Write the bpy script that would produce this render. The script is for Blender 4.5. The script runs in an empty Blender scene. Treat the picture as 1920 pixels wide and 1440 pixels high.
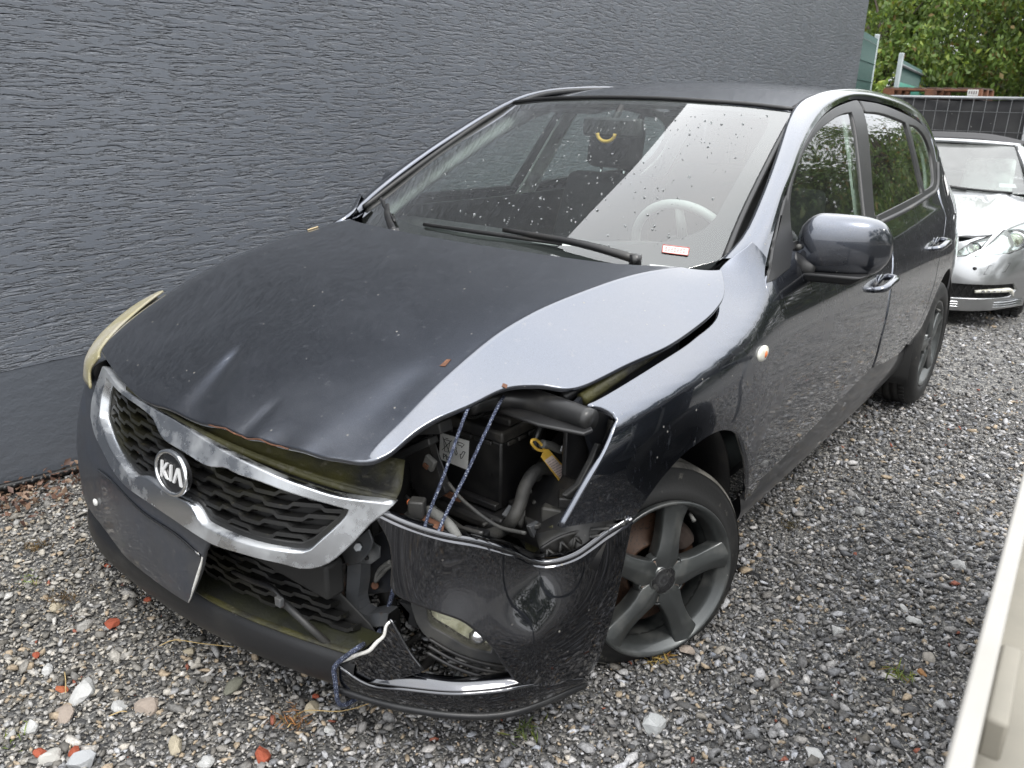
import bpy, bmesh, math, random
import numpy as np
from mathutils import Vector, Matrix, Quaternion
from mathutils.geometry import delaunay_2d_cdt
random.seed(4); RNG=np.random.default_rng(7)
scene=bpy.context.scene; COL=scene.collection
R_=math.radians
# ---------------------------------------------------------------- camera
cd=bpy.data.cameras.new('camera'); cam=bpy.data.objects.new('camera',cd); COL.objects.link(cam)
cd.sensor_width=36; cd.lens=1518.92*36/1920; cd.clip_start=.05; cd.clip_end=400
_yaw,_pitch,_roll=.656873494,.339024944,.0229624329
_f=Vector((-math.sin(_yaw)*math.cos(_pitch),math.cos(_yaw)*math.cos(_pitch),-math.sin(_pitch)))
_r=Vector((math.cos(_yaw),math.sin(_yaw),0)); _u=_r.cross(_f)
_r,_u=_r*math.cos(_roll)+_u*math.sin(_roll),_u*math.cos(_roll)-_r*math.sin(_roll)
cam.matrix_world=Matrix(((_r.x,_u.x,-_f.x,1.57112479),(_r.y,_u.y,-_f.y,-1.65695328),(_r.z,_u.z,-_f.z,1.4043764),(0,0,0,1)))
cd.dof.use_dof=True; cd.dof.focus_distance=2.35; cd.dof.aperture_fstop=7.5
scene.camera=cam
# ---------------------------------------------------------------- overcast sky, soft sun, exposure
SUN_EL,SUN_AZ=R_(58),R_(118)          # azimuth measured from +Y clockwise
world=bpy.data.worlds.new('World'); scene.world=world; world.use_nodes=True
nt=world.node_tree; nt.nodes.clear()
wo=nt.nodes.new('ShaderNodeOutputWorld')
sky=nt.nodes.new('ShaderNodeTexSky'); sky.sky_type='NISHITA'; sky.sun_disc=False
sky.sun_elevation=SUN_EL; sky.sun_rotation=SUN_AZ; sky.dust_density=4; sky.air_density=1.2
bg1=nt.nodes.new('ShaderNodeBackground'); bg1.inputs[1].default_value=.07
nt.links.new(sky.outputs[0],bg1.inputs[0])
tcw=nt.nodes.new('ShaderNodeTexCoord'); nz=nt.nodes.new('ShaderNodeTexNoise'); nz.inputs['Scale'].default_value=2.2; nz.inputs['Detail'].default_value=5
nt.links.new(tcw.outputs['Generated'],nz.inputs['Vector'])
rp=nt.nodes.new('ShaderNodeValToRGB'); rp.color_ramp.elements[0].position=.3; rp.color_ramp.elements[0].color=(.80,.83,.87,1); rp.color_ramp.elements[1].position=.7; rp.color_ramp.elements[1].color=(1,1,1,1)
nt.links.new(nz.outputs[0],rp.inputs[0])
bg2=nt.nodes.new('ShaderNodeBackground'); bg2.inputs[1].default_value=1.3
# standard overcast sky: the zenith brighter than the horizon
sx=nt.nodes.new('ShaderNodeSeparateXYZ'); nt.links.new(tcw.outputs['Generated'],sx.inputs[0])
ov=nt.nodes.new('ShaderNodeMapRange'); ov.inputs['From Min'].default_value=0; ov.inputs['From Max'].default_value=1; ov.inputs['To Min'].default_value=.72; ov.inputs['To Max'].default_value=1.9
nt.links.new(sx.outputs['Z'],ov.inputs[0])
mv=nt.nodes.new('ShaderNodeVectorMath'); mv.operation='SCALE'; nt.links.new(rp.outputs[0],mv.inputs[0]); nt.links.new(ov.outputs[0],mv.inputs['Scale'])
nt.links.new(mv.outputs[0],bg2.inputs[0])
mx=nt.nodes.new('ShaderNodeMixShader'); mx.inputs[0].default_value=.88   # cloud cover
nt.links.new(bg1.outputs[0],mx.inputs[1]); nt.links.new(bg2.outputs[0],mx.inputs[2]); nt.links.new(mx.outputs[0],wo.inputs[0])
sd=bpy.data.lights.new('sun','SUN'); sd.energy=1.0; sd.angle=R_(16); sd.color=(1,.97,.92)
so=bpy.data.objects.new('sun',sd); COL.objects.link(so)
so.rotation_euler=Vector((-math.sin(SUN_AZ)*math.cos(SUN_EL),-math.cos(SUN_AZ)*math.cos(SUN_EL),-math.sin(SUN_EL))).to_track_quat('-Z','Y').to_euler()
scene.view_settings.view_transform='Standard'; scene.view_settings.look='None'; scene.view_settings.gamma=1
scene.view_settings.use_curve_mapping=False; scene.view_settings.exposure=0.98
scene.cycles.max_bounces=10; scene.cycles.transparent_max_bounces=24; scene.cycles.glossy_bounces=5
scene.cycles.caustics_reflective=False; scene.cycles.caustics_refractive=False

# ---------------------------------------------------------------- smooth skins of the car body, metres in car axes
class TPS:
    """smooth surface through scattered control points: w = f(u,v)"""
    def __init__(s,pts,lam=1e-4):
        P=np.array(pts,float);s.c=P[:,:2];w=P[:,2];n=len(P)
        K=s.k(s.c);A=np.zeros((n+3,n+3));A[:n,:n]=K+lam*np.eye(n)
        L=np.c_[np.ones(n),s.c];A[:n,n:]=L;A[n:,:n]=L.T
        s.w=np.linalg.solve(A,np.r_[w,0,0,0])
    def k(s,q):
        d2=((q[:,None,:]-s.c[None])**2).sum(2)
        return .5*d2*np.log(d2+1e-12)
    def __call__(s,u,v):
        u=np.asarray(u,float);v=np.asarray(v,float);sh=u.shape
        q=np.c_[u.ravel(),v.ravel()]
        r=s.k(q)@s.w[:-3]+s.w[-3]+q@s.w[-2:]
        return r.reshape(sh)
def lerp(x,xs,ys): return np.interp(x,xs,ys)
def smooth_interp(x,xs,ys):
    # pchip-like monotone cubic
    x=np.asarray(x,float);xs=np.asarray(xs,float);ys=np.asarray(ys,float)
    h=np.diff(xs);d=np.diff(ys)/h;m=np.empty(len(xs));m[0]=d[0];m[-1]=d[-1]
    for i in range(1,len(xs)-1):
        if d[i-1]*d[i]<=0:m[i]=0
        else:
            w1=2*h[i]+h[i-1];w2=h[i]+2*h[i-1];m[i]=(w1+w2)/(w1/d[i-1]+w2/d[i])
    i=np.clip(np.searchsorted(xs,x)-1,0,len(xs)-2);t=(x-xs[i])/h[i]
    t=np.where(x<xs[0],(x-xs[0])/h[0],t)
    h00=2*t**3-3*t**2+1;h10=t**3-2*t**2+t;h01=-2*t**3+3*t**2;h11=t**3-t**2
    r=h00*ys[i]+h10*h[i]*m[i]+h01*ys[i+1]+h11*h[i]*m[i+1]
    r=np.where(x<xs[0],ys[0]+m[0]*(x-xs[0]),r);r=np.where(x>xs[-1],ys[-1]+m[-1]*(x-xs[-1]),r)
    return r
PZ=[.15,.22,.3,.42,.55,.66,.76,.84,.9,.95,1.0,1.1,1.25,1.36,1.43,1.47]
PX=[.75,.782,.82,.86,.882,.886,.878,.866,.848,.827,.802,.76,.70,.65,.595,.52]
FC_Y=[-.45,-.30,-.15,0,.15,.30,.45];FC_Z=[.745,.775,.800,.825,.855,.900,.97]
def side_x(y,z):
    y=np.asarray(y,float);z=np.asarray(z,float)
    x=smooth_interp(z,PZ,PX)
    # nose taper and tail taper in plan
    f=np.clip(.35-y,0,None);r=np.clip(y-1.3,0,None)
    x=x-.169*f**2-.012*r**2-.15*np.clip(y-2.65,0,None)**2
    # fender shoulder rolls over earlier towards the nose
    t=np.clip((.45-y)/.9,0,1);a=np.clip(z-(.80-.12*t),0,None)
    x=x-t*2.2*a**2
    # sharp shoulder along the front fender, its top leaning in under the hood edge
    zc=smooth_interp(y,FC_Y,FC_Z);d=z-zc;f=np.clip((.46-y)/.22,0,1);f=f*f*(3-2*f)
    x=x-f*.95*.5*(d+np.sqrt(d*d+.010**2))
    return x

def hood_crown(x,y):
    g=smooth_interp(y,[-.84,-.80,-.70,-.50,-.20,.10,.32],[.715,.745,.800,.886,.976,1.024,1.045])
    c=smooth_interp(y,[-.84,-.80,-.72,-.50,-.30,0,.30],[.17,.165,.15,.095,.065,.06,.075])
    return g-c*x*x
_CY=[-.80,-.69,-.63,-.56,-.46,-.36,-.23,-.075,.107,.26];_CX=[.500,.503,.505,.507,.510,.514,.530,.562,.605,.665]
_EX=[.500,.530,.548,.565,.600,.650,.715,.770,.787,.755];_EZ=[.745,.757,.790,.818,.838,.846,.858,.883,.922,.988]
def hood_base(x,y):
    """crowned skin, broken along a sharp crease on the left and falling straight from it to the edge"""
    x=np.asarray(x,float);y=np.asarray(y,float)
    xc=smooth_interp(y,_CY,_CX);xe=smooth_interp(y,_CY,_EX);ze=smooth_interp(y,_CY,_EZ)
    crown=hood_crown(x,y);zc=hood_crown(xc,y)
    k=(ze-zc)/np.maximum(xe-xc,.02)
    flank=zc+k*(x-xc);t=np.clip((x-xc+.012)/.024,0,1);s=t*t*(3-2*t)
    r=np.clip(-x-.50,0,None)
    return np.where(x>xc-.05,crown*(1-s)+flank*s,crown-1.2*r*r)
def hood_z(x,y):
    """hood skin with its crash dents"""
    x=np.asarray(x,float);y=np.asarray(y,float)
    z=hood_base(x,y)
    z=z+.0028*np.sin(41*x+1.2)*np.sin(17*x)*np.exp(-np.clip(y+.785-.25*x*x,0,9)/.022)*(1/(1+np.exp(np.clip((np.abs(x-.16)-.26)*60,-40,40))))
    for (ax,ay,bx,by,w0,w1,h) in HOOD_DENTS:
        dx,dy=bx-ax,by-ay;L2=dx*dx+dy*dy
        t=((x-ax)*dx+(y-ay)*dy)/L2;s_=((x-ax)*dy-(y-ay)*dx)/np.sqrt(L2)
        w=w0+(w1-w0)*np.clip(t,0,1)
        z=z+h*np.exp(-(s_/w)**2)*(1/(1+np.exp(-np.clip((t-.12)*18,-40,40))))*(1/(1+np.exp(np.clip((t-1.25)*10,-40,40))))
    return z
# valley or ridge: start xy, end xy, width at start and end, height
HOOD_DENTS=[(-.0526,-.585,.045,-.80,.010,.048,-.0085),(-.08,-.60,-.02,-.80,.012,.03,.002),(.2108,-.69,.215,-.80,.010,.022,-.0035),(.455,-.47,.440,-.72,.035,.055,-.0028)]
_F=[(0,.61,-.82),(0,.74,-.775),(0,.45,-.842),(0,.3,-.845),(0,.16,-.80),
(.3,.61,-.785),(.3,.74,-.745),(.3,.48,-.805),(.3,.2,-.75),(.5,.62,-.66),(.5,.74,-.655),(.46,.5,-.71),(.46,.2,-.70),
(-.3,.61,-.80),(-.3,.74,-.765),(-.3,.45,-.828),(-.3,.28,-.83),(-.3,.16,-.795),
(-.48,.72,-.722),(-.48,.6,-.758),(-.48,.4,-.79),(-.45,.25,-.80),(-.45,.16,-.785),
(-.62,.72,-.69),(-.62,.6,-.73),(-.62,.4,-.765),(-.62,.2,-.755),(-.74,.72,-.61),(-.74,.55,-.69),(-.74,.4,-.72),(-.74,.2,-.69),
(-.81,.55,-.61),(-.81,.4,-.64),(-.81,.2,-.60),(-.86,.55,-.50),(-.86,.4,-.52),(-.85,.2,-.48)]
_front=TPS(_F,2e-5)
def front_y(x,z): return _front(x,z)
CC=(.30,-.05)
_C=[]
for z_,L_ in ((.63,[(.45,-.69),(.60,-.57),(.71,-.44),(.79,-.33),(.835,-.24)]),(.46,[(.45,-.705),(.60,-.585),(.705,-.425),(.79,-.33),(.838,-.24)]),
  (.32,[(.46,-.71),(.62,-.62),(.74,-.47),(.80,-.34),(.838,-.235)]),(.14,[(.45,-.70),(.60,-.638),(.705,-.54),(.775,-.38),(.805,-.27)])):
    for (x_,y_) in L_: _C.append((math.atan2(x_-CC[0],-(y_-CC[1])),z_,math.hypot(x_-CC[0],y_-CC[1])))
_corner=TPS(_C,5e-4)
def corner_p(th,z,off=0):
    r=_corner(th,z)-off
    return np.stack([CC[0]+r*np.sin(th),CC[1]-r*np.cos(th),z+0*r],-1)
_W=[(0,1.41,1.045),(0,1.2,.575),(0,1.0,.145)]
for a in (-1,1): _W+=[(a*.3,1.405,1.055),(a*.575,1.385,1.10),(a*.64,1.2,.715),(a*.35,1.2,.605),(a*.70,1.02,.40),(a*.35,1.0,.19)]
_wind=TPS(_W,2e-5)
def wind_y(x,z): return _wind(x,z)
_R=[(0,1.045,1.41),(0,1.5,1.472),(0,2.2,1.476),(0,3.05,1.395)]
for a in (-1,1): _R+=[(a*.3,1.055,1.405),(a*.575,1.10,1.385),(a*.30,1.5,1.464),(a*.555,1.5,1.435),(a*.3,2.2,1.468),(a*.56,2.2,1.44),(a*.3,3.05,1.385),(a*.55,2.95,1.35)]
_roof=TPS(_R,2e-5)
def roof_z(x,y): return _roof(x,y)

# ---------------------------------------------------------------- helpers
def tag(o,label=None,cat=None,group=None,kind=None):
    if label:o['label']=label
    if cat:o['category']=cat
    if group:o['group']=group
    if kind:o['kind']=kind
    return o
def empty(name,loc=(0,0,0),label=None,cat=None,group=None):
    o=bpy.data.objects.new(name,None);COL.objects.link(o);o.location=loc;o.empty_display_size=.1
    return tag(o,label,cat,group)
def link(name,me,m,parent=None):
    o=bpy.data.objects.new(name,me);COL.objects.link(o)
    for x in (m if isinstance(m,(list,tuple)) else [m]): me.materials.append(x)
    if parent is not None:o.parent=parent
    return o
def copy_tree(o,parent=None):
    c=o.copy();COL.objects.link(c)
    if parent is not None:c.parent=parent
    for ch in list(o.children):copy_tree(ch,c)
    return c
def cr(P,n,closed=False):
    """points along a Catmull-Rom curve"""
    P=np.array(P,float)
    if len(P)<3 and not closed:
        t=np.linspace(0,1,n)[:,None];return P[0]*(1-t)+P[-1]*t
    if closed:Q=np.vstack([P[-1],P,P[0],P[1]])
    else:Q=np.vstack([2*P[0]-P[1],P,2*P[-1]-P[-2]])
    m=len(Q)-3;d=np.linalg.norm(np.diff(Q[1:-1],axis=0),axis=1);c=np.r_[0,np.cumsum(d)]
    s=np.linspace(0,c[-1],n,endpoint=not closed);i=np.clip(np.searchsorted(c,s,side='right')-1,0,m-1)
    t=((s-c[i])/np.maximum(d[i],1e-9))[:,None]
    a,b,e,f=Q[i],Q[i+1],Q[i+2],Q[i+3]
    return .5*((2*b)+(e-a)*t+(2*a-5*b+4*e-f)*t**2+(3*b-a-3*e+f)*t**3)
def outline(P,res,sharp=40,smooth=True):
    """closed 2D outline resampled, curved between its sharp corners"""
    P=np.array(P,float);n=len(P)
    ang=[]
    for i in range(n):
        a=P[i]-P[i-1];b=P[(i+1)%n]-P[i]
        ang.append(abs(math.degrees(math.atan2(a[0]*b[1]-a[1]*b[0],a@b))))
    cs=[i for i in range(n) if ang[i]>sharp]
    if not smooth:cs=list(range(n))
    if not cs:
        L=np.linalg.norm(np.diff(np.vstack([P,P[:1]]),axis=0),axis=1).sum();return cr(P,max(8,int(L/res)),True)
    out=[]
    for k,i in enumerate(cs):
        j=cs[(k+1)%len(cs)]
        seg=[P[i]];q=(i+1)%n
        while True:
            seg.append(P[q])
            if q==j:break
            q=(q+1)%n
        L=np.linalg.norm(np.diff(np.array(seg),axis=0),axis=1).sum()
        out.append(cr(seg,max(2,int(L/res)+2))[:-1])
    return np.vstack(out)
def inside(q,P):
    x,y=q[:,0],q[:,1];r=np.zeros(len(q),bool);n=len(P)
    for i in range(n):
        a,b=P[i],P[i-1]
        c=((a[1]>y)!=(b[1]>y));
        with np.errstate(divide='ignore',invalid='ignore'):
            xi=(b[0]-a[0])*(y-a[1])/(b[1]-a[1])+a[0]
        r^=c&(x<xi)
    return r
def dist_to(q,P):
    d=np.full(len(q),9.)
    for i in range(len(P)):
        a,b=P[i-1],P[i];ab=b-a;t=np.clip(((q-a)@ab)/max(ab@ab,1e-12),0,1)
        d=np.minimum(d,np.linalg.norm(q-(a+t[:,None]*ab),axis=1))
    return d
def panel(name,fn,out,mat,parent,res=.03,thick=.012,holes=(),smooth=True,mirror=False,c=None,rim=.003,sharp=40,aspect=1.0,lines=()):
    """a sheet cut to an outline out of the smooth surface fn(u,v), with a rounded folded edge"""
    loops=[outline(out,res,sharp,smooth)]+[outline(h,res,sharp,smooth) for h in holes]
    A=loops[0];lo,hi=A.min(0),A.max(0)
    gx=np.arange(lo[0]+res/2,hi[0],res*aspect);gy=np.arange(lo[1]+res/2,hi[1],res)
    G=np.stack(np.meshgrid(gx,gy),-1).reshape(-1,2)
    if len(G):
        m=inside(G,A)
        for h in loops[1:]:m&=~inside(G,h)
        G=G[m]
        for l in loops:
            if len(G):G=G[dist_to(G,l)>res*.45]
    for l in lines:
        G=G[np.min(np.linalg.norm(G[:,None]-l[None],axis=2),axis=1)>res*.5]
    lines=[l[inside(l,A)&(dist_to(l,A)>res*.3)] for l in lines]
    V=np.vstack(loops+list(lines)+[G]) if len(G) else np.vstack(loops)
    E=[];k=0
    for l in loops:
        n=len(l);E+=[(k+i,k+(i+1)%n) for i in range(n)];k+=n
    for l in lines:
        E+=[(k+i,k+i+1) for i in range(len(l)-1)];k+=len(l)
    r=delaunay_2d_cdt([Vector(v) for v in V],E,[],0,1e-6)
    V2=np.array([tuple(v) for v in r[0]]);F=[tuple(f) for f in r[2]]
    cen=np.array([V2[list(f)].mean(0) for f in F]);ok=inside(cen,A)
    for h in loops[1:]:ok&=~inside(cen,h)
    F=[f for f,o in zip(F,ok) if o]
    P=fn(V2[:,0],V2[:,1]);e=1e-3
    du=(fn(V2[:,0]+e,V2[:,1])-fn(V2[:,0]-e,V2[:,1]));dv=(fn(V2[:,0],V2[:,1]+e)-fn(V2[:,0],V2[:,1]-e))
    N=np.cross(du,dv);N/=np.linalg.norm(N,axis=1)[:,None]+1e-12
    if c is None:
        C=np.stack([0*P[:,0],np.clip(P[:,1],-.1,2.6),.5+0*P[:,0]],1)
    else:C=np.array(c)[None]
    if ((P-C)*N).sum()<0:N=-N
    # orient faces
    F2=[]
    for f in F:
        a,b,d=P[f[0]],P[f[1]],P[f[2]]
        F2.append(f if np.cross(b-a,d-a)@N[f[0]]>0 else f[::-1])
    verts=[tuple(p) for p in P];nor=[tuple(x) for x in N];faces=list(F2)
    # rims: boundary edges of the kept triangles
    cnt={}
    for f in F2:
        for i in range(len(f)):
            a,b=f[i],f[(i+1)%len(f)]
            if (b,a) in cnt:cnt.pop((b,a))
            else:cnt[(a,b)]=1
    tang={}
    for a,b in cnt:
        d=P[b]-P[a];t=np.cross(d,N[a]);t/=np.linalg.norm(t)+1e-12
        for v in(a,b):tang[v]=tang.get(v,0)+t
    r1,r2={},{}
    for v,t in tang.items():
        t=t/(np.linalg.norm(t)+1e-12);n=N[v]
        r1[v]=len(verts);verts.append(tuple(P[v]+t*rim-n*rim));q=n+t*1.2;nor.append(tuple(q/np.linalg.norm(q)))
        r2[v]=len(verts);verts.append(tuple(P[v]+t*rim-n*thick));nor.append(tuple(t))
    for a,b in cnt:
        faces.append((b,a,r1[a],r1[b]));faces.append((r1[b],r1[a],r2[a],r2[b]))
    if mirror:
        verts=[(-x,y,z) for x,y,z in verts];nor=[(-x,y,z) for x,y,z in nor];faces=[f[::-1] for f in faces]
    me=bpy.data.meshes.new(name);me.from_pydata(verts,[],faces);me.update()
    me.polygons.foreach_set('use_smooth',[True]*len(me.polygons))
    try: me.normals_split_custom_set_from_vertices(nor)
    except Exception: pass
    return link(name,me,mat,parent)
def grid_obj(name,G,mat,parent=None,solid=0,smooth=True,closed_u=False):
    """G[i][j] -> xyz as one sheet"""
    G=np.array(G,float);n,m=G.shape[:2]
    f=[]
    for i in range(n-(0 if closed_u else 1)):
        for j in range(m-1):
            i2=(i+1)%n;f.append((i*m+j,i2*m+j,i2*m+j+1,i*m+j+1))
    me=bpy.data.meshes.new(name);me.from_pydata([tuple(p) for p in G.reshape(-1,3)],[],f);me.update()
    if smooth:me.polygons.foreach_set('use_smooth',[True]*len(me.polygons))
    o=link(name,me,mat,parent)
    if solid:
        s=o.modifiers.new('solid','SOLIDIFY');s.thickness=solid;s.offset=0
    return o
def loft(name,curves,mat,parent=None,n=24,m=8,solid=0,mirror=False,smooth=True):
    C=np.array([cr(c,n) for c in curves])          # k x n x 3
    if len(C)>2:
        G=np.array([cr(C[:,i],m) for i in range(n)])
    else:
        t=np.linspace(0,1,m)[None,:,None];G=C[0][:,None]*(1-t)+C[1][:,None]*t
    if mirror:G=G*np.array([-1,1,1])
    return grid_obj(name,G,mat,parent,solid,smooth)
class MB:
    """collects primitives into ONE mesh"""
    def __init__(s):s.v=[];s.f=[];s.sm=[]
    def add(s,V,F,smooth=False):
        k=len(s.v);s.v+=[tuple(map(float,p)) for p in V];s.f+=[tuple(k+i for i in f) for f in F];s.sm+=[smooth]*len(F);return s
    def box(s,c,d,rot=None,b=0):
        c=np.array(c,float);d=np.array(d,float)/2
        M=np.eye(3) if rot is None else np.array(rot)
        if b:
            V=[];h=d-b
            for sx in(-1,1):
                for sy in(-1,1):
                    for sz in(-1,1):
                        for k in range(3):
                            p=np.array([sx,sy,sz])*h;p[k]+=b*np.array([sx,sy,sz])[k];V.append(c+M@p)
            from mathutils import Vector as _V
            bm=bmesh.new()
            for p in V:bm.verts.new(p)
            bmesh.ops.convex_hull(bm,input=bm.verts);bm.verts.index_update()
            s.add([v.co for v in bm.verts],[[v.index for v in f.verts] for f in bm.faces]);bm.free();return s
        V=[c+M@(np.array(q)*d) for q in((-1,-1,-1),(1,-1,-1),(1,1,-1),(-1,1,-1),(-1,-1,1),(1,-1,1),(1,1,1),(-1,1,1))]
        return s.add(V,[(0,3,2,1),(4,5,6,7),(0,1,5,4),(1,2,6,5),(2,3,7,6),(3,0,4,7)])
    def hexa(s,V):
        """8 corners: bottom 4, top 4"""
        return s.add(V,[(0,3,2,1),(4,5,6,7),(0,1,5,4),(1,2,6,5),(2,3,7,6),(3,0,4,7)])
    def tube(s,P,r,n=8,smooth=True,spl=0,closed=False,cap=True):
        P=np.array(P,float)
        if spl:P=cr(P,spl,closed)
        m=len(P);rr=np.broadcast_to(np.array(r,float),(m,)) if np.ndim(r)==0 else np.interp(np.linspace(0,1,m),np.linspace(0,1,len(r)),r)
        T=np.gradient(P,axis=0) if not closed else np.roll(P,-1,0)-np.roll(P,1,0)
        T/=np.linalg.norm(T,axis=1)[:,None]+1e-12
        up=np.array([0,0,1.]) if abs(T[0][2])<.9 else np.array([1.,0,0])
        a=np.cross(T[0],up);a/=np.linalg.norm(a);V=[]
        for i in range(m):
            a=a-T[i]*(a@T[i]);a/=np.linalg.norm(a)+1e-12;b=np.cross(T[i],a)
            for k in range(n):
                t=2*math.pi*k/n;V.append(P[i]+rr[i]*(math.cos(t)*a+math.sin(t)*b))
        F=[]
        for i in range(m if closed else m-1):
            for k in range(n):
                j=(i+1)%m;F.append((i*n+k,i*n+(k+1)%n,j*n+(k+1)%n,j*n+k))
        if cap and not closed:F+=[tuple(range(n))[::-1],tuple((m-1)*n+k for k in range(n))]
        return s.add(V,F,smooth)
    def cyl(s,a,b,r,n=16,r2=None):
        return s.tube([a,b],[r,r if r2 is None else r2],n)
    def lathe(s,prof,n=48,o=(0,0,0),ax=(1,0,0),smooth=True,closed=False):
        """prof: (along axis, radius)"""
        ax=np.array(ax,float);ax/=np.linalg.norm(ax);u=np.cross(ax,[0,0,1.])
        if np.linalg.norm(u)<.1:u=np.array([0,1.,0])
        u/=np.linalg.norm(u);w=np.cross(u,ax);o=np.array(o,float);V=[];F=[];m=len(prof)
        for k in range(n):
            t=2*math.pi*k/n
            for (x,r) in prof:V.append(o+ax*x+r*(math.cos(t)*u+math.sin(t)*w))
        for k in range(n):
            for i in range(m-(0 if closed else 1)):
                j=(k+1)%n;i2=(i+1)%m;F.append((k*m+i,k*m+i2,j*m+i2,j*m+i))
        return s.add(V,F,smooth)
    def prism(s,P,vec):
        """planar outline P (3D) pushed along vec"""
        P=np.array(P,float);v=np.array(vec,float);n=len(P)
        bm=bmesh.new();vs=[bm.verts.new(p) for p in P];bm.faces.new(vs)
        bmesh.ops.triangulate(bm,faces=bm.faces[:]);bm.verts.index_update()
        T=[[x.index for x in f.verts] for f in bm.faces];bm.free()
        V=np.vstack([P,P+v]);F=T+[[i+n for i in t[::-1]] for t in T]+[(i,i+n,(i+1)%n+n,(i+1)%n) for i in range(n)]
        return s.add(V,F)
    def ball(s,c,r,n=10,m=6,sc=(1,1,1)):
        V=[];F=[]
        for i in range(m+1):
            t=math.pi*i/m
            for k in range(n):
                p=2*math.pi*k/n;V.append((c[0]+sc[0]*r*math.sin(t)*math.cos(p),c[1]+sc[1]*r*math.sin(t)*math.sin(p),c[2]+sc[2]*r*math.cos(t)))
        for i in range(m):
            for k in range(n):F.append((i*n+k,(i+1)*n+k,(i+1)*n+(k+1)%n,i*n+(k+1)%n))
        return s.add(V,F,True)
    def build(s,name,mat,parent=None,bevel=0,fix=True):
        me=bpy.data.meshes.new(name);me.from_pydata(s.v,[],s.f);me.update()
        if fix:
            bm=bmesh.new();bm.from_mesh(me);bmesh.ops.recalc_face_normals(bm,faces=bm.faces[:]);bm.to_mesh(me);bm.free()
        if len(me.polygons)==len(s.sm):me.polygons.foreach_set('use_smooth',s.sm)
        o=link(name,me,mat,parent)
        if bevel:
            b=o.modifiers.new('bevel','BEVEL');b.width=bevel;b.segments=2;b.limit_method='ANGLE';b.angle_limit=R_(35)
            me.polygons.foreach_set('use_smooth',[True]*len(me.polygons))
            try:
                me.set_sharp_from_angle(angle=R_(40))
            except Exception:pass
        return o
def rotz(a):c,s=math.cos(a),math.sin(a);return np.array([[c,-s,0],[s,c,0],[0,0,1]])
def rotx(a):c,s=math.cos(a),math.sin(a);return np.array([[1,0,0],[0,c,-s],[0,s,c]])
def roty(a):c,s=math.cos(a),math.sin(a);return np.array([[c,0,s],[0,1,0],[-s,0,c]])
def frame(ex,ey):
    ex=np.array(ex,float);ex/=np.linalg.norm(ex);ey=np.array(ey,float);ey-=ex*(ex@ey);ey/=np.linalg.norm(ey)
    return np.stack([ex,ey,np.cross(ex,ey)],1)
def text(name,body,size,o,ex,ey,mat,parent=None,depth=.0006,align='CENTER'):
    """lettering standing on a surface: o origin, ex reading direction, ey up"""
    cu=bpy.data.curves.new(name,'FONT');cu.body=body;cu.size=size;cu.extrude=depth;cu.align_x=align;cu.align_y='CENTER';cu.resolution_u=3
    t=bpy.data.objects.new(name,cu);COL.objects.link(t)
    me=bpy.data.meshes.new_from_object(t.evaluated_get(bpy.context.evaluated_depsgraph_get()))
    bpy.data.objects.remove(t);bpy.data.curves.remove(cu)
    M=frame(ex,ey);me.transform(Matrix([[*M[0],o[0]],[*M[1],o[1]],[*M[2],o[2]],[0,0,0,1]]));me.materials.clear()
    me.name=name;return link(name,me,mat,parent)
# ---------------------------------------------------------------- materials
def nodes(name):
    m=bpy.data.materials.new(name);m.use_nodes=True;t=m.node_tree
    return m,t,t.nodes['Principled BSDF'],t.nodes['Material Output']
def N(t,k,**kw):
    n=t.nodes.new(k)
    for a,b in kw.items():
        if a in n.inputs:n.inputs[a].default_value=b
        else:setattr(n,a,b)
    return n
def ramp(t,src,stops):
    r=t.nodes.new('ShaderNodeValToRGB');e=r.color_ramp.elements
    while len(e)<len(stops):e.new(.5)
    for x,(p,c) in zip(e,stops):
        x.position=p;x.color=(c,c,c,1) if np.ndim(c)==0 else (*c,1)
    t.links.new(src,r.inputs[0]);return r
def noise(t,vec,scale,detail=6,rough=.55,dist=0):
    n=N(t,'ShaderNodeTexNoise');n.inputs['Scale'].default_value=scale;n.inputs['Detail'].default_value=detail;n.inputs['Roughness'].default_value=rough;n.inputs['Distortion'].default_value=dist
    t.links.new(vec,n.inputs['Vector']);return n
def mixc(t,f,a,b,mode='MIX'):
    n=t.nodes.new('ShaderNodeMix');n.data_type='RGBA';n.blend_type=mode
    for s,x in((n.inputs[0],f),(n.inputs[6],a),(n.inputs[7],b)):
        if hasattr(x,'links') or hasattr(x,'is_linked'):t.links.new(x,s)
        else:s.default_value=x if np.ndim(x)==0 else (*x,1)[:4]
    return n.outputs[2]
def mapping(t,vec,scale=(1,1,1),rot=(0,0,0),loc=(0,0,0)):
    m=N(t,'ShaderNodeMapping');m.inputs['Scale'].default_value=scale;m.inputs['Rotation'].default_value=rot;m.inputs['Location'].default_value=loc
    t.links.new(vec,m.inputs[0]);return m.outputs[0]
def bump(t,p,h,strength,dist):
    b=N(t,'ShaderNodeBump');b.inputs['Strength'].default_value=strength;b.inputs['Distance'].default_value=dist
    t.links.new(h,b.inputs['Height']);t.links.new(b.outputs[0],p.inputs['Normal']);return b
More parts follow.
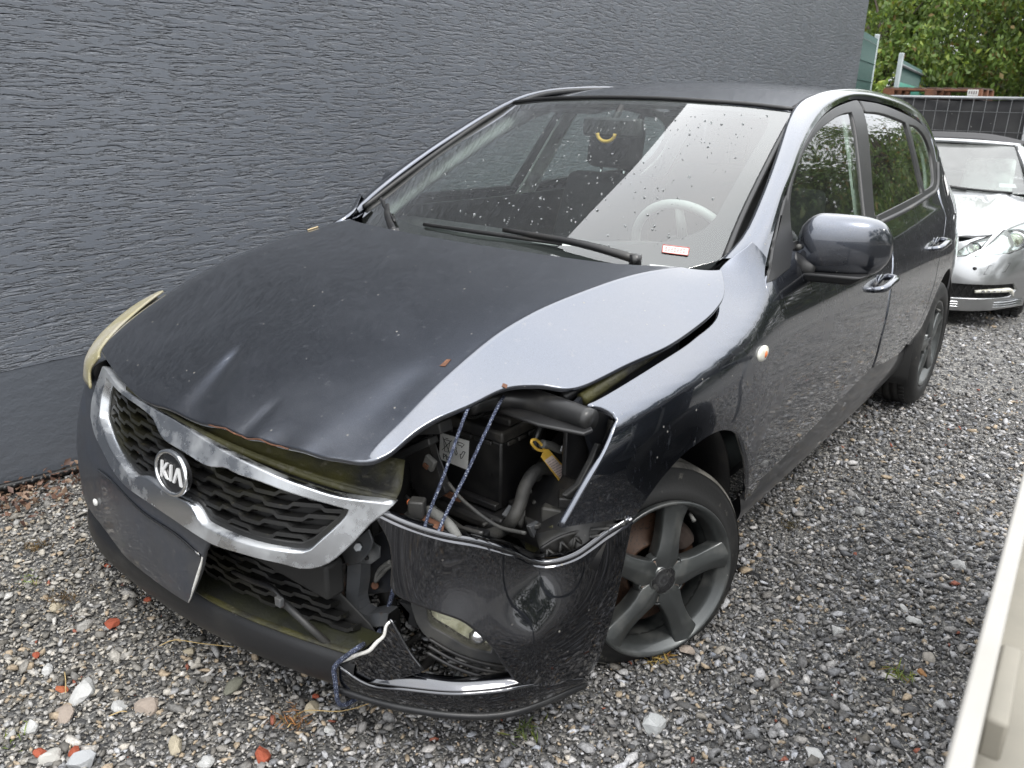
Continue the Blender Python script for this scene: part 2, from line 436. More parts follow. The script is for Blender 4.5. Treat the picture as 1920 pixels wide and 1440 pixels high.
def mat(name,c,rough=.5,metal=0,coat=0,spec=.5,dirt=None,dscale=6,dpos=(.5,.7),dirt2=None,d2scale=30,d2pos=(.6,.7),bmp=None,rvar=0,sheen=0):
    m,t,p,o=nodes(name)
    p.inputs['Roughness'].default_value=rough;p.inputs['Metallic'].default_value=metal
    p.inputs['Coat Weight'].default_value=coat;p.inputs['Coat Roughness'].default_value=.04;p.inputs['Specular IOR Level'].default_value=spec
    tc=N(t,'ShaderNodeTexCoord').outputs['Object'];col=None
    p.inputs['Base Color'].default_value=(*c,1)
    f=None
    if dirt:
        n=noise(t,tc,dscale,8,.6);f=ramp(t,n.outputs[0],[(dpos[0],0.),(dpos[1],1.)]).outputs[0];col=mixc(t,f,c,dirt)
    if dirt2:
        n2=noise(t,tc,d2scale,6,.6);f2=ramp(t,n2.outputs[0],[(d2pos[0],0.),(d2pos[1],1.)]).outputs[0];col=mixc(t,f2,col if col is not None else c,dirt2)
    if col is not None:
        t.links.new(col,p.inputs['Base Color'])
        if f is not None and (metal or coat or rough<.4):
            r=N(t,'ShaderNodeMapRange');r.inputs['To Min'].default_value=rough;r.inputs['To Max'].default_value=min(1,rough+.35)
            t.links.new(f,r.inputs[0]);t.links.new(r.outputs[0],p.inputs['Roughness'])
            if metal:
                r=N(t,'ShaderNodeMapRange');r.inputs['To Min'].default_value=metal;r.inputs['To Max'].default_value=metal*.2
                t.links.new(f,r.inputs[0]);t.links.new(r.outputs[0],p.inputs['Metallic'])
            if coat:
                r=N(t,'ShaderNodeMapRange');r.inputs['To Min'].default_value=coat;r.inputs['To Max'].default_value=coat*.15
                t.links.new(f,r.inputs[0]);t.links.new(r.outputs[0],p.inputs['Coat Weight'])
    if bmp:
        n=noise(t,tc,bmp[0],6,.6);bump(t,p,n.outputs[0],bmp[1],bmp[2])
    return m
def glass(name,tint=(.62,.70,.66),dust=.03,dustc=(.5,.5,.46),gain=1.8):
    m,t,p,o=nodes(name);t.nodes.remove(p)
    tr=N(t,'ShaderNodeBsdfTransparent');tr.inputs[0].default_value=(*tint,1)
    gl=N(t,'ShaderNodeBsdfGlossy');gl.inputs['Roughness'].default_value=.015
    lw=N(t,'ShaderNodeLayerWeight');lw.inputs[0].default_value=.5
    pw=N(t,'ShaderNodeMath',operation='POWER');pw.inputs[1].default_value=5;t.links.new(lw.outputs['Facing'],pw.inputs[0])
    fr=N(t,'ShaderNodeMath',operation='MULTIPLY_ADD');fr.inputs[1].default_value=.96;fr.inputs[2].default_value=.04;t.links.new(pw.outputs[0],fr.inputs[0])   # same from both sides of the sheet
    tc=N(t,'ShaderNodeTexCoord').outputs['Object']
    mf=N(t,'ShaderNodeMath',operation='MULTIPLY');mf.inputs[1].default_value=gain
    t.links.new(fr.outputs[0],mf.inputs[0])
    mx=N(t,'ShaderNodeMixShader');t.links.new(mf.outputs[0],mx.inputs[0]);t.links.new(tr.outputs[0],mx.inputs[1]);t.links.new(gl.outputs[0],mx.inputs[2])
    df=N(t,'ShaderNodeBsdfDiffuse');df.inputs[0].default_value=(*dustc,1)
    n=noise(t,tc,7,3,.5);r=ramp(t,n.outputs[0],[(.3,dust*.7),(.75,dust*1.4)])
    m2=N(t,'ShaderNodeMixShader');t.links.new(r.outputs[0],m2.inputs[0]);t.links.new(mx.outputs[0],m2.inputs[1]);t.links.new(df.outputs[0],m2.inputs[2])
    t.links.new(m2.outputs[0],o.inputs[0]);return m
def car_paint(name,c,dust,amount=.25,rough=.42,coat=1.0):
    """metallic flake base under clear coat, dulled by dried rain spots, specks and a film of dust"""
    m,t,p,o=nodes(name);tc=N(t,'ShaderNodeTexCoord').outputs['Object']
    n1=noise(t,tc,3.2,9,.62,.4);film=ramp(t,n1.outputs[0],[(.44,.0),(.80,amount*.55)]).outputs[0]
    n2=noise(t,mapping(t,tc,(1,1,.35)),46,7,.7);spots=ramp(t,n2.outputs[0],[(.60,0.),(.74,amount*1.1)]).outputs[0]
    vo=N(t,'ShaderNodeTexVoronoi');vo.inputs['Scale'].default_value=30;t.links.new(tc,vo.inputs['Vector'])
    speck=ramp(t,vo.outputs['Distance'],[(.055,.9),(.095,0.)]).outputs[0]
    n3=noise(t,tc,9,4);gate=ramp(t,n3.outputs[0],[(.50,0.),(.60,1.)]).outputs[0]
    sm=N(t,'ShaderNodeMath',operation='MULTIPLY');t.links.new(speck,sm.inputs[0]);t.links.new(gate,sm.inputs[1])
    a=N(t,'ShaderNodeMath',operation='MAXIMUM');t.links.new(film,a.inputs[0]);t.links.new(spots,a.inputs[1])
    b=N(t,'ShaderNodeMath',operation='MAXIMUM');t.links.new(a.outputs[0],b.inputs[0]);t.links.new(sm.outputs[0],b.inputs[1])
    f=b.outputs[0]
    fl=noise(t,tc,900,2);flake=mixc(t,ramp(t,fl.outputs[0],[(.35,0.),(.7,1.)]).outputs[0],tuple(x*.8 for x in c),tuple(x*1.3 for x in c))
    t.links.new(mixc(t,f,flake,dust),p.inputs['Base Color'])
    def rng(lo,hi,sock):
        r=N(t,'ShaderNodeMapRange');r.inputs['To Min'].default_value=lo;r.inputs['To Max'].default_value=hi;t.links.new(f,r.inputs[0]);t.links.new(r.outputs[0],p.inputs[sock])
    rng(1,0,'Metallic');rng(rough,.8,'Roughness');p.inputs['Coat IOR'].default_value=1.85;rng(coat,.1,'Coat Weight');rng(.035,.25,'Coat Roughness')
    n4=noise(t,tc,120,3);bump(t,p,n4.outputs[0],.012,.01)
    return m
M={}
DUST=(.20,.19,.165)
M['paint']=car_paint('dark grey metallic paint',(.068,.077,.100),DUST,.20,.26)
M['paint_dirty']=car_paint('dusty dark metallic paint',(.072,.081,.104),DUST,.27,.28)
M['sill_paint']=car_paint('splashed sill paint',(.06,.063,.07),(.16,.15,.13),.7,.35,.7)
M['bumper_paint']=car_paint('bumper paint',(.023,.025,.032),DUST,.10,.25)
M['bumper_worn']=mat('dull worn bumper paint',(.030,.035,.047),.36,0,.4,dirt=(0.0562,0.0547,0.051),dscale=4,dpos=(.45,.8),dirt2=(0.12,0.1125,0.105),d2scale=55,d2pos=(.68,.78))
M['silver']=car_paint('silver paint',(.40,.41,.42),(.5,.5,.48),.12,.3)
M['black_trim']=mat('grained black trim',(0.011,0.011,0.0115),.45,dirt=(0.035,0.033,0.03),dscale=7,dpos=(.55,.9),bmp=(400,.1,.002))
M['bare_edge']=mat('bare white plastic edge',(.72,.71,.68),.5,dirt=(.45,.44,.4),dscale=30)
M['plastic']=mat('black plastic',(0.0081,0.0081,0.009),.42,dirt=(0.0338,0.0315,0.027),dscale=9,dpos=(.48,.8),dirt2=(0.0585,0.054,0.045),d2scale=60,d2pos=(.66,.75),bmp=(180,.08,.003))
M['lip_plastic']=mat('scuffed dark lip plastic',(0.011,0.0115,0.013),.42,dirt=(0.03,0.0295,0.028),dscale=6,dpos=(.5,.8),dirt2=(0.085,0.0825,0.0775),d2scale=28,d2pos=(.69,.73),bmp=(150,.1,.003))
M['plastic_grey']=mat('worn grey plastic',(0.018,0.0185,0.0195),.5,dirt=(0.065,0.0625,0.055),dscale=8,dpos=(.45,.8),bmp=(150,.1,.003))
M['mossy']=mat('mossy black plastic',(.012,.012,.011),.6,dirt=(.048,.045,.012),dscale=6,dpos=(.40,.60),dirt2=(.09,.085,.06),d2scale=38,d2pos=(.58,.74),bmp=(70,.5,.006))
M['mossy_ledge']=mat('moss grown ledge',(0.012,0.0126,0.0108),.6,dirt=(0.0156,0.0168,0.0042),dscale=9,dpos=(.36,.62),dirt2=(0.054,0.051,0.03),d2scale=35,d2pos=(.64,.76),bmp=(90,.4,.004))
M['mossy_grille']=mat('mossy grille plastic',(0.008,0.008,0.008),.4,dirt=(0.017,0.016,0.005),dscale=5,dpos=(.46,.75),dirt2=(0.055,0.05,0.03),d2scale=45,d2pos=(.62,.78),bmp=(200,.1,.003))
M['chrome']=mat('clouded chrome',(.60,.62,.65),.24,1,dirt=(.32,.33,.33),dscale=9,dpos=(.45,.75),dirt2=(.18,.17,.12),d2scale=70,d2pos=(.66,.76))
M['letter_metal']=mat('emblem letters',(.80,.80,.80),.35,.3)
M['bright_chrome']=mat('chrome',(.78,.79,.8),.08,1)
M['steel']=mat('grey painted steel',(0.078,0.0828,0.09),.45,.2,dirt=(0.132,0.126,0.114),dscale=7,dpos=(.45,.75),dirt2=(0.078,0.042,0.027),d2scale=18,d2pos=(.62,.72),bmp=(60,.2,.004))
M['dark_steel']=mat('dark painted steel',(0.0275,0.0303,0.0374),.4,.3,dirt=(0.0605,0.0578,0.0495),dscale=8,dpos=(.5,.8),dirt2=(0.066,0.033,0.0193),d2scale=26,d2pos=(.68,.74))
M['rusty_steel']=mat('rust torn steel',(0.096,0.09,0.087),.6,.3,dirt=(0.102,0.051,0.03),dscale=14,dpos=(.4,.6),dirt2=(0.168,0.144,0.12),d2scale=40,d2pos=(.6,.7),bmp=(90,.4,.004))
M['rust']=mat('rust',(.10,.042,.022),.8,0,dirt=(0.096,0.04,0.02),dscale=30,dirt2=(0.24,0.104,0.048),d2scale=90,bmp=(200,.3,.002))
M['brake_disc']=mat('rusty brake disc',(.055,.026,.013),.65,0,dirt=(.04,.018,.009),dscale=18,dirt2=(.02,.011,.007),d2scale=120,d2pos=(.55,.6))
M['caliper']=mat('rusty caliper',(.026,.017,.013),.8,0,dirt=(.018,.014,.012),dscale=20,bmp=(90,.4,.004))
M['rubber']=mat('tyre rubber',(0.0084,0.0084,0.0084),.6,dirt=(0.054,0.0522,0.0468),dscale=7,dpos=(.5,.8),dirt2=(0.12,0.114,0.099),d2scale=35,d2pos=(.64,.76),bmp=(120,.2,.003))
M['rubber_dusty']=mat('dusty tyre rubber',(.028,.028,.027),.8,dirt=(.20,.19,.17),dscale=12,dpos=(.28,.55),dirt2=(.27,.25,.21),d2scale=30,d2pos=(.6,.74),bmp=(110,.25,.004))
M['alloy']=mat('dark grey alloy',(.068,.073,.073),.36,.6,.3,dirt=(0.105,0.105,0.0975),dscale=12,dpos=(.5,.8),dirt2=(0.225,0.225,0.21),d2scale=60,d2pos=(.70,.74))
M['alloy_dark']=mat('alloy barrel',(0.0275,0.0286,0.0286),.45,.4,dirt=(0.066,0.0385,0.0275),dscale=10,dpos=(.55,.75),dirt2=(0.088,0.0825,0.077),d2scale=40)
M['bolt']=mat('wheel bolt',(.30,.28,.26),.45,.7,dirt=(.18,.09,.05),dscale=60)
M['cap_black']=mat('hub cap black',(.015,.015,.016),.25,dirt=(.09,.09,.085),dscale=30,dpos=(.55,.8))
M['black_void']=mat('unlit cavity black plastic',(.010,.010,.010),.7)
M['headlight_yellow']=mat('yellowed headlight plastic',(.27,.24,.11),.4,0,.3,dirt=(.30,.28,.23),dscale=7,dpos=(.38,.62),dirt2=(.55,.53,.46),d2scale=60,d2pos=(.6,.75))
M['lamp_reflector']=mat('lamp reflector',(.80,.79,.70),.25,.3,dirt=(.35,.33,.20),dscale=25,dpos=(.4,.7),bmp=(60,.8,.01))
M['lens']=glass('lamp lens',(.95,.95,.86),.07,(.55,.53,.42))
M['windshield']=glass('windscreen glass',(.90,.97,.94),.010,(.42,.42,.38),2.9)
M['side_glass']=glass('side window glass',(.78,.88,.83),.015)
M['silver_glass']=glass('pale windscreen glass',(.72,.78,.76),.15,(.60,.62,.60))
M['frit']=mat('black glass border',(.022,.023,.024),.85,spec=.1)
M['fabric_dark']=mat('dark seat fabric',(.018,.019,.021),.85,bmp=(300,.3,.003))
M['interior']=mat('dark interior plastic',(0.0154,0.0161,0.0175),.6,dirt=(0.035,0.035,0.0336),dscale=10)
M['wheel_grey']=mat('grey steering wheel plastic',(.20,.21,.205),.5)
M['headliner']=mat('pale headliner',(.42,.44,.42),.9,bmp=(200,.15,.003))
M['interior_grey']=mat('grey pillar trim',(.50,.53,.50),.7,dirt=(.2,.2,.19),dscale=9)
M['yellow']=mat('yellow tag plastic',(.72,.46,.07),.45,dirt=(.55,.33,.06),dscale=40)
M['tag_paper']=mat('tag paper',(.72,.60,.56),.7,dirt=(.6,.48,.42),dscale=25)
M['white_label']=mat('white label',(.68,.68,.66),.55,dirt=(.45,.44,.41),dscale=14,dpos=(.5,.85))
M['ink']=mat('black ink',(.02,.02,.02),.6)
M['grey_ink']=mat('grey ink',(.22,.19,.19),.7)
M['red_ink']=mat('red ink',(.50,.10,.08),.6)
M['sticker_pale']=mat('pale sticker',(.42,.43,.42),.5)
M['hose']=mat('ribbed hose',(0.0126,0.0126,0.013),.34,dirt=(0.042,0.0399,0.0357),dscale=12,dpos=(.45,.75))
M['loom']=mat('taped wire loom',(0.019,0.019,0.019),.65,dirt=(0.0494,0.0475,0.0418),dscale=14,dpos=(.4,.75),bmp=(130,.5,.004))
M['loom_pale']=mat('dusty pale conduit',(0.12,0.12,0.114),.7,dirt=(0.072,0.072,0.066),dscale=20,bmp=(160,.4,.003))
M['battery']=mat('battery case',(0.007,0.007,0.0075),.35,dirt=(0.03,0.0285,0.025),dscale=5,dpos=(.5,.8),dirt2=(0.08,0.075,0.065),d2scale=50,d2pos=(.66,.8),bmp=(90,.06,.003))
M['battery_top']=mat('dusty battery lid',(0.015,0.015,0.0155),.5,dirt=(0.085,0.0775,0.065),dscale=14,dpos=(.4,.75),bmp=(120,.1,.003))
M['orange']=mat('orange lens',(.62,.18,.07),.25)
M['clear_lens']=mat('clear repeater lens',(.62,.61,.55),.15,0,.5,dirt=(.4,.38,.28),dscale=40)
M['red_lens']=mat('red lamp lens',(.32,.02,.02),.15,0,.6)
def rope_mat():
    m,t,p,o=nodes('speckled rope');tc=N(t,'ShaderNodeTexCoord').outputs['Object']
    n=noise(t,mapping(t,tc,(1,1,1)),330,2,.6);r=ramp(t,n.outputs[0],[(.42,(.02,.025,.045)),(.52,(.07,.09,.16)),(.62,(.34,.36,.40))]);r.color_ramp.interpolation='CONSTANT'
    t.links.new(r.outputs[0],p.inputs['Base Color']);p.inputs['Roughness'].default_value=.85
    bump(t,p,noise(t,tc,400,2).outputs[0],.5,.003);return m
M['rope']=rope_mat()

# ================================================================ the setting
def ground_z(x,y):
    t=np.clip((np.asarray(y,float)-3.0)/3.2,0,1);return -.15*t*t*(3-2*t)+0*np.asarray(x,float)
def undul(x,y): return .010*np.sin(2.1*x+1.3*y)+.008*np.sin(3.7*y-1.9*x+1)+.005*np.sin(6.1*x+.7)*np.sin(5.3*y)
def gravel_mat(name,sheet):
    m,t,p,o=nodes(name);tc=N(t,'ShaderNodeTexCoord').outputs['Object']
    if sheet:
        v=N(t,'ShaderNodeTexVoronoi');v.inputs['Scale'].default_value=115;t.links.new(tc,v.inputs['Vector'])
        sv=N(t,'ShaderNodeSeparateColor');t.links.new(v.outputs['Color'],sv.inputs[0])
        c=ramp(t,sv.outputs[0],[(0,(.045,.045,.047)),(.45,(.095,.095,.094)),(.72,(.18,.175,.165)),(.9,(.32,.31,.29)),(1,(.42,.39,.34))]).outputs[0]
        n=noise(t,tc,.9,6);cc=mixc(t,ramp(t,n.outputs[0],[(.45,0.),(.7,.5)]).outputs[0],c,(.045,.043,.04))
        t.links.new(cc,p.inputs['Base Color'])
        b=N(t,'ShaderNodeBump');b.inputs['Strength'].default_value=1;b.inputs['Distance'].default_value=.006;b.invert=True
        t.links.new(v.outputs['Distance'],b.inputs['Height']);t.links.new(b.outputs[0],p.inputs['Normal'])
    else:
        a=N(t,'ShaderNodeVertexColor');a.layer_name='stone'
        n=noise(t,tc,160,5,.65);r=ramp(t,n.outputs[0],[(.3,.55),(.7,1.35)])
        t.links.new(mixc(t,1.0,a.outputs[0],r.outputs[0],'MULTIPLY'),p.inputs['Base Color'])
        bump(t,p,noise(t,tc,260,4).outputs[0],.35,.003)
    p.inputs['Roughness'].default_value=.8;p.inputs['Specular IOR Level'].default_value=.35;return m
M['gravel_sheet']=gravel_mat('gravel bed',True);M['gravel']=gravel_mat('crushed stone',False)
# ground sheet to the horizon, finer near the car
xs=np.r_[-120,-60,-25,-10,-5,np.arange(-3,4.01,.14),6,9,14,30,60,120];ys=np.r_[-60,-20,-8,np.arange(-4,9.01,.14),11,14,18,25,40,80,140]
XX,YY=np.meshgrid(xs,ys,indexing='ij');near=np.exp(-(np.clip(np.abs(XX)-3,0,None)+np.clip(np.abs(YY-2)-5,0,None)))
tag(grid_obj('ground',np.stack([XX,YY,ground_z(XX,YY)+undul(XX,YY)*near-.006],-1),M['gravel_sheet']),kind='structure')
# loose crushed stone: angular pebbles, one object
phi=(1+5**.5)/2
ICO_V=np.array([(-1,phi,0),(1,phi,0),(-1,-phi,0),(1,-phi,0),(0,-1,phi),(0,1,phi),(0,-1,-phi),(0,1,-phi),(phi,0,-1),(phi,0,1),(-phi,0,-1),(-phi,0,1)])/math.hypot(1,phi)
ICO_F=np.array([(0,11,5),(0,5,1),(0,1,7),(0,7,10),(0,10,11),(1,5,9),(5,11,4),(11,10,2),(10,7,6),(7,1,8),(3,9,4),(3,4,2),(3,2,6),(3,6,8),(3,8,9),(4,9,5),(2,4,11),(6,2,10),(8,6,7),(9,8,1)])
OCT_V=np.array([(1,0,0),(-1,0,0),(0,1,0),(0,-1,0),(0,0,1),(0,0,-1)],float)
OCT_F=np.array([(0,2,4),(2,1,4),(1,3,4),(3,0,4),(2,0,5),(1,2,5),(3,1,5),(0,3,5)])
def rand_rot(n,tilt):
    a=RNG.uniform(0,2*np.pi,n);b=RNG.normal(0,tilt,n);c=RNG.normal(0,tilt,n)
    ca,sa,cb,sb,cc,sc=np.cos(a),np.sin(a),np.cos(b),np.sin(b),np.cos(c),np.sin(c)
    Z=np.zeros((n,3,3));Z[:,0,0]=ca;Z[:,0,1]=-sa;Z[:,1,0]=sa;Z[:,1,1]=ca;Z[:,2,2]=1
    X=np.zeros((n,3,3));X[:,0,0]=1;X[:,1,1]=cb;X[:,1,2]=-sb;X[:,2,1]=sb;X[:,2,2]=cb
    Y=np.zeros((n,3,3));Y[:,1,1]=1;Y[:,0,0]=cc;Y[:,0,2]=sc;Y[:,2,0]=-sc;Y[:,2,2]=cc
    return Z@X@Y
def stone_colors(n,x,y):
    r=RNG.uniform(0,1,n)
    # sandy and paler left of the car, bluish dark chippings on the right
    left=np.clip((.6-x)/1.0,0,1)*np.clip((.3-y)/1.0,0,1)
    c=np.empty((n,3));v=RNG.uniform(0,1,n)
    dark=.068+.080*v;mid=.15+.115*v;pale=.27+.18*v
    pd=.42-.17*left;pm=.32-.02*left
    g=np.where(r<pd,dark,np.where(r<pd+pm,mid,pale))
    w=RNG.normal(0,.035,n)+.03+left*.05
    c[:,0]=g*(1+w);c[:,1]=g*(1+w*.3);c[:,2]=g*(1-w*.9+.03*(1-left))
    k=RNG.uniform(0,1,n);s=k<.05+.04*left;c[s]=np.stack([.28+.1*v[s],.225+.08*v[s],.16+.06*v[s]],1)
    s=k>.997;c[s]=np.array([.25,.09,.06]);return c
def pebbles(n,V,F,xy,size,flat,lift,jit=.38):
    k=len(V)
    B=V[None]*(1+RNG.uniform(-jit,jit,(n,k,1)))+RNG.normal(0,.20,(n,k,3))
    S=np.stack([size*RNG.uniform(.85,1.7,n),size*RNG.uniform(.6,1.0,n),size*RNG.uniform(*flat,n)],1)
    B=np.einsum('nij,nkj->nki',rand_rot(n,.35),B*S[:,None]*.5)
    zb=ground_z(xy[:,0],xy[:,1])+undul(xy[:,0],xy[:,1])
    B+=np.stack([xy[:,0],xy[:,1],zb+size*lift],1)[:,None]
    return B.reshape(-1,3),(F[None]+(np.arange(n)*k)[:,None,None]).reshape(-1,3)
def scatter(n,rects,p=1.35):
    """more stones where the view is close, thinning out with distance"""
    out=[];tot=0
    while tot<n:
        q=[];
        for (x0,x1,y0,y1,w) in rects:
            m=int(n*w)+1;q.append(np.stack([RNG.uniform(x0,x1,m),RNG.uniform(y0,y1,m)],1))
        q=np.vstack(q);d=np.hypot(np.hypot(q[:,0]-1.57,q[:,1]+1.66),1.0)
        q=q[RNG.uniform(0,1,len(q))<(1.5/d)**p];out.append(q);tot+=len(q)
    q=np.vstack(out);RNG.shuffle(q);return q[:n]
rects=[(-1.46,1.7,-2.3,-.2,.55),(.55,2.3,-.2,3.0,.5),(.6,3.4,3.0,7.5,.4),(-1.46,.6,-.2,.4,.1)]
VV=[];FF=[];CCs=[];off=0
far=[(1.7,5.0,-5.5,-.2,.7),(2.3,5.5,-.2,3.0,.3)]
for (n,V,F,lo,hi,flat,lift,p,rc) in ((84000,ICO_V,ICO_F,.0065,.019,(.35,.7),.14,1.2,rects),(5000,ICO_V,ICO_F,.018,.034,(.35,.65),.20,.9,rects),(24000,ICO_V,ICO_F,.014,.034,(.4,.7),.15,.3,far),(100000,OCT_V,OCT_F,.004,.009,(.5,1),.15,1.0,rects)):
    xy=scatter(n,rc,p);size=lo+(hi-lo)*RNG.uniform(0,1,n)**2.3
    if V is ICO_V and lo<.01:
        d=np.hypot(xy[:,0]-1.57,xy[:,1]+1.66);size*=1+.12*np.clip(d-2,0,4)
    a,b=pebbles(n,V,F,xy,size,flat,lift)
    VV.append(a);FF.append(b+off);off+=len(a);CCs.append(np.repeat(stone_colors(n,xy[:,0],xy[:,1]),len(V),0))
VV=np.vstack(VV);FF=np.vstack(FF);CCs=np.vstack(CCs)
me=bpy.data.meshes.new('gravel');me.vertices.add(len(VV));me.vertices.foreach_set('co',VV.astype(np.float32).ravel())
me.loops.add(FF.size);me.loops.foreach_set('vertex_index',FF.astype(np.int32).ravel())
me.polygons.add(len(FF));me.polygons.foreach_set('loop_start',np.arange(0,FF.size,3,dtype=np.int32));me.update(calc_edges=True)
at_=me.color_attributes.new('stone','FLOAT_COLOR','POINT');at_.data.foreach_set('color',np.c_[CCs,np.ones(len(CCs))].astype(np.float32).ravel())
tag(link('gravel',me,M['gravel']),'grey crushed stone chippings spread over the yard',kind='stuff')
# ---------------------------------------------------------------- the rendered wall
def wall_mat(name,plinth):
    m,t,p,o=nodes(name);tc=N(t,'ShaderNodeTexCoord').outputs['Object']
    n0=noise(t,tc,.8,7,.6);k_=.74 if plinth else 1.0;col=mixc(t,n0.outputs[0],(.098*k_,.108*k_,.126*k_),(.128*k_,.140*k_,.160*k_))  # plinth tone lowered, mostly to carry the shade along the wall foot
    n9=noise(t,tc,1.7,8,.7);col=mixc(t,ramp(t,n9.outputs[0],[(.55,0.),(.8,.22)]).outputs[0],col,(.17,.175,.18))
    ns=noise(t,mapping(t,tc,(1,5,.35)),2.0,6,.65);col=mixc(t,ramp(t,ns.outputs[0],[(.5,0.),(.8,.28)]).outputs[0],col,(.075,.08,.088))
    nr=noise(t,tc,4,6,.6);rr=ramp(t,nr.outputs[0],[(.3,.27),(.7,.45)]);t.links.new(rr.outputs[0],p.inputs['Roughness'])
    t.links.new(col,p.inputs['Base Color']);p.inputs['Specular IOR Level'].default_value=.6
    fine=noise(t,tc,95,6,.7)
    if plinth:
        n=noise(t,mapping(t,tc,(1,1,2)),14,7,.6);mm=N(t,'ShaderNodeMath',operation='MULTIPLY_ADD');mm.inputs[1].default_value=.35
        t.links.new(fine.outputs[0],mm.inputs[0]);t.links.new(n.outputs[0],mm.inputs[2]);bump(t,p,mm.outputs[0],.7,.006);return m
    # trowelled grooves: long thin pits, lying level, in drifts
    w=noise(t,tc,2.2,3);wv=mixc(t,.014,tc,w.outputs['Color'])
    g1=noise(t,mapping(t,wv,(1,7,60)),1.0,3.6,.62);r1=ramp(t,g1.outputs[0],[(.51,1.),(.62,0.)])
    g2=noise(t,mapping(t,wv,(1,11,95),loc=(3,5,1)),1.0,3.2,.6);r2=ramp(t,g2.outputs[0],[(.55,1.),(.64,.25)])
    d=noise(t,mapping(t,tc,(1,1.2,2.4)),1.1,4);rd=ramp(t,d.outputs[0],[(.30,.6),(.52,1.)])
    a=N(t,'ShaderNodeMath',operation='MULTIPLY');t.links.new(r1.outputs[0],a.inputs[0]);t.links.new(r2.outputs[0],a.inputs[1])
    # depth: 1 - (1-a)*density
    i=N(t,'ShaderNodeMath',operation='SUBTRACT');i.inputs[0].default_value=1;t.links.new(a.outputs[0],i.inputs[1])
    j=N(t,'ShaderNodeMath',operation='MULTIPLY');t.links.new(i.outputs[0],j.inputs[0]);t.links.new(rd.outputs[0],j.inputs[1])
    k=N(t,'ShaderNodeMath',operation='SUBTRACT');t.links.new(j.outputs[0],k.inputs[1]);k.inputs[0].default_value=1
    f=N(t,'ShaderNodeMath',operation='MULTIPLY_ADD');f.inputs[1].default_value=.07;t.links.new(fine.outputs[0],f.inputs[0]);t.links.new(k.outputs[0],f.inputs[2])
    bump(t,p,f.outputs[0],1.0,.013);return m
M['wall']=wall_mat('dark grey grooved render',False);M['plinth']=wall_mat('smooth plinth render darkened for shade',True)
WX=-1.50;WALL_TOP=4.35
w=empty('rendered_wall',(WX,0,0),'dark grey grooved render wall beside the wrecked car','wall')
b=MB().box((-1.25,1.4,.455/2+WALL_TOP/2),(2.5,14.8,WALL_TOP-.455));b.build('render_coat',M['wall'],w)
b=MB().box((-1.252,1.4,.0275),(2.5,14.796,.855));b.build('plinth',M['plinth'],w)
# black dimpled membrane standing out of the ground along the wall foot, with leaf litter
mb=MB();pts=[]
for i in range(150):
    y=-2.2+i*.03;pts.append((WX+.035+.008*math.sin(y*9),y,.055+.012*math.sin(y*5)))
G=[]
for (x,y,z) in pts:G.append([(x-.004,y,-.05),(x-.004,y,z-.01),(x,y,z),(x+.012,y,z-.004),(x+.014,y,z-.02)])
o=grid_obj('membrane_strip',G,M['plastic'],None,.003);tag(o,'black dimpled membrane strip along the foot of the dark wall','membrane')
mb=MB()
for (x,y,z) in pts:mb.ball((x+.012,y,z-.012),.010,6,4)
mb.build('dimples',M['plastic'],o)
def leaf_mat(name,cols,tr=.35):
    m,t,p,o=nodes(name);a=N(t,'ShaderNodeVertexColor');a.layer_name='leaf'
    t.links.new(a.outputs[0],p.inputs['Base Color']);p.inputs['Roughness'].default_value=.55
    if tr:
        tl=N(t,'ShaderNodeBsdfTranslucent');t.links.new(a.outputs[0],tl.inputs[0]);mxs=N(t,'ShaderNodeMixShader');mxs.inputs[0].default_value=tr
        t.links.new(p.outputs[0],mxs.inputs[1]);t.links.new(tl.outputs[0],mxs.inputs[2]);t.links.new(mxs.outputs[0],o.inputs[0])
    return m
M['leaf']=leaf_mat('leaf',None,.4);M['dry_leaf']=leaf_mat('dry leaf',None,.15)
M['bark']=mat('bark',(.06,.048,.036),.9,dirt=(.11,.095,.075),dscale=12,bmp=(40,.8,.02))
def leaves(name,C,size,col,m,parent=None,droop=.6,aspect=.45,fold=True):
    """many small pointed leaf blades: C centres, size, colours"""
    n=len(C);a=RNG.uniform(0,2*np.pi,n);el=RNG.normal(-droop,.5,n)
    d=np.stack([np.cos(a)*np.cos(el),np.sin(a)*np.cos(el),np.sin(el)],1)
    s=np.cross(d,RNG.normal(0,1,(n,3)));s/=np.linalg.norm(s,axis=1)[:,None]
    L=size[:,None];nn=np.cross(d,s)
    V=np.stack([C-d*L*.5,C+s*L*aspect*.5+nn*L*.06,C+d*L*.5-nn*L*.05,C-s*L*aspect*.5+nn*L*.06],1).reshape(-1,3)
    k=np.arange(n)*4;F=np.stack([np.stack([k,k+1,k+2],1),np.stack([k,k+2,k+3],1)],1).reshape(-1,3)
    me=bpy.data.meshes.new(name);me.vertices.add(len(V));me.vertices.foreach_set('co',V.astype(np.float32).ravel())
    me.loops.add(F.size);me.loops.foreach_set('vertex_index',F.astype(np.int32).ravel())
    me.polygons.add(len(F));me.polygons.foreach_set('loop_start',np.arange(0,F.size,3,dtype=np.int32));me.update(calc_edges=True)
    q=me.color_attributes.new('leaf','FLOAT_COLOR','POINT');q.data.foreach_set('color',np.c_[np.repeat(col,4,0),np.ones(4*n)].astype(np.float32).ravel())
    return link(name,me,m,parent)
def leaf_cols(n,base,var=.35,brown=.06):
    v=RNG.uniform(1-var,1+var,(n,1));c=np.array(base)[None]*v
    y=RNG.uniform(0,1,n)<.25;c[y]*=np.array([1.45,1.2,.8])
    b=RNG.uniform(0,1,n)<brown;c[b]=np.array([.17,.12,.035]);return c
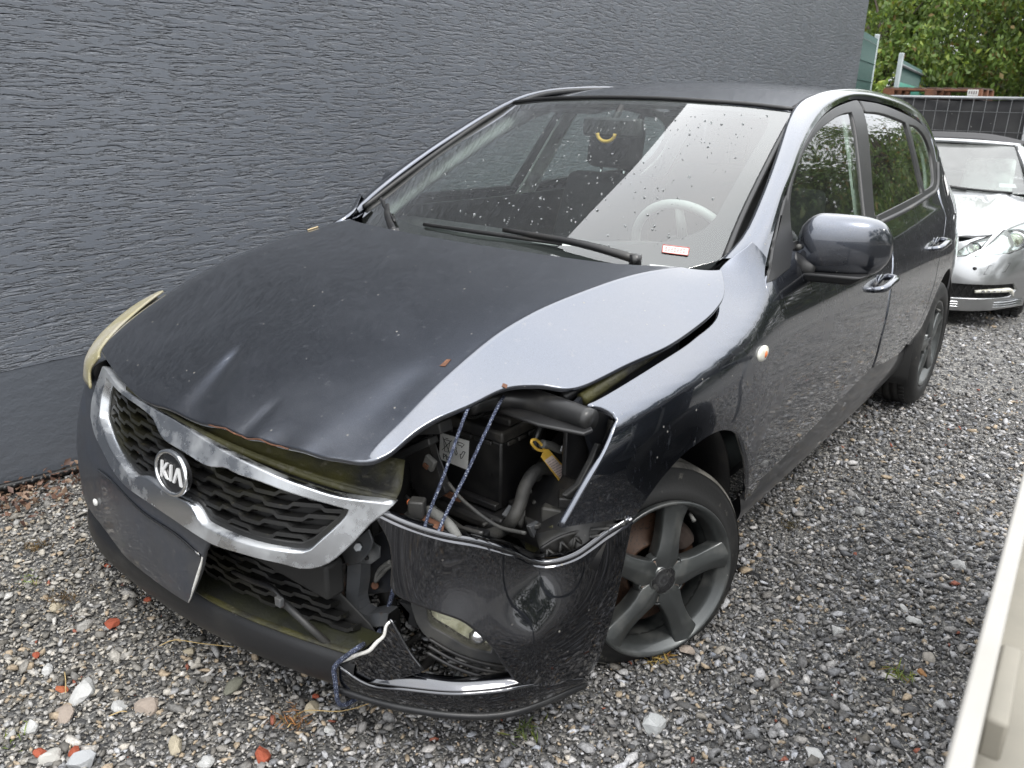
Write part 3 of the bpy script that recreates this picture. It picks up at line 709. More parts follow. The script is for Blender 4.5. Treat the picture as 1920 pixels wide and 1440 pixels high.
# leaf litter along the wall foot
n=900;C=np.stack([RNG.uniform(WX+.03,WX+.30,n)-0,RNG.uniform(-1.5,-.1,n),np.zeros(n)],1);C[:,0]=WX+.02+np.abs(RNG.normal(0,.12,n));C[:,2]=.022+.05*np.exp(-(C[:,0]-WX)/.10)*RNG.uniform(.2,1,n)
cl=np.array([(.14,.075,.05),(.19,.115,.075),(.10,.055,.04),(.24,.16,.11)])[RNG.integers(0,4,n)]*RNG.uniform(.7,1.2,(n,1))
tag(leaves('leaf_litter',C,RNG.uniform(.014,.042,n),cl,M['dry_leaf'],None,.1,.55),'brown dry leaves heaped at the foot of the dark wall',kind='stuff')
# ---------------------------------------------------------------- mesh fence with black sheet
M['wire']=mat('thin grey wire',(.11,.115,.12),.5,.3)
M['galv']=mat('galvanised steel',(.20,.21,.22),.38,.6,dirt=(.3,.3,.3),dscale=12)
M['sheet']=mat('black privacy sheet',(.042,.042,.044),.9,spec=.15,dirt=(.06,.06,.06),dscale=2.5,dpos=(.4,.7),dirt2=(.42,.40,.38),d2scale=9,d2pos=(.70,.72),bmp=(9,.15,.02))
M['green_sheet']=mat('green privacy strip',(.035,.19,.15),.5,dirt=(.07,.24,.19),dscale=14,dpos=(.4,.7),dirt2=(.14,.22,.10),d2scale=5,d2pos=(.55,.75))
M['green_wire']=mat('green coated wire',(.012,.05,.042),.5)
M['pale_post']=mat('pale grey post',(.42,.47,.48),.5,dirt=(.3,.33,.33),dscale=10)
fy=10.5
f=empty('mesh_fence',(0,fy,-.24),'galvanised mesh fence with black sheet at the end of the yard','fence')
for (x0,x1) in((-3.4,.1),(.12,3.6)):
    MB().tube([(x0,0,1.775),(x1,0,1.775)],.021,10).build('top_rail',M['galv'],f)
    for x in(x0,x1):MB().tube([(x,0,0),(x,0,1.775)],.02,8).build('upright',M['galv'],f)
    mb=MB()
    for i in range(25):
        x=x0+.06+i*(x1-x0-.12)/24;mb.tube([(x,-.018,.1),(x,-.018,1.77)],.003,5)
    for i in range(7):
        z=.2+i*.235;mb.tube([(x0,-.024,z),(x1,-.024,z)],.003,5)
    tag(mb.build('wire_mesh',M['wire'],f),kind='stuff')
G=[]
for i in range(120):
    x=-3.4+7*i/119
    G.append([(x,.012+.02*math.sin(x*3+z*2.2)+.012*math.sin(x*8+z*5),z-(.03*abs(math.sin(x*2.4)) if z>1.6 else 0)) for z in np.linspace(.05,1.765,16)])
grid_obj('privacy_sheet',G,M['sheet'],f,.002)
def green_fence(P,Q,zt,label,posts):
    P=np.array(P,float);Q=np.array(Q,float);f=empty('slatted_fence',(P[0],P[1],-.3),label,'fence');d=Q-P;L=np.linalg.norm(d);d/=L
    for s in posts:
        q=d*s*L;MB().box((q[0],q[1],zt/2+.2),(.06,.06,zt+.46)).build('post',M['pale_post'],f,.006)
    MB().tube([(0,0,zt+.28),(d[0]*L,d[1]*L,zt+.28)],.022,8).build('top_rail',M['galv'],f)
    nb=int(L/.05);mb=MB();nx=np.array([-d[1],d[0]])
    for i in range(nb):
        q=d*(i+.5)*.05;mb.tube([(q[0]+nx[0]*.02,q[1]+nx[1]*.02,.2),(q[0]+nx[0]*.02,q[1]+nx[1]*.02,zt+.36)],.004,5)
    for k in range(9):
        z=.3+k*.25;mb.tube([(nx[0]*.025,nx[1]*.025,z),(d[0]*L+nx[0]*.025,d[1]*L+nx[1]*.025,z)],.005,5)
    tag(mb.build('wire_grid',M['green_wire'],f),kind='stuff')
    for k in range(9):
        z=.32+k*.25
        G=[[(d[0]*L*i/20,d[1]*L*i/20,z+j*.232) for j in(0,.5,1)] for i in range(21)]
        if z+.232<zt+.2:grid_obj('privacy_strip',G,M['green_sheet'],f,.003)
    return f
g=green_fence((-2.24,12.0),(-1.98,10.2),2.29,'tall green privacy fence just past the end of the dark wall',(0,))
MB().box((.035,-.7,1.85),(.012,.05,.17)).build('white_plate',M['white_label'],g)
green_fence((-1.73,11.5),(-2.96,19.6),2.0,'receding green privacy fence with pale posts above the pallet',(0,.97))
# ---------------------------------------------------------------- pallet on a rack behind the fence
M['pallet']=mat('red brown pallet wood',(.20,.085,.045),.8,dirt=(.10,.05,.035),dscale=7,dpos=(.4,.7),dirt2=(.32,.18,.10),d2scale=30,bmp=(60,.4,.004))
M['pallet_dark']=mat('weathered pallet board',(.075,.05,.04),.85,dirt=(.13,.09,.06),dscale=9,bmp=(60,.4,.004))
p=empty('pallet',(-1.09,11.1,1.515),'red brown wooden pallet with a white card showing above the black fence','pallet')
for i in range(7):MB().box((-.54+i*.18,0.05,.135),(.10+.02*(i%2),.8,.02),rotz(.01*(i%3-1))).build('deck_board',M['pallet_dark'],p,.003)
for yy in(-.35,.05,.45):
    MB().box((0,yy,.113),(1.2,.1,.022)).build('stringer_board',M['pallet'],p,.003)
    for xx in(-.53,0,.53):MB().box((xx,yy,.062),(.145,.1,.08)).build('block',M['pallet'],p,.004)
    MB().box((0,yy,.011),(1.2,.1,.022)).build('bottom_board',M['pallet'],p,.003)
c_=MB().box((.50,-.405,.085),(.125,.004,.075)).build('card',M['white_label'],p)
for k in range(4):MB().box((.46+k*.027,-.4085,.088),(.014,.003,.038)).build('print',M['grey_ink'],c_)
r=empty('storage_rack',(-1.09,11.15,-.24),'dark steel rack carrying the pallet behind the fence','rack')
for xx in(-.55,.55):
    for yy in(-.3,.4):MB().box((xx,yy,.85),(.05,.05,1.7)).build('leg',M['dark_steel'],r)
MB().box((0,.05,1.704),(1.25,.85,.10)).build('shelf',M['dark_steel'],r)
# ---------------------------------------------------------------- trees
def tree(loc,h,rad,base,label,n=14000,size=(.07,.16),brown=.06,trunk=.14,group='trees behind the fences',seed=0):
    rs=np.random.default_rng(seed);t=empty('tree',loc,label,'tree',group)
    mb=MB();top=np.array([rs.normal(0,.3),rs.normal(0,.3),h*.8]);mb.tube([(0,0,-.1),top*.35+[.1,0,0],top*.7,top],[trunk,trunk*.75,trunk*.45,.03],9,spl=14)
    cl=[]
    for k in range(26):
        a=rs.uniform(0,6.28);z=h*rs.uniform(.25,.95);r=rad*math.sqrt(max(.05,1-((z-h*.58)/(h*.5))**2))*rs.uniform(.35,1)
        b=np.array([r*math.cos(a),r*math.sin(a),z]);s=top*(z/h*.75);cl.append((b,rs.uniform(.45,.95)*rad*.42))
        mb.tube([s,(s+b)/2+[0,0,.25],b],[.05,.03,.01],5,spl=6)
    mb.build('trunk',M['bark'],t)
    C=[];k=n//len(cl)
    for b,r in cl:
        # hanging sprays inside each clump
        ns=34;sp=b+rs.normal(0,1,(ns,3))*r*np.array([.6,.6,.45]);q=sp[rs.integers(0,ns,k)]
        u=rs.uniform(0,1,(k,1));dirs=rs.normal(0,.12,(k,3))*r*1.1;C.append(q+dirs-np.array([0,0,1])*u*r*.5)
    C=np.vstack(C);m=len(C)
    leaves('crown',C,rs.uniform(*size,m),leaf_cols(m,base,.45,brown),M['leaf'],t,.75,.5)
    return t
tree((-6.3,20,-.3),7.5,2.5,(.085,.14,.032),'leafy tree rising directly behind the dark wall corner',14000,seed=1)
tree((-3.6,17.5,-.3),4.6,1.9,(.105,.165,.036),'yellow green tree with hanging sprays above the receding green fence',24000,brown=.04,seed=2)
tree((-.8,19.5,-.3),6.8,2.6,(.11,.17,.036),'tall tree with yellowing hanging leaves above the pallet',28000,brown=.05,seed=3)
tree((1.6,18,-.3),5.4,2.3,(.075,.125,.03),'darker green tree at the far right above the mesh fence',22000,seed=4)
tree((-2.2,23,-.3),5.2,2.4,(.030,.050,.018),'dark ivy green tree deep between the two yellow green ones',20000,brown=.0,seed=5)
tree((4.4,22,-.3),7.4,2.7,(.075,.125,.03),'rear tree reaching past the right edge of the yard',12000,seed=6)
tree((-3.2,15.0,-.3),2.9,.8,(.16,.23,.045),'bright lime round leaved bush between wall and green fence',3000,size=(.09,.14),brown=0,trunk=.04,seed=8)
tree((-4.6,27,-.3),6.4,3.2,(.045,.08,.022),'dark bushy tree at the back between wall and pallet',20000,(.12,.24),seed=9)
tree((.3,28,-.3),6.6,3.4,(.045,.08,.022),'dark bushy tree at the back above the silver car',20000,(.12,.24),seed=10)
# the wood across the yard, mirrored in the side windows
n=60000;rs=np.random.default_rng(11);C=[]
for k in range(240):
    q_=rs.uniform(0,1);x,y=(4.6+q_*2*8,25-q_*2*4) if q_<.5 else (12.6+rs.uniform(-1,1),21-(q_-.5)*2*26);x+=rs.uniform(-.8,.8);y+=rs.uniform(-1.2,1.2);z=rs.uniform(0,7.2 if x>7 else 5.0)*(1-.10*abs(math.sin(y*.7)));r=rs.uniform(.6,1.3)
    C.append(np.array([x,y,z])+rs.normal(0,1,(n//240,3))*r*np.array([.5,.6,.45]))
C=np.vstack(C);tag(leaves('far_wood',C,rs.uniform(.16,.34,len(C)),leaf_cols(len(C),(.05,.072,.02),.5,.03),M['leaf'],None,.6,.6),'leafy wood across the yard mirrored in the side windows',kind='stuff')

# ================================================================ the wrecked hatchback
car=empty('hatchback_car',(0,0,0),'dark grey hatchback with its left front corner smashed open','car')
fside=lambda y,z,off=0:np.stack([side_x(y,z)-off,np.asarray(y,float)+0*z,np.asarray(z,float)+0*y],-1)
fhood=lambda x,y:np.stack([x,y,hood_z(x,y)],-1)
ffront=lambda x,z,off=0:np.stack([x,front_y(x,z)+off,z],-1)
fcorner=lambda t,z,off=0:corner_p(np.asarray(t),np.asarray(z),off)
fwind=lambda x,z,off=0:np.stack([x,wind_y(x,z)+off,z],-1)
froof=lambda x,y,off=0:np.stack([x,y,roof_z(x,y)-off],-1)
def side(name,out,m,off=0,parent=car,both=False,**k):
    o=panel(name,lambda y,z:fside(y,z,off),out,m,parent,**k)
    if both:panel(name,lambda y,z:fside(y,z,off),out,m,parent,mirror=True,**k)
    return o
# ---- hood
HO=[(.735,.29),(.778,.22),(.788,.165),(.786,.08),(.772,-.06),(.738,-.18),(.7005,-.3066),(.645,-.365),(.6033,-.4267),(.58,-.514),(.5445,-.6065),(.522,-.69),(.4987,-.7192),(.45,-.735),(.4029,-.7484),(.3218,-.7641),(.2256,-.7822),(.1207,-.790),(.0427,-.7954),(-.0702,-.8019),(-.177,-.7984),(-.2991,-.7744),(-.43,-.738),(-.504,-.7148)]
HO+=[(-.535,-.70),(-.60,-.62),(-.655,-.50),(-.70,-.34),(-.715,-.15),(-.73,.10),(-.735,.27)]
HO+=[(-.62,.22),(-.45,.13),(-.2,.075),(0,.06),(.16,.066),(.36,.09),(.52,.136),(.66,.235)]
hood=panel('hood',fhood,HO,M['paint_dirty'],car,res=.0125,thick=.014,c=(0,-.3,.3),sharp=55,lines=[np.stack([smooth_interp(np.linspace(-.71,.24,110),_CY,_CX)+o_,np.linspace(-.71,.24,110)],1) for o_ in(-.0125,-.006,0,.006,.0125)])
for L in ([(.470,-.478),(.482,-.474),(.479,-.452),(.470,-.456)],[(.600,-.432),(.610,-.428),(.606,-.420),(.597,-.424)]):
    q=fhood(np.array([a for a,_ in L]),np.array([b for _,b in L]));MB().prism(q+np.array([0,0,.0008]),(0,0,.0006)).build('rust_chip',M['rust'],hood)
q=[(x,y-.001) for x,y in HO if .02<x<.46 and y<-.70];q=np.array(sorted(q));xs_=np.linspace(.10,.33,40);ys_=np.interp(xs_,q[:,0],q[:,1])
zz_=hood_z(xs_,ys_)-.004-.003*np.abs(np.sin(xs_*61));MB().tube(np.stack([xs_,ys_-.0025,zz_],1),.0016,5).build('rusty_edge',M['rust'],hood)
# underside frame of the hood and the dark bay lining
loft('hood_lining',[[(x,y+.02,float(hood_base(x,y))-.035) for x in np.linspace(-.60,.34,12)] for y in(-.62,-.40,-.15,.12)],M['plastic'],car,24,8)
# ---- front fender (left, bent) and right fender
FE=[(-0.3142,0.8093),(-0.2915,0.8031),(-0.2785,0.7917),(-0.2808,0.7801),(-0.2985,0.7664),(-0.3239,0.7387),(-0.3868,0.6721),(-0.4469,0.5904),(-0.4031,0.5842),(-0.2413,0.546),(-0.2341,0.5448),(-0.1954,0.5838),(-0.1535,0.6166),(-0.0907,0.6488),(-0.0383,0.6612),(0.0376,0.6687),(0.107,0.6582),(0.1805,0.6204),(0.2503,0.5389),(0.3596,0.4014),(0.45,0.2978),(0.4774,0.3395),(0.3675,0.5577),(0.3589,0.7129),(0.3777,0.8033),(0.4103,0.8664),(0.3948,0.9256),(0.3997,0.9626),(0.4452,1.0209),(0.4176,1.06),(0.3166,0.9986),(0.2011,0.9141),(0.0605,0.8769),(-0.102,0.8474),(-0.2779,0.8145)]
fl=side('front_fender',FE,M['paint'],res=.0135,thick=.016,sharp=35)
FR=[(-.30,.80),(-.40,.70),(-.42,.60),(-.32,.57),(-.25,.55),(-.2,.60),(-.09,.65),(.037,.669),(.18,.62),(.25,.54),(.33,.42),(.36,.34),(.42,.34),(.36,.56),(.36,.71),(.40,.86),(.40,.96),(.44,1.02),(.40,1.06),(.24,1.0),(.14,.93),(0,.90),(-.15,.865)]
side('front_fender',FR,M['paint'],mirror=True,res=.03)
# repeater lamp
P0=np.array([(0.8707,0.29,0.8071)][0])
mb=MB();mb.ball((0,0,0),.03,14,8,(.32,1.15,.72));o=mb.build('side_repeater',M['clear_lens'],car);o.location=P0
mb=MB();mb.ball((0,0,0),.0105,8,6,(.6,1,1));q=mb.build('bulb',M['orange'],o);q.location=(.006,0,0)
# ---- doors
belt=[(.63,1.030),(1.0,1.024),(1.36,1.018)]
FD=[(0.4069,0.9657),(0.3948,0.9256),(0.4103,0.8664),(0.3777,0.8033),(0.3589,0.7129),(0.3675,0.5577),(0.4504,0.3763)]+[(1.305,0.4735),(1.435,0.4887)]+[(1.4427,0.6169),(1.4962,0.7896),(1.5313,0.8576),(1.5551,0.9055),(1.4573,1.0005)]+[(1.36,1.012),(1.0,1.018),(.63,1.024),(.45,.985)]
fd=side('front_door',FD,M['paint'],res=.03,thick=.02)
side('front_door',FD,M['paint'],mirror=True,res=.05,thick=.02)
RD=[(1.4779,1.0003),(1.5828,0.9022),(1.56,0.8537),(1.5268,0.7848),(1.4775,0.6095),(1.4777,0.4776)]+[(1.90,.42),(2.06,.44),(2.2,.52),(2.29,.64),(2.37,.76),(2.48,.86),(2.60,.93),(2.56,1.035),(2.45,1.046),(2.2,1.032),(1.8,1.016)]
rd=side('rear_door',RD,M['paint'],res=.03,thick=.02)
side('rear_door',RD,M['paint'],mirror=True,res=.05,thick=.02)
# quarter panel with the wheel arch, up to the roof
AR=[(2.65+.372*math.cos(R_(a)),.31+.372*math.sin(R_(a))) for a in range(168,-1,-14)]
QP=[(2.08,.435),(2.2,.50),(2.30,.63),(2.38,.755),(2.49,.855),(2.61,.925),(2.62,1.03),(2.70,1.12),(2.735,1.20),(2.745,1.265),(2.84,1.19),(2.93,1.085),(3.06,1.02),(3.20,.96),(3.26,.90),(3.30,.85),(3.30,.60),(3.28,.40),(3.06,.32)]+AR[::-1]+[(2.2,.40)]
side('quarter_panel',QP,M['paint'],both=True,res=.035)
# sills
for s in(1,-1):
    c0=[(s*(float(side_x(y,.35))-.03+.01),y,.345+.09*max(0,y-.5)/1.6) for y in(.40,.9,1.4,2.0,2.3)]
    c1=[(s*(float(side_x(y,.30))+.006),y,.285+.04*(y-.4)/1.9) for y in(.40,.9,1.4,2.0,2.3)]
    c2=[(s*(float(side_x(y,.24))-.002),y,.222) for y in(.40,.9,1.4,2.0,2.3)]
    c3=[(s*(float(side_x(y,.24))-.08),y,.195) for y in(.40,.9,1.4,2.0,2.3)]
    loft('sill',[c0,c1,c2,c3],M['sill_paint'],car,20,14)
# window frames, glass, pillars (left outlines traced; right mirrored)
FF_=[(0.6974,1.1509),(0.7754,1.2074),(0.9361,1.2868),(1.125,1.3514),(1.3466,1.3942),(1.6412,1.423)]+[(1.6982,1.4236),(1.4595,1.022)]+[(1.36,1.010),(1.0,1.016),(.63,1.022)]
FG=[(0.6394,1.0367),(0.7095,1.1501),(0.8441,1.2399),(1.0485,1.3171),(1.2522,1.3587),(1.4173,1.3805),(1.5267,1.3859),(1.3572,1.0262)]
FG=[FG[0]]+FG[1:]
FFo=[(.60,1.02),(.66,1.10)]+FF_[0:6]+FF_[6:8]+FF_[8:]
side('window_frame',FFo,M['black_trim'],off=-.002,both=True,res=.03,holes=[FG],sharp=50)
side('window_glass',FG,M['side_glass'],off=.006,both=True,res=.06,thick=.004,sharp=50)
RFo=[(1.7274,1.4239),(1.9643,1.4145),(2.213,1.3891)]+[(2.47,1.352),(2.66,1.30),(2.71,1.22),(2.68,1.14),(2.58,1.048),(2.2,1.028),(1.8,1.012),(1.50,1.012)]
RG=[(1.495,1.0297),(1.672,1.388),(1.9098,1.3826),(2.1294,1.3619)]+[(2.26,1.345),(2.27,1.20),(2.27,1.055)]
QG=[(2.31,1.06),(2.31,1.335),(2.45,1.325),(2.58,1.28),(2.63,1.215),(2.60,1.14),(2.52,1.075)]
side('window_frame',RFo,M['black_trim'],off=-.002,both=True,res=.03,holes=[RG,QG],sharp=50)
side('window_glass',RG,M['side_glass'],off=.006,both=True,res=.06,thick=.004,sharp=50)
side('quarter_glass',QG,M['side_glass'],off=.006,both=True,res=.05,thick=.004,sharp=60)
# belt moulding under the side glass
for s in(1,-1):
    pts=[(s*(float(side_x(y,z))+.005),y,z) for (y,z) in[(.66,1.022),(1.0,1.018),(1.36,1.012),(1.46,1.008),(1.9,1.018),(2.3,1.036),(2.52,1.05),(2.62,1.09),(2.70,1.16)]]
    MB().tube(pts,.009,8,spl=40).build('belt_moulding',M['plastic_grey'],car)
# mirror sail triangle
SA=[(0.6781,1.1596),(0.6374,1.034),(0.5669,0.982),(0.4069,0.9657),(0.5134,1.0509)]
side('mirror_sail',SA,M['black_trim'],off=-.006,both=True,res=.03,smooth=False)
# A pillar and cant rail: from the windscreen edge over to the door frame
WE=[(0.6939,0.353,0.9976),(0.7013,0.3772,1.0081),(0.7096,0.4706,1.0548),(0.6877,0.6211,1.1404),(0.6511,0.7891,1.2328),(0.5802,1.0804,1.3755)]
RE=[(.565,1.3,1.425),(.553,1.6,1.445),(.555,2.0,1.450),(.552,2.5,1.425),(.545,2.85,1.375),(.555,3.02,1.30),(.585,3.12,1.18)]
DF=[(0.781,0.4247,1.0293),(0.7792,0.4958,1.0529),(0.7361,0.6702,1.1601),(0.7174,0.7712,1.2077),(0.6829,0.9349,1.2915),(0.6522,1.1258,1.3562),(0.6227,1.3543,1.401)]
DF=[(0.7948,0.4367,1.0097)]+DF[1:]+[(0.5949,1.66,1.4287),(0.5995,1.9843,1.4206)]+[tuple(fside(np.array([a]),np.array([b]))[0]) for a,b in((2.35,1.393),(2.58,1.352),(2.72,1.295),(2.84,1.20),(2.93,1.09))]
inn=np.array(cr(WE+RE,60));outc=np.array(cr(DF,60))
mid=.5*(inn+outc)+np.array([.012,-.010,.016])
q1=inn+.04*(outc-inn)+np.array([-.001,-.010,.012]);q2=inn+.22*(outc-inn)+np.array([.002,-.014,.021]);q3=inn+.62*(outc-inn)+np.array([.014,-.010,.014])
for mir in(False,True):loft('roof_rail',[inn,q1,q2,q3,outc],M['paint'],car,60,16,mirror=mir)
# windscreen with its black border, seal and roof
WB=[(-.695,1.015),(-.66,1.12),(-.612,1.28),(-.578,1.383),(-.3,1.403),(0,1.409),(.3,1.403),(.578,1.381),(.612,1.28),(.66,1.12),(.695,1.015),(.60,.985),(.35,.965),(0,.955),(-.35,.965),(-.60,.985)]
WI=[(-.655,1.045),(-.63,1.12),(-.585,1.28),(-.553,1.362),(-.3,1.388),(0,1.395),(.3,1.388),(.50,1.368),(.538,1.345),(.568,1.26),(.605,1.12),(.607,1.085),(.57,1.05),(.35,1.022),(0,1.012),(-.35,1.018),(-.60,1.035)]
ws=panel('windscreen',lambda x,z:fwind(x,z,.0),WB,M['windshield'],car,res=.04,thick=.004,c=(0,2,.5),sharp=50)
panel('border',lambda x,z:fwind(x,z,.006),WB,M['frit'],ws,res=.04,thick=.002,c=(0,2,.5),holes=[WI],sharp=50)
for s in(1,-1):
    q=fwind(np.array([s*.698,s*.662,s*.614,s*.58]),np.array([1.01,1.12,1.28,1.384]))+np.array([s*.006,0,.006])
    MB().tube(q,.010,8,spl=24).build('windscreen_seal',M['black_trim'],car)
q=fwind(np.linspace(-.58,.58,9),np.array([1.384,1.397,1.404,1.409,1.4105,1.409,1.404,1.397,1.384]))+np.array([0,.006,.006])
MB().tube(q,.007,8,spl=30).build('windscreen_seal',M['black_trim'],car)
RO=[(-.57,1.125),(-.3,1.075),(0,1.065),(.3,1.075),(.57,1.115),(.56,1.3),(.545,1.6),(.545,2.0),(.545,2.5),(.54,2.9),(0,3.05),(-.54,2.9),(-.545,2.5),(-.545,1.9),(-.55,1.5)]
panel('roof',froof,RO,M['paint_dirty'],car,res=.05,thick=.02,c=(0,2,.5),sharp=50)
for s in(1,-1):MB().tube([(s*.568,1.12,1.390),(s*.560,1.3,1.426),(s*.549,1.6,1.446),(s*.549,2.0,1.451),(s*.549,2.5,1.427),(s*.545,2.88,1.372)],.010,8,spl=40).build('roof_moulding',M['black_trim'],car)
panel('headliner',lambda x,y:froof(x,y,.035),[(a*.96,b*.98+.06) for a,b in RO],M['headliner'],car,res=.12,thick=.004,c=(0,2,.5))
# tail
loft('tailgate',[[(x,2.93-.1*(x/.55)**2+.06,1.38-.04*(x/.55)**2) for x in np.linspace(-.56,.56,9)],[(x*1.1,3.17-.08*(x/.6)**2,1.08) for x in np.linspace(-.60,.60,9)],[(x*1.1,3.32-.06*(x/.6)**2,.90) for x in np.linspace(-.66,.66,9)],[(x*1.1,3.34-.05*(x/.6)**2,.62) for x in np.linspace(-.66,.66,9)]],M['paint'],car,30,20,.01)
loft('rear_bumper',[[(x,3.36-.10*(x/.76)**4,z) for x in np.linspace(-.77,.77,11)] for z in(.62,.52,.40,.30)],M['bumper_paint'],car,30,10,.01)
for s in(1,-1):
    MB().box((s*.60,3.20,.93),(.14,.20,.20),rotz(-s*.25),.03).build('tail_lamp',M['red_lens'],car,.02)
# sticker on the rear pillar
q=fside(np.array([2.80,2.86,2.85,2.79]),np.array([1.08,1.10,1.02,1.005]));MB().prism(q+[.004,0,0],(.001,0,0)).build('pillar_sticker',M['white_label'],car)
# door handles
for (px_,nm,par) in (([(0.87,1.3735,0.8184)][0],'door_handle',fd),([(0.8534,2.3145,0.841)][0],'door_handle',rd)):
    x,y,z=px_
    for s in(1,-1):
        pr=par if s==1 else car
        mb=MB();mb.tube([(s*(x-.004),y-.095,z-.012),(s*(x+.030),y-.075,z-.005),(s*(x+.036),y,z+.004),(s*(x+.03),y+.075,z+.006),(s*(x-.004),y+.095,z+.006)],[.010,.014,.0145,.014,.012],10,spl=20)
        mb.ball((s*x,y-.01,z+.005),.036,14,8,(.18,1.15,.75))
        mb.build(nm,M['paint'],pr)
    MB().ball((x,y-.065,z-.002),.017,10,6,(.5,1,1)).build('lock_barrel',M['cap_black'],par)
# ---- exterior mirrors
def mirror(s):
    m=empty('side_mirror',(0,0,0));m.parent=car
    prof=[]
    n=26;rows=[]
    # housing: rounded pod, x from .80 to 1.03, facing forward -y
    xs_=np.linspace(0,1,13)
    for u in xs_:
        x=.782+.238*u
        hgt=.088*(1-.35*u**6)*min(1,(u+.06)*5)**.5*(1-max(0,u-.90)*6.0); hgt=max(hgt,.010)
        zc=1.026+.012*u-.012*(u**2);dep=.075*math.sqrt(max(.02,1-(u-.42)**2*2.2))*(1-max(0,u-.88)*6);dep=max(dep,.008)
        ring=[]
        for k in range(n):
            t=2*math.pi*k/n;cy,sz=math.cos(t),math.sin(t)
            e=.62;yy=math.copysign(abs(cy)**e,cy)*dep;zz=math.copysign(abs(sz)**.72,sz)*hgt
            if yy>0:yy*=.25
            ring.append((s*x,.735+.012*u*u*3+yy+.03*u,zc+zz))
        rows.append(ring)
    G=np.array(rows);G=np.concatenate([G,G[:,:1]],1)
    o=grid_obj('mirror_housing',G,M['paint'],m)
    bm=bmesh.new();bm.from_mesh(o.data);bmesh.ops.holes_fill(bm,edges=[e for e in bm.edges if e.is_boundary]);bmesh.ops.remove_doubles(bm,verts=bm.verts,dist=1e-5);bmesh.ops.recalc_face_normals(bm,faces=bm.faces[:]);bm.to_mesh(o.data);bm.free()
    ss=o.modifiers.new('sub','SUBSURF');ss.levels=1;ss.render_levels=1
    # lower black edge and foot
    MB().hexa([(s*.80,.668,.925),(s*.95,.675,.932),(s*.96,.745,.932),(s*.80,.745,.922),(s*.795,.655,.952),(s*.985,.668,.960),(s*.99,.75,.960),(s*.795,.75,.952)]).build('lower_shell',M['black_trim'],m,.008)
    MB().tube([(s*.770,.655,.975),(s*.795,.68,.965),(s*.84,.70,.955)],[.046,.036,.026],12,spl=8).build('mirror_foot',M['black_trim'],m)
    MB().box((s*.905,.762,1.028),(.185,.006,.115),None,.003).build('mirror_glass',M['bright_chrome'],m)
mirror(1);mirror(-1)
# ---- wipers and cowl
loft('cowl',[[(x,float(wind_y(x,.985))-.005,.975) for x in np.linspace(-.68,.68,15)],[(x,.20+.20*abs(x/.7)**2.5-.05,.965) for x in np.linspace(-.70,.70,15)],[(x,.10+.20*abs(x/.7)**2.5-.02,.945) for x in np.linspace(-.72,.72,15)]],M['plastic'],car,40,10)
def wiper(piv,pts):
    w_=empty('wiper',(0,0,0));w_.parent=car
    q=np.array(pts)
    MB().tube(np.vstack([[piv],q[:2]]),[.013,.010,.007],8,spl=14).build('wiper_arm',M['plastic'],w_)
    MB().tube(q[2:],[.006,.007,.006],6,spl=16).build('wiper_blade',M['black_trim'],w_)
    MB().cyl(np.array(piv)-[0,0,.015],np.array(piv)+[0,0,.012],.017,14).build('spindle_cap',M['cap_black'],w_)
def W(x,z,o=.012):
    p=fwind(np.array([x]),np.array([z]))[0];return tuple(p+np.array([0,-o,o*.9]))
wiper(W(.52,.992,.02),[W(.36,1.015,.022),W(.10,1.030,.016),W(.30,1.018,.010),W(0,1.022,.008),W(-.22,1.020,.006)])
wiper(W(-.28,.985,.02),[W(-.40,1.012,.022),W(-.50,1.035,.016),W(-.36,1.010,.01),W(-.52,1.030,.008),W(-.645,1.045,.006)])
# windscreen stickers
def on_wind(L,off):
    q=fwind(np.array([a for a,_ in L]),np.array([b for _,b in L]));return q+np.array([0,-off,off])
SQ=[(0.5397,1.0349),(0.6047,1.0309),(0.6142,1.0152),(0.5511,1.0191)]
st=MB().prism(on_wind(SQ,.0012),(0,-.0004,.0004)).build('red_framed_sticker',M['sticker_pale'],ws)
sq=on_wind(SQ,.0020);mb=MB()
for i in range(4):mb.tube([sq[i],sq[(i+1)%4]],.0011,4)
for k in (.3,.5,.7):
    a=sq[0]*(1-k)+sq[3]*k;b_=sq[1]*(1-k)+sq[2]*k
    for j in range(7):
        p=a+(b_-a)*(.1+.115*j);mb.tube([p,p+(b_-a)*.075],.0009,4)
mb.build('print',M['red_ink'],ws)
MB().prism(on_wind([(0.5451,0.9937),(0.6018,0.9908),(0.6043,0.9865),(0.5478,0.9894)],.0012),(0,-.0005,.0005)).build('paper_strip',M['sticker_pale'],ws)
# rain drops and specks on the glass
rs=np.random.default_rng(5);mb=MB()
for k in range(520):
    x=rs.uniform(-.5,.58);z=rs.uniform(1.02,1.37)
    if abs(x)>.62-.25*(z-1.0):continue
    r=(.0011+.0036*rs.uniform(0,1)**2.5)*(1.0 if x>-.1 else .6);p=fwind(np.array([x]),np.array([z]))[0]+np.array([0,-.001,.001]);mb.ball(p,r,7,4,(1,.6+.5*rs.uniform(),.4+1.1*rs.uniform()**3))
m_,t_,p_,o_=nodes('water drop');p_.inputs['Base Color'].default_value=(.75,.78,.78,1);p_.inputs['Transmission Weight'].default_value=.75;p_.inputs['Roughness'].default_value=.08;p_.inputs['IOR'].default_value=1.33
M['drop']=m_
tag(mb.build('rain_drops',M['drop'],ws),kind='stuff')
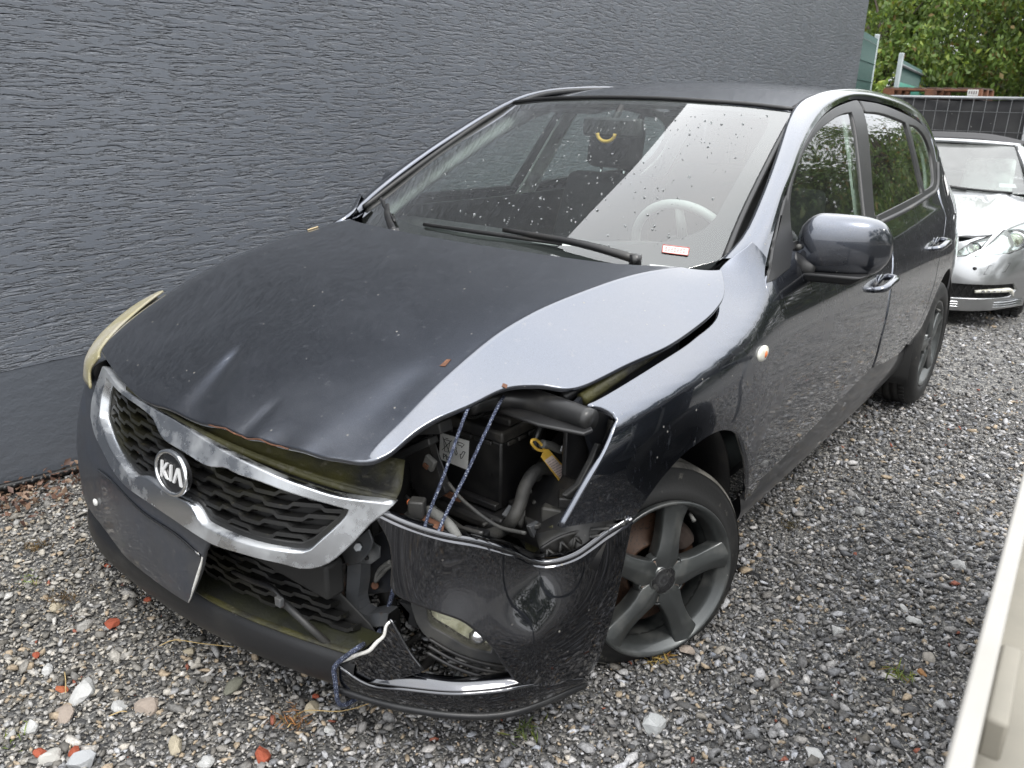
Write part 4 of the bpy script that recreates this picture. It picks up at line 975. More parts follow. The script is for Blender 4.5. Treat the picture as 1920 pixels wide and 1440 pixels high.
# ---- grille, emblem, centre of the bumper
CO=[(-0.4875,0.7236),(-0.3436,0.7222),(-0.2021,0.72),(-0.1135,0.7168),(-0.0412,0.7124),(0.0862,0.7006),(0.186,0.6909),(0.2668,0.6797),(0.3508,0.6606),(0.4214,0.6425),(0.5111,0.6364),(0.472,0.5937),(0.4606,0.5729),(0.4261,0.5242),(0.3995,0.501),(0.3652,0.4916),(0.3211,0.4992),(0.2426,0.5016),(0.156,0.4961),(0.1082,0.4975),(0.0109,0.5032),(-0.1118,0.5108),(-0.2286,0.5142),(-0.3485,0.5316),(-0.4689,0.5512),(-0.5208,0.5862),(-0.5264,0.6255),(-0.5122,0.6709)]
CI=[(-0.4404,0.7119),(-0.2525,0.7149),(-0.1321,0.704),(-0.0821,0.6768),(-0.0545,0.6672),(0.0248,0.6623),(0.1011,0.6576),(0.1335,0.6616),(0.1629,0.669),(0.1994,0.6657),(0.271,0.6612),(0.3529,0.6446),(0.4059,0.6314),(0.4384,0.6224),(0.4315,0.5986),(0.3962,0.5515),(0.3783,0.5295),(0.3577,0.5229),(0.3207,0.523),(0.2428,0.5236),(0.1567,0.5248),(0.1086,0.5276),(0.0801,0.549),(0.0489,0.5574),(-0.0285,0.5552),(-0.0961,0.562),(-0.1325,0.5597),(-0.1888,0.5407),(-0.2451,0.5526),(-0.3679,0.5755),(-0.457,0.6053),(-0.4607,0.6644)]
gs=empty('grille',(0,0,0));gs.parent=car
panel('chrome_surround',lambda x,z:ffront(x,z,-.012),CO,M['chrome'],gs,res=.018,thick=.03,holes=[CI],rim=.003,sharp=35)
INS=[((a-.0)*.985,(b-.62)*.97+.62) for a,b in CI]
panel('grille_frame',lambda x,z:ffront(x,z,.012),CI,M['mossy_grille'],gs,res=.03,thick=.02,holes=[[(a*.955,(b-.615)*.90+.615) for a,b in CI]],sharp=50)
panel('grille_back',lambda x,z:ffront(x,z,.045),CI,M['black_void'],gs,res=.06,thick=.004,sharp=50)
# stepped mesh: zigzag bars joined by short slanted bridges
CIa=np.array(outline(CI,.02,50))
def gz(x0,x1,z,amp,off0,nm,mt,pts=CIa,surf=ffront,rad=.0052,per=.105,ph=0,dep=.022):
    xs_=np.arange(x0,x1,.0045);zz=[]
    for x in xs_:
        t=((x+ph)%per)/per
        # flat - slope down - flat - slope up
        v=0 if t<.42 else ((t-.42)/.08 if t<.5 else (1 if t<.92 else 1-(t-.92)/.08));zz.append(z-amp*v)
    zz=np.array(zz);q=np.stack([xs_,zz],1);ok=inside(q,pts)
    runs=[];cur=[]
    for i in range(len(xs_)):
        if ok[i]:cur.append(i)
        elif cur:runs.append(cur);cur=[]
    if cur:runs.append(cur)
    mb=MB()
    for r in runs:
        if len(r)<6:continue
        P=surf(xs_[r],zz[r],dep);
        # flat blade: section taller at the back
        V=[];F=[]
        for p in P:V+=[p+[0,-.006,.0065],p+[0,-.008,-.002],p+[0,.016,-.010],p+[0,.016,.006]]
        for i in range(len(P)-1):
            for k in range(4):F.append((i*4+k,i*4+(k+1)%4,(i+1)*4+(k+1)%4,(i+1)*4+k))
        F+=[(0,1,2,3),((len(P)-1)*4+3,(len(P)-1)*4+2,(len(P)-1)*4+1,(len(P)-1)*4)]
        mb.add(V,F)
    if mb.v:return mb.build(nm,mt,gs)
for i,z in enumerate(np.arange(.500,.77,.0225)):
    gz(-.52,.50,z,.0088,0,'grille_bar',M['mossy_grille'],ph=.030*i,per=.118)
# slanted bridges tying the bars
mb=MB()
for i,z in enumerate(np.arange(.9,.75,.9)):
    for x in np.arange(-.5,.5,.0525):
        xx=x+.02+.026*(i%2);q=np.array([[xx,z+.004]])
        if inside(q,CIa)[0] and inside(q+[[.012,.02]],CIa)[0]:
            a=ffront(np.array([xx]),np.array([z-.006]),.024)[0];b_=ffront(np.array([xx+.010]),np.array([z+.018]),.026)[0];mb.tube([a,b_],.0042,5)
# emblem
eP=np.array([.003,float(front_y(np.array([.003]),np.array([.612]))[0])-.010,.612]);en=np.array([-.02,-1,.16]);en/=np.linalg.norm(en)
ex=np.array([1,0,0])-en*(-.02);ex/=np.linalg.norm(ex);ey=np.cross(en,ex)*1.0;ey=-np.cross(ex,en) if ey[2]<0 else ey
em=empty('emblem',(0,0,0));em.parent=car
th=np.linspace(0,2*np.pi,49)[:-1]
def oval(a,b,h):return [eP+ex*a*math.cos(t)+ey*b*math.sin(t)+en*h for t in th]
mb=MB();mb.prism(oval(.062,.047,-.004),en*.012);mb.build('badge_plate',M['cap_black'],em,.002)
mb=MB();mb.tube(oval(.062,.047,.010),.0055,8,closed=True);mb.build('badge_rim',M['bright_chrome'],em)
def glyph(nm,polys,cx,sc=1.0):
    mb=MB()
    for P in polys:mb.prism([eP+ex*(cx+x*sc)+ey*(y*sc)+en*.009 for x,y in P],en*.004)
    return mb.build(nm,M['letter_metal'],em)
h=.0185;w_=.006
glyph('letter',[[(-.012,-h),(-.012,h),(-.005,h),(-.005,-h)],[(-.005,.002),(-.005,-.006),(.011,-h),(.020,-h),(.003,-.002),(.001,.0005)],[(-.003,.003),(.003,-.001),(.019,h),(.010,h)]],-.029)
glyph('letter',[[(-.0038,-h),(-.0038,h),(.0038,h),(.0038,-h)]],.0)
glyph('letter',[[(-.019,-h),(-.0045,h),(.0045,h),(.0,h*.45),(-.011,-h)],[(.0045,h),(.019,-h),(.011,-h),(.0,h*.45)]],.029)
# bumper, centre and right, torn off in the middle
BR=[(0.1253,0.4971),(0.1062,0.4956),(0.0109,0.5019),(-0.1118,0.5095),(-0.2286,0.5129),(-0.3483,0.5303),(-0.4735,0.5498),(-0.5249,0.585)]
BT=[(0.0032,0.2806),(0.0614,0.3727),(0.0875,0.4275),(0.0894,0.4416)]
# centre: from torn edge around to the right flank
BC=[BT[3]]+BR+[(-.53,.66),(-.62,.665),(-.72,.66),(-.82,.64),(-.85,.52),(-.86,.40),(-.85,.30)]+[(-.74,.285),(-.613,.288),(-.4,.280),(-.2,.277)]+BT[:3]
bc=panel('front_bumper',lambda x,z:ffront(x,z,0),BC,M['bumper_worn'],car,res=.025,thick=.012,sharp=35)
cr_=[tuple(ffront(np.array([x]),np.array([z]),-.0025)[0]) for x,z in [(0.0894,0.4416),(-0.0073,0.4602),(-0.1414,0.4678),(-0.317,0.4794),(-0.4754,0.4543)]]
MB().tube(cr_,.0035,6,spl=30).build('plate_ridge',M['bumper_paint'],bc)
te=[tuple(ffront(np.array([x]),np.array([z]),.002)[0]) for x,z in BT];MB().tube(te,[.002,.004,.004,.0015],6,spl=20).build('torn_edge',M['bare_edge'],bc)
MB().ball([(-0.5104,-0.7934,0.3474)][0],.011,10,6,(1,.5,1)).build('screw_cap',M['white_label'],bc)
# chin lip of the lower bumper
LIP=[(-.83,-.50),(-.795,-.63),(-.72,-.715),(-.60,-.765),(-.44,-.79),(-.17,-.795),(.07,-.775),(.25,-.742),(.372,-.712),(.43,-.70)]
def lipcurve(L,off,z):return [(x,y+off,z) for x,y in L]
loft('mossy_ledge',[lipcurve(LIP,.075,.272),lipcurve(LIP,.03,.270),lipcurve(LIP,.006,.262)],M['mossy_ledge'],car,60,5)
loft('lower_lip',[lipcurve(LIP,.006,.262),lipcurve(LIP,-.012,.238),lipcurve(LIP,-.014,.19),lipcurve(LIP,.012,.145),lipcurve(LIP,.06,.130)],M['lip_plastic'],car,60,16)
# lower grille with mossy bars
lg=empty('lower_grille',(0,0,0));lg.parent=car
LGY=lambda x:-.735+.30*np.clip(x-.0,0,1)**1.5
LG=[(-.12,.265),(.42,.245),(.40,.27),(.28,.355),(.20,.415),(.02,.445),(-.12,.445)]
LGa=np.array(outline(LG,.02,30))
flg=lambda x,z,off=0:np.stack([x,LGY(x)+.10*(np.asarray(z)-.25)+off,z],-1)
panel('grille_back',lambda x,z:flg(x,z,.03),LG,M['black_void'],lg,res=.06,thick=.004,c=(0,1,.3))
gs_keep=gs;gs=lg
for i,z in enumerate(np.arange(.262,.45,.0215)):
    gz(-.12,.44,z,.007,0,'grille_bar',M['mossy_grille'],LGa,flg,ph=.026*i,per=.10,dep=0)
gs=gs_keep
loft('grille_shelf',[[(x,float(LGY(x))-.055,.262) for x in np.linspace(-.1,.42,10)],[(x,float(LGY(x))+.02,.255) for x in np.linspace(-.1,.42,10)]],M['mossy'],lg,20,5,.004)
mb=MB();mb.tube([(0.0326,-0.735,0.3244),(0.1034,-0.735,0.3303),(0.1858,-0.735,0.3438),(0.2266,-0.735,0.3277)],[.006,.008,.007],6,spl=12);mb.build('broken_trim',M['plastic'],lg)
A_=np.array([(0.2589,-0.76,0.3537)][0]);B_=np.array([(0.3664,-0.7,0.2335)][0])
MB().tube([A_,(A_+B_)/2+[0,-.004,.004],B_],.0085,6).build('diagonal_strut',M['plastic_grey'],lg)
MB().box(np.array([(0.2618,-0.77,0.3602)][0]),(.02,.012,.022)).build('clip',M['steel'],lg,.002)
# mossy cover under the hood edge
def slab_curve(L,s,o=0):return P3(s,L,o)
UP=[(-.28,-.735,.742),(-.10,-.755,.735),(.05,-.735,.722),(.2,-.70,.712),(.34,-.64,.70),(.46,-.575,.690)]
MI=[(-.28,-.765,.730),(-.10,-.775,.715),(.05,-.765,.700),(.2,-.735,.685),(.36,-.68,.665),(.485,-.61,.650)]
LO=[(-.28,-.772,.735),(-.10,-.784,.722),(.05,-.780,.708),(.2,-.755,.688),(.36,-.705,.662),(.50,-.640,.640)]
loft('grille_cover',[UP,MI,LO],M['mossy'],car,40,8,.004)
LO2=[(x,y-.004,z-.012) for x,y,z in LO]
loft('cover_flange',[LO,LO2],M['mossy'],car,30,3,.003)
# ---- torn bumper corner hanging in front of the wheel
CP=[(0.2354,0.6307),(0.3001,0.6087),(0.3641,0.5889),(0.4782,0.5603),(0.6009,0.5385),(0.7157,0.5073),(0.8119,0.4705),(0.8862,0.4667),(0.9691,0.479),(1.0315,0.4996),(1.0946,0.523),(1.1617,0.539),(1.2026,0.5465)]
CP+=[(1.1895,0.5094),(1.162,0.4145),(1.1353,0.3229),(1.1099,0.2543),(1.0895,0.1965)]
CP+=[(1.0303,0.1684),(0.8839,0.1785),(0.7683,0.1934),(0.7481,0.2208)]+[(0.7195,0.2524),(0.6916,0.2824),(0.664,0.3141),(0.6187,0.3462),(0.5565,0.38),(0.4873,0.3986),(0.4199,0.4141),(0.3454,0.4364),(0.3299,0.4535),(0.3306,0.5123),(0.3166,0.5565),(0.276,0.6041)]
cpn=panel('bumper_corner',lambda t,z:fcorner(t,z,0),CP,M['bumper_paint'],car,res=.02,thick=.016,c=(.3,0,.4),rim=.006,sharp=40)
# folded silver-lit top ledge of the torn corner
TE=[(0.458,-0.6859,0.6266),(0.4909,-0.6669,0.6075),(0.5257,-0.6422,0.5878),(0.5807,-0.5916,0.5591),(0.6325,-0.5351,0.5372),(0.6735,-0.4796,0.5061),(0.701,-0.4303,0.4692),(0.7282,-0.3995,0.4654),(0.7597,-0.3657,0.4778),(0.7813,-0.338,0.4983),(0.8018,-0.3087,0.5217),(0.8207,-0.2756,0.5377),(0.8297,-0.2558,0.5455)]
def inward(P,d,dz=0):
    P=np.array(P,float);v=np.array([CC[0],CC[1]])-P[:,:2];v/=np.linalg.norm(v,axis=1)[:,None];Q=P.copy();Q[:,:2]+=v*np.array(d)[:,None];Q[:,2]+=dz;return Q
dd=np.array([.014,.026,.030,.034,.034,.036,.040,.036,.026,.018,.014,.012,.010])
loft('corner_ledge',[inward(TE,dd*0-.003,-.006),inward(TE,dd*.12,.001),inward(TE,dd*.5,.006),inward(TE,dd,.005),inward(TE,dd*1.1,-.010)],M['bumper_paint'],cpn,60,8)
for p in [(0.8146,-0.2873,0.5339),(0.7937,-0.3208,0.5135)]:
    p=np.array(p);q=inward([p],[.012])[0]
    mb=MB();rr=[(q[0]+a,q[1]+b_,q[2]+c_) for a,b_,c_ in((-.016,-.012,0),(.016,.010,.006),(.014,.016,.02),(-.018,-.004,.014))];mb.tube(rr,.0045,6,closed=True);mb.build('mounting_loop',M['plastic_grey'],cpn)
# lower front piece: ledge, band and torn fin
CE=[(0.2425,0.2063),(0.3743,0.2181),(0.5298,0.2196),(0.6666,0.2178),(0.7537,0.2213)]
E0=[fcorner(np.array([a]),np.array([b]),0)[0] for a,b in CE]
BK=[(0.4978,-0.6606,0.2391),(0.5571,-0.633,0.2386),(0.6131,-0.5964,0.2336),(0.6577,-0.552,0.2317),(0.7035,-0.4931,0.2296)]
lp=loft('bumper_ledge',[BK,[np.array(a)*.5+np.array(b)*.5+[0,0,.004] for a,b in zip(BK,E0)],E0],M['bumper_paint'],car,40,10,.006)
LB=[(0.1311,0.2347),(0.2425,0.2063),(0.3743,0.2181),(0.5298,0.2196),(0.6666,0.2178),(0.7672,0.2163),(1.031,0.165)]
b0=[fcorner(np.array([a]),np.array([b]),0)[0] for a,b in LB]
LBb=[(0.1138,0.1639),(0.236,0.1636),(0.3708,0.1664),(0.5291,0.1625),(0.6681,0.1543),(0.8002,0.1536),(1.0406,0.1461)]
b1=[fcorner(np.array([a]),np.array([b]),.004)[0] for a,b in LBb]
b2=[np.array(p)*np.array([1,1,0])+np.array([0,0,max(.085,p[2]-.03)]) for p in inward(b1,[.02]*7,0)]
loft('bumper_band',[b0,[np.array(a)*.5+np.array(b)*.5+[.003,-.004,0] for a,b in zip(b0,b1)],b1],M['bumper_paint'],car,50,10,.006)
loft('lower_edge',[b1,inward(b1,[-.004]*7,-.012),b2],M['lip_plastic'],car,50,6,.005)
FN=[(0.1305,0.2316),(0.2033,0.2711),(0.253,0.2937),(0.2813,0.3195),(0.3041,0.3378),(0.3107,0.3611),(0.3222,0.3719)]
FNr=[(0.3501,0.3397),(0.385,0.3002),(0.4283,0.263),(0.3392,0.2325),(0.2461,0.2041),(0.1542,0.2138)]
fn_=panel('torn_fin',lambda t,z:fcorner(t,z,.006),FN+FNr,M['bumper_paint'],car,res=.015,thick=.008,c=(.3,0,.3),sharp=60)
q=[fcorner(np.array([a]),np.array([b]),.004)[0] for a,b in FN];MB().tube(q,[.0015,.0045,.004,.005,.004,.003],6,spl=24).build('torn_edge',M['bare_edge'],fn_)
# fog lamp and its frame
fg=empty('fog_lamp',(0,0,0));fg.parent=car
FO=[(0.3579,0.3957),(0.4662,0.4016),(0.6713,0.3448),(0.7409,0.2476),(0.7149,0.2253),(0.6066,0.2451),(0.5131,0.2746),(0.4299,0.3084),(0.3831,0.3443)]
FH=[(0.4101,0.3789),(0.4872,0.3789),(0.613,0.327),(0.6594,0.2837),(0.6481,0.2686),(0.5679,0.2863),(0.493,0.316),(0.4223,0.3412)]
panel('bezel',lambda t,z:fcorner(t,z,.05),FO,M['plastic_grey'],fg,res=.03,thick=.03,c=(.3,0,.35),holes=[FH],sharp=60)
panel('reflector',lambda t,z:fcorner(t,z,.085),FH,M['lamp_reflector'],fg,res=.02,thick=.01,c=(.3,0,.35),sharp=60)
panel('lens',lambda t,z:fcorner(t,z,.055),FH,M['lens'],fg,res=.02,thick=.004,c=(.3,0,.35),sharp=60)
for k,(o1,o2) in enumerate(((.046,0),(.040,.012),(.034,.024))):
    q=[fcorner(np.array([a]),np.array([b-o2-.012]),o1)[0] for a,b in [(0.429,0.3245),(0.5125,0.2951),(0.606,0.2671),(0.7144,0.2441)]]
    MB().tube(q,.0042,5,spl=20).build('bezel_rib',M['plastic'],fg)
q=[(0.4974,-0.6132,0.3517),(0.5034,-0.6117,0.3332),(0.5144,-0.6071,0.3152)]
mb=MB();mb.prism([(0.4352,-0.58,0.3364),(0.4722,-0.58,0.343),(0.4799,-0.58,0.3257),(0.4906,-0.58,0.2915),(0.4623,-0.58,0.2896),(0.4682,-0.58,0.3204)],(0,.012,0));mb.build('bracket',M['plastic_grey'],fg)
MB().ball(fcorner(np.array([[(0.5951,0.3049)][0][0]]),np.array([[(0.5951,0.3049)][0][1]]),.07)[0],.022,12,8).build('bulb_shield',M['bright_chrome'],fg)

# ================================================================ wheels
def wheel(loc,steer,camber,Rt,flat,side=1,phase=0):
    """x of the wheel frame points out of the car"""
    w=empty('wheel',(0,0,0));w.parent=car
    n=np.array([math.cos(steer)*math.cos(camber),-math.sin(steer)*math.cos(camber),math.sin(camber)])
    a=np.array([math.sin(steer),math.cos(steer),0]);b=np.cross(n,a);c=np.array(loc,float)
    if side<0:n,a,b,c=(v*np.array([-1,1,1]) for v in(n,a,b,c))
    T=lambda V:[c+n*p[0]+a*p[1]+b*p[2] for p in V]
    def fin(mb,name,m,par=w,bevel=0):mb.v=[tuple(p) for p in T(mb.v)];return mb.build(name,m,par,bevel)
    r=.2145
    prof=[(-.012,r-.004),(.004,r+.004),(.012,r+.018),(.014,r+.035),(.008,Rt-.030),(-.004,Rt-.014),(-.022,Rt-.004),(-.034,Rt),(-.052,Rt),(-.054,Rt-.006),(-.060,Rt-.006),(-.062,Rt),(-.088,Rt+.001),(-.090,Rt-.006),(-.097,Rt-.006),(-.099,Rt+.001),(-.125,Rt),(-.127,Rt-.006),(-.133,Rt-.006),(-.135,Rt),(-.155,Rt-.002),(-.175,Rt-.012),(-.19,Rt-.03),(-.195,r+.03),(-.185,r)]
    if flat:   # the bead has slipped: the side wall folds in behind the rim lip and the tread shows
        prof=[(-.018,r-.006),(-.016,r+.004),(-.026,r+.022),(-.040,r+.040),(-.044,Rt-.022),(-.052,Rt-.008),(-.066,Rt-.001),(-.10,Rt+.002),(-.15,Rt+.002),(-.19,Rt-.004),(-.205,Rt-.02),(-.21,r+.03),(-.185,r)]
    mb=MB();mb.lathe(prof,72,ax=(1,0,0));V=[]
    for p in T(mb.v):
        g=.004
        if flat and p[2]<flat:
            zb=c[2]-Rt;k=(flat-p[2])/(flat-zb);nn=np.array([n[0],n[1],0]);ra=np.linalg.norm((p-c)-n*((p-c)@n));side_=((p-c)@n>-.09)
            p=p+nn*(.016 if side_ else -.030)*min(1,k)**.7*min(1,max(0,(ra-r)/.04))
            p[2]=g+(flat-g)*(1-k)**1.3
        elif p[2]<g:p=np.array([p[0],p[1],g])
        V.append(p)
    mb.v=[tuple(p) for p in V];ty=mb.build('tyre',M['rubber'],w)
    if flat:
        mb=MB();mb.lathe([(-.050,Rt-.008),(-.064,Rt+.0012),(-.088,Rt+.0032),(-.090,Rt-.001),(-.094,Rt-.001),(-.096,Rt+.0036),(-.13,Rt+.004),(-.132,Rt),(-.136,Rt),(-.138,Rt+.004),(-.19,Rt-.001)],96)
        q=T(mb.v);mb.v=[tuple(p) if p[2]>flat else tuple(p-(p-c)/np.linalg.norm(p-c)*.02) for p in q];mb.build('tread',M['rubber_dusty'],w)
    # tread blocks across the shoulder
    mb=MB()
    for k in range(64):
        t=2*math.pi*k/64;cc,ss=math.cos(t),math.sin(t);q=Rt-.006
        for (x0,x1) in((-.030,-.052),(-.137,-.158)):
            mb.box(((x0+x1)/2,q*cc,q*ss),(.024,.022,.014),rotx(t+math.pi/2+.2))
    V=T(mb.v);mb.v=[tuple(np.array([p[0],p[1],max(p[2],.004)])) for p in V]
    if not flat:tag(mb.build('tread_block',M['rubber'],w),kind='stuff')
    rim=fin(MB().lathe([(-.010,r),(.000,r+.0015),(.006,r-.002),(.004,r-.008),(-.006,r-.012),(-.016,r-.022),(-.030,r-.027),(-.09,r-.030),(-.165,r-.022),(-.178,r-.004),(-.182,r)],72),'rim',M['alloy'])
    fin(MB().lathe([(-.060,r-.029),(-.165,r-.024)],48),'barrel',M['alloy_dark'],w)
    for k in range(5):
        th=phase+2*math.pi*k/5;R2=np.array([[1,0,0],[0,math.cos(th),-math.sin(th)],[0,math.sin(th),math.cos(th)]])
        rows=[]
        for (rr,h,xo) in((.030,.026,-.004),(.050,.037,-.002),(.068,.0365,-.001),(.085,.033,-.001),(.11,.0305,-.003),(.14,.0310,-.006),(.17,.034,-.007),(.192,.039,-.005),(.2105,.046,-.002)):
            rows.append([(xo-.042,rr,-h*.85),(xo-.012,rr,-h),(xo-.001,rr,-h*.93),(xo+.0075,rr,-h*.10),(xo+.0055,rr,h*.15),(xo-.004,rr,h*.93),(xo-.014,rr,h),(xo-.042,rr,h*.85)])
        G=np.array(rows)@R2.T;n1,m1=G.shape[:2];F=[]
        for i in range(n1-1):
            for j in range(m1-1):F.append((i*m1+j,(i+1)*m1+j,(i+1)*m1+j+1,i*m1+j+1))
        mb=MB().add(G.reshape(-1,3),F,False);o=fin(mb,'spoke',M['alloy'],w)
        bv=o.modifiers.new('bevel','BEVEL');bv.width=.003;bv.segments=2;bv.limit_method='ANGLE';bv.angle_limit=R_(25)
        o.data.polygons.foreach_set('use_smooth',[True]*len(o.data.polygons))
        # web fillet between neighbouring spokes and the lug recess
        t2=th+math.pi/5;q=.055
        mb=MB().lathe([(-.026,.0),(-.026,.0105),(-.006,.0125),(-.003,.0145),(-.006,.0175),(-.030,.020)],18,(0,q*math.cos(t2),q*math.sin(t2)));fin(mb,'lug_recess',M['alloy'],w)
        mb=MB().cyl((-.028,q*math.cos(t2),q*math.sin(t2)),(-.006,q*math.cos(t2),q*math.sin(t2)),.0085,6);fin(mb,'wheel_bolt',M['bolt'],w,.001)
    fin(MB().lathe([(-.035,.0),(-.035,.060),(-.026,.056),(-.012,.043),(.001,.039),(.0015,.037),(-.002,.0365)],40),'hub',M['alloy'])
    fin(MB().lathe([(-.004,.0),(.003,.0),(.0035,.031),(.0015,.0355),(-.004,.0365)],40),'hub_cap',M['cap_black'])
    fin(MB().lathe([(-.075,.065),(-.062,.068),(-.060,.078),(-.078,.082),(-.078,.152),(-.098,.152),(-.098,.06)],56),'brake_disc',M['brake_disc'])
    mb=MB()
    for (t0,t1) in((.45,1.25),):
        rows=[]
        for t in np.linspace(t0,t1,9):
            cc,ss=math.cos(t),math.sin(t);rows.append([(-.050,.095*cc,.095*ss),(-.040,.11*cc,.11*ss),(-.042,.140*cc,.140*ss),(-.060,.155*cc,.155*ss),(-.125,.155*cc,.155*ss),(-.125,.09*cc,.09*ss)])
        G=np.array(rows);n1,m1=G.shape[:2];F=[(i*m1+j,(i+1)*m1+j,(i+1)*m1+(j+1)%m1,i*m1+(j+1)%m1) for i in range(n1-1) for j in range(m1)]+[tuple(range(m1)),tuple((n1-1)*m1+j for j in range(m1))[::-1]]
        mb.add(G.reshape(-1,3),F)
    fin(mb,'caliper',M['caliper'],w,.004)
    t=1.05;mb=MB().tube([(-.022,.182*math.cos(t),.182*math.sin(t)),(.004,.172*math.cos(t),.172*math.sin(t))],[.0045,.0055],8);fin(mb,'valve',M['loom_pale'],w)
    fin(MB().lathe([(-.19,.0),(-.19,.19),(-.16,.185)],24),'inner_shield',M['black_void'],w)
    return w
PH=R_(79)
wheel((.79134,.0107,.2456),.46458,.08162,.296,.085,1,PH)
wheel((.845,2.65,.308),0,0,.312,0,1,.5)
wheel((.80,0,.30),-.40,0,.312,0,-1,.2)
wheel((.845,2.65,.308),0,0,.312,0,-1,.9)
# arch liners
for (yc,R0,x1) in((0.0,.372,.80),(2.65,.375,.845)):
    for s in(1,-1):
        G=[]
        for a in np.linspace(R_(-12 if yc<1 else -20),R_(158 if yc<1 else 200),30):
            G.append([(s*x,yc+rr*math.cos(a),.31+rr*math.sin(a)) for x,rr in((x1,R0-.004),(.70,R0+.01),(.56,R0),(.53,R0-.10),(.53,.10))])
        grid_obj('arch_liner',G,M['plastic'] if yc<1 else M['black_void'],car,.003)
# ================================================================ engine bay seen through the missing headlamp
bay=empty('engine_bay',(0,0,0));bay.parent=car
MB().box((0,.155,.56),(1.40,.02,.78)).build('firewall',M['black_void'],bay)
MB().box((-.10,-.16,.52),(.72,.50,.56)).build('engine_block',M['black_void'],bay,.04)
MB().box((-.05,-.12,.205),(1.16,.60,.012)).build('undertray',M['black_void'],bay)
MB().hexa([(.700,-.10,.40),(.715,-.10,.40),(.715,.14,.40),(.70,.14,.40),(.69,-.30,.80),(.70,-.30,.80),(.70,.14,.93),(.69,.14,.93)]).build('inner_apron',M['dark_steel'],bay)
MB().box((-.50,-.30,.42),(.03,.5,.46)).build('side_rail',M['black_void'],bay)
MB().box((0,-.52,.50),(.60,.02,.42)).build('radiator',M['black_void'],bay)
# battery
bt=empty('battery',(0,0,0));bt.parent=car
MB().box((.41,-.2525,.585),(.24,.175,.17)).build('case',M['battery'],bt,.006)
MB().box((.41,-.2525,.683),(.25,.183,.028)).build('lid',M['battery_top'],bt,.006)
MB().box((.43,-.245,.706),(.19,.12,.020)).build('raised_lid',M['battery_top'],bt,.005)
MB().box((.455,-.245,.7172),(.12,.075,.001)).build('lid_label',M['sticker_pale'],bt)
for x in(.30,.36,.42,.48):MB().box((x,-.3445,.664),(.05,.006,.010)).build('grip_rib',M['battery_top'],bt,.002)
for y in(-.31,-.27,-.23,-.19):MB().box((.535,y,.664),(.006,.028,.010)).build('grip_rib',M['battery_top'],bt,.002)
LBL=[(0.3439,-0.3415,0.6453),(0.4351,-0.3415,0.649),(0.4305,-0.3415,0.5736),(0.3396,-0.3415,0.5753)]
lb=MB().prism(LBL,(0,-.0012,0)).build('battery_label',M['white_label'],bt)
L=np.array(LBL);lu=(L[1]-L[0]);lv=(L[0]-L[3]);lo=L[3]+np.array([0,-.0016,0])
def LP(u,v):return lo+lu*u+lv*v
mb=MB();R0=.0009
def stroke(P,r=R0,**k):mb.tube([LP(u,v) for u,v in P],r,5,**k)
stroke([(.10,.88),(.40,.30)]);stroke([(.10,.38),(.42,.84)])            # crossed out
stroke([(.14,.78),(.19,.36),(.31,.36),(.36,.78)]);stroke([(.11,.80),(.39,.80)]);stroke([(.2,.86),(.3,.86)])
mb.build('bin_symbol',M['ink'],bt)
mb=MB()
cx_,cy_=.70,.58
for k in range(3):
    a=math.pi/2+k*2*math.pi/3
    def tri(r,t):return (cx_+.20*r*math.cos(t),cy_+.30*r*math.sin(t))
    for rr in(1.0,.62):stroke([tri(rr,a-.45),tri(rr,a+.45)]);
    stroke([tri(1.0,a+.45),tri(.62,a+.45)]);stroke([tri(1.0,a-.45),tri(1.12,a-.75),tri(.5,a-.75),tri(.62,a-.45)])
mb.build('recycling_symbol',M['ink'],bt)
text('lettering','Pb',.020,LP(.24,.15),lu,lv,M['ink'],bt)
# tray, clamps
MB().box((.41,-.255,.488),(.30,.235,.020)).build('battery_tray',M['plastic'],bay,.008)
MB().box((.41,-.372,.478),(.26,.03,.030)).build('tray_lip',M['plastic'],bay,.010)
MB().box((.47,-.350,.512),(.12,.018,.016),roty(.0)).build('hold_down',M['plastic'],bay,.003)
MB().box((.545,-.27,.512),(.018,.10,.016)).build('hold_down',M['plastic'],bay,.003)
MB().prism([(0.3842,-0.39,0.5294),(0.4549,-0.39,0.5278),(0.4483,-0.39,0.5131),(0.3771,-0.39,0.513)],(0,.004,0)).build('rusty_clip',M['rust'],bay)
# air duct across the top
D=[(0.5238,-0.4448,0.8),(0.5327,-0.3938,0.8),(0.5632,-0.349,0.8),(0.6143,-0.3306,0.8),(0.6792,-0.3334,0.8),(0.7634,-0.3404,0.8)]
mb=MB();mb.tube(np.array(D)-[0,0,.012],[.020,.024,.027,.027,.026,.024],14,spl=22);mb.build('air_duct',M['hose'],bay)
mb=MB()
for i,(x,y,z) in enumerate(cr(D,40)[2:9]):mb.lathe([(-.004,.030),(0,.034),(.004,.030)],16,(x,y,z-.012),(.8,-.5,0))
tag(mb.build('duct_rib',M['hose'],bay),kind='stuff')
MB().prism([(0.5615,-0.3924,0.775),(0.5864,-0.3014,0.775),(0.7298,-0.3063,0.775),(0.7749,-0.3518,0.775),(0.7717,-0.3803,0.775),(0.6746,-0.4015,0.775)],(0,0,-.008)).build('duct_shelf',M['black_trim'],bay,.003)
MB().prism([(0.66,-0.1979,0.7147),(0.66,-0.1517,0.7033),(0.66,-0.1396,0.6767),(0.66,-0.1448,0.6375),(0.66,-0.1687,0.6455),(0.66,-0.1813,0.6805)],(.02,0,0)).build('duct_bracket',M['plastic_grey'],bay,.002)
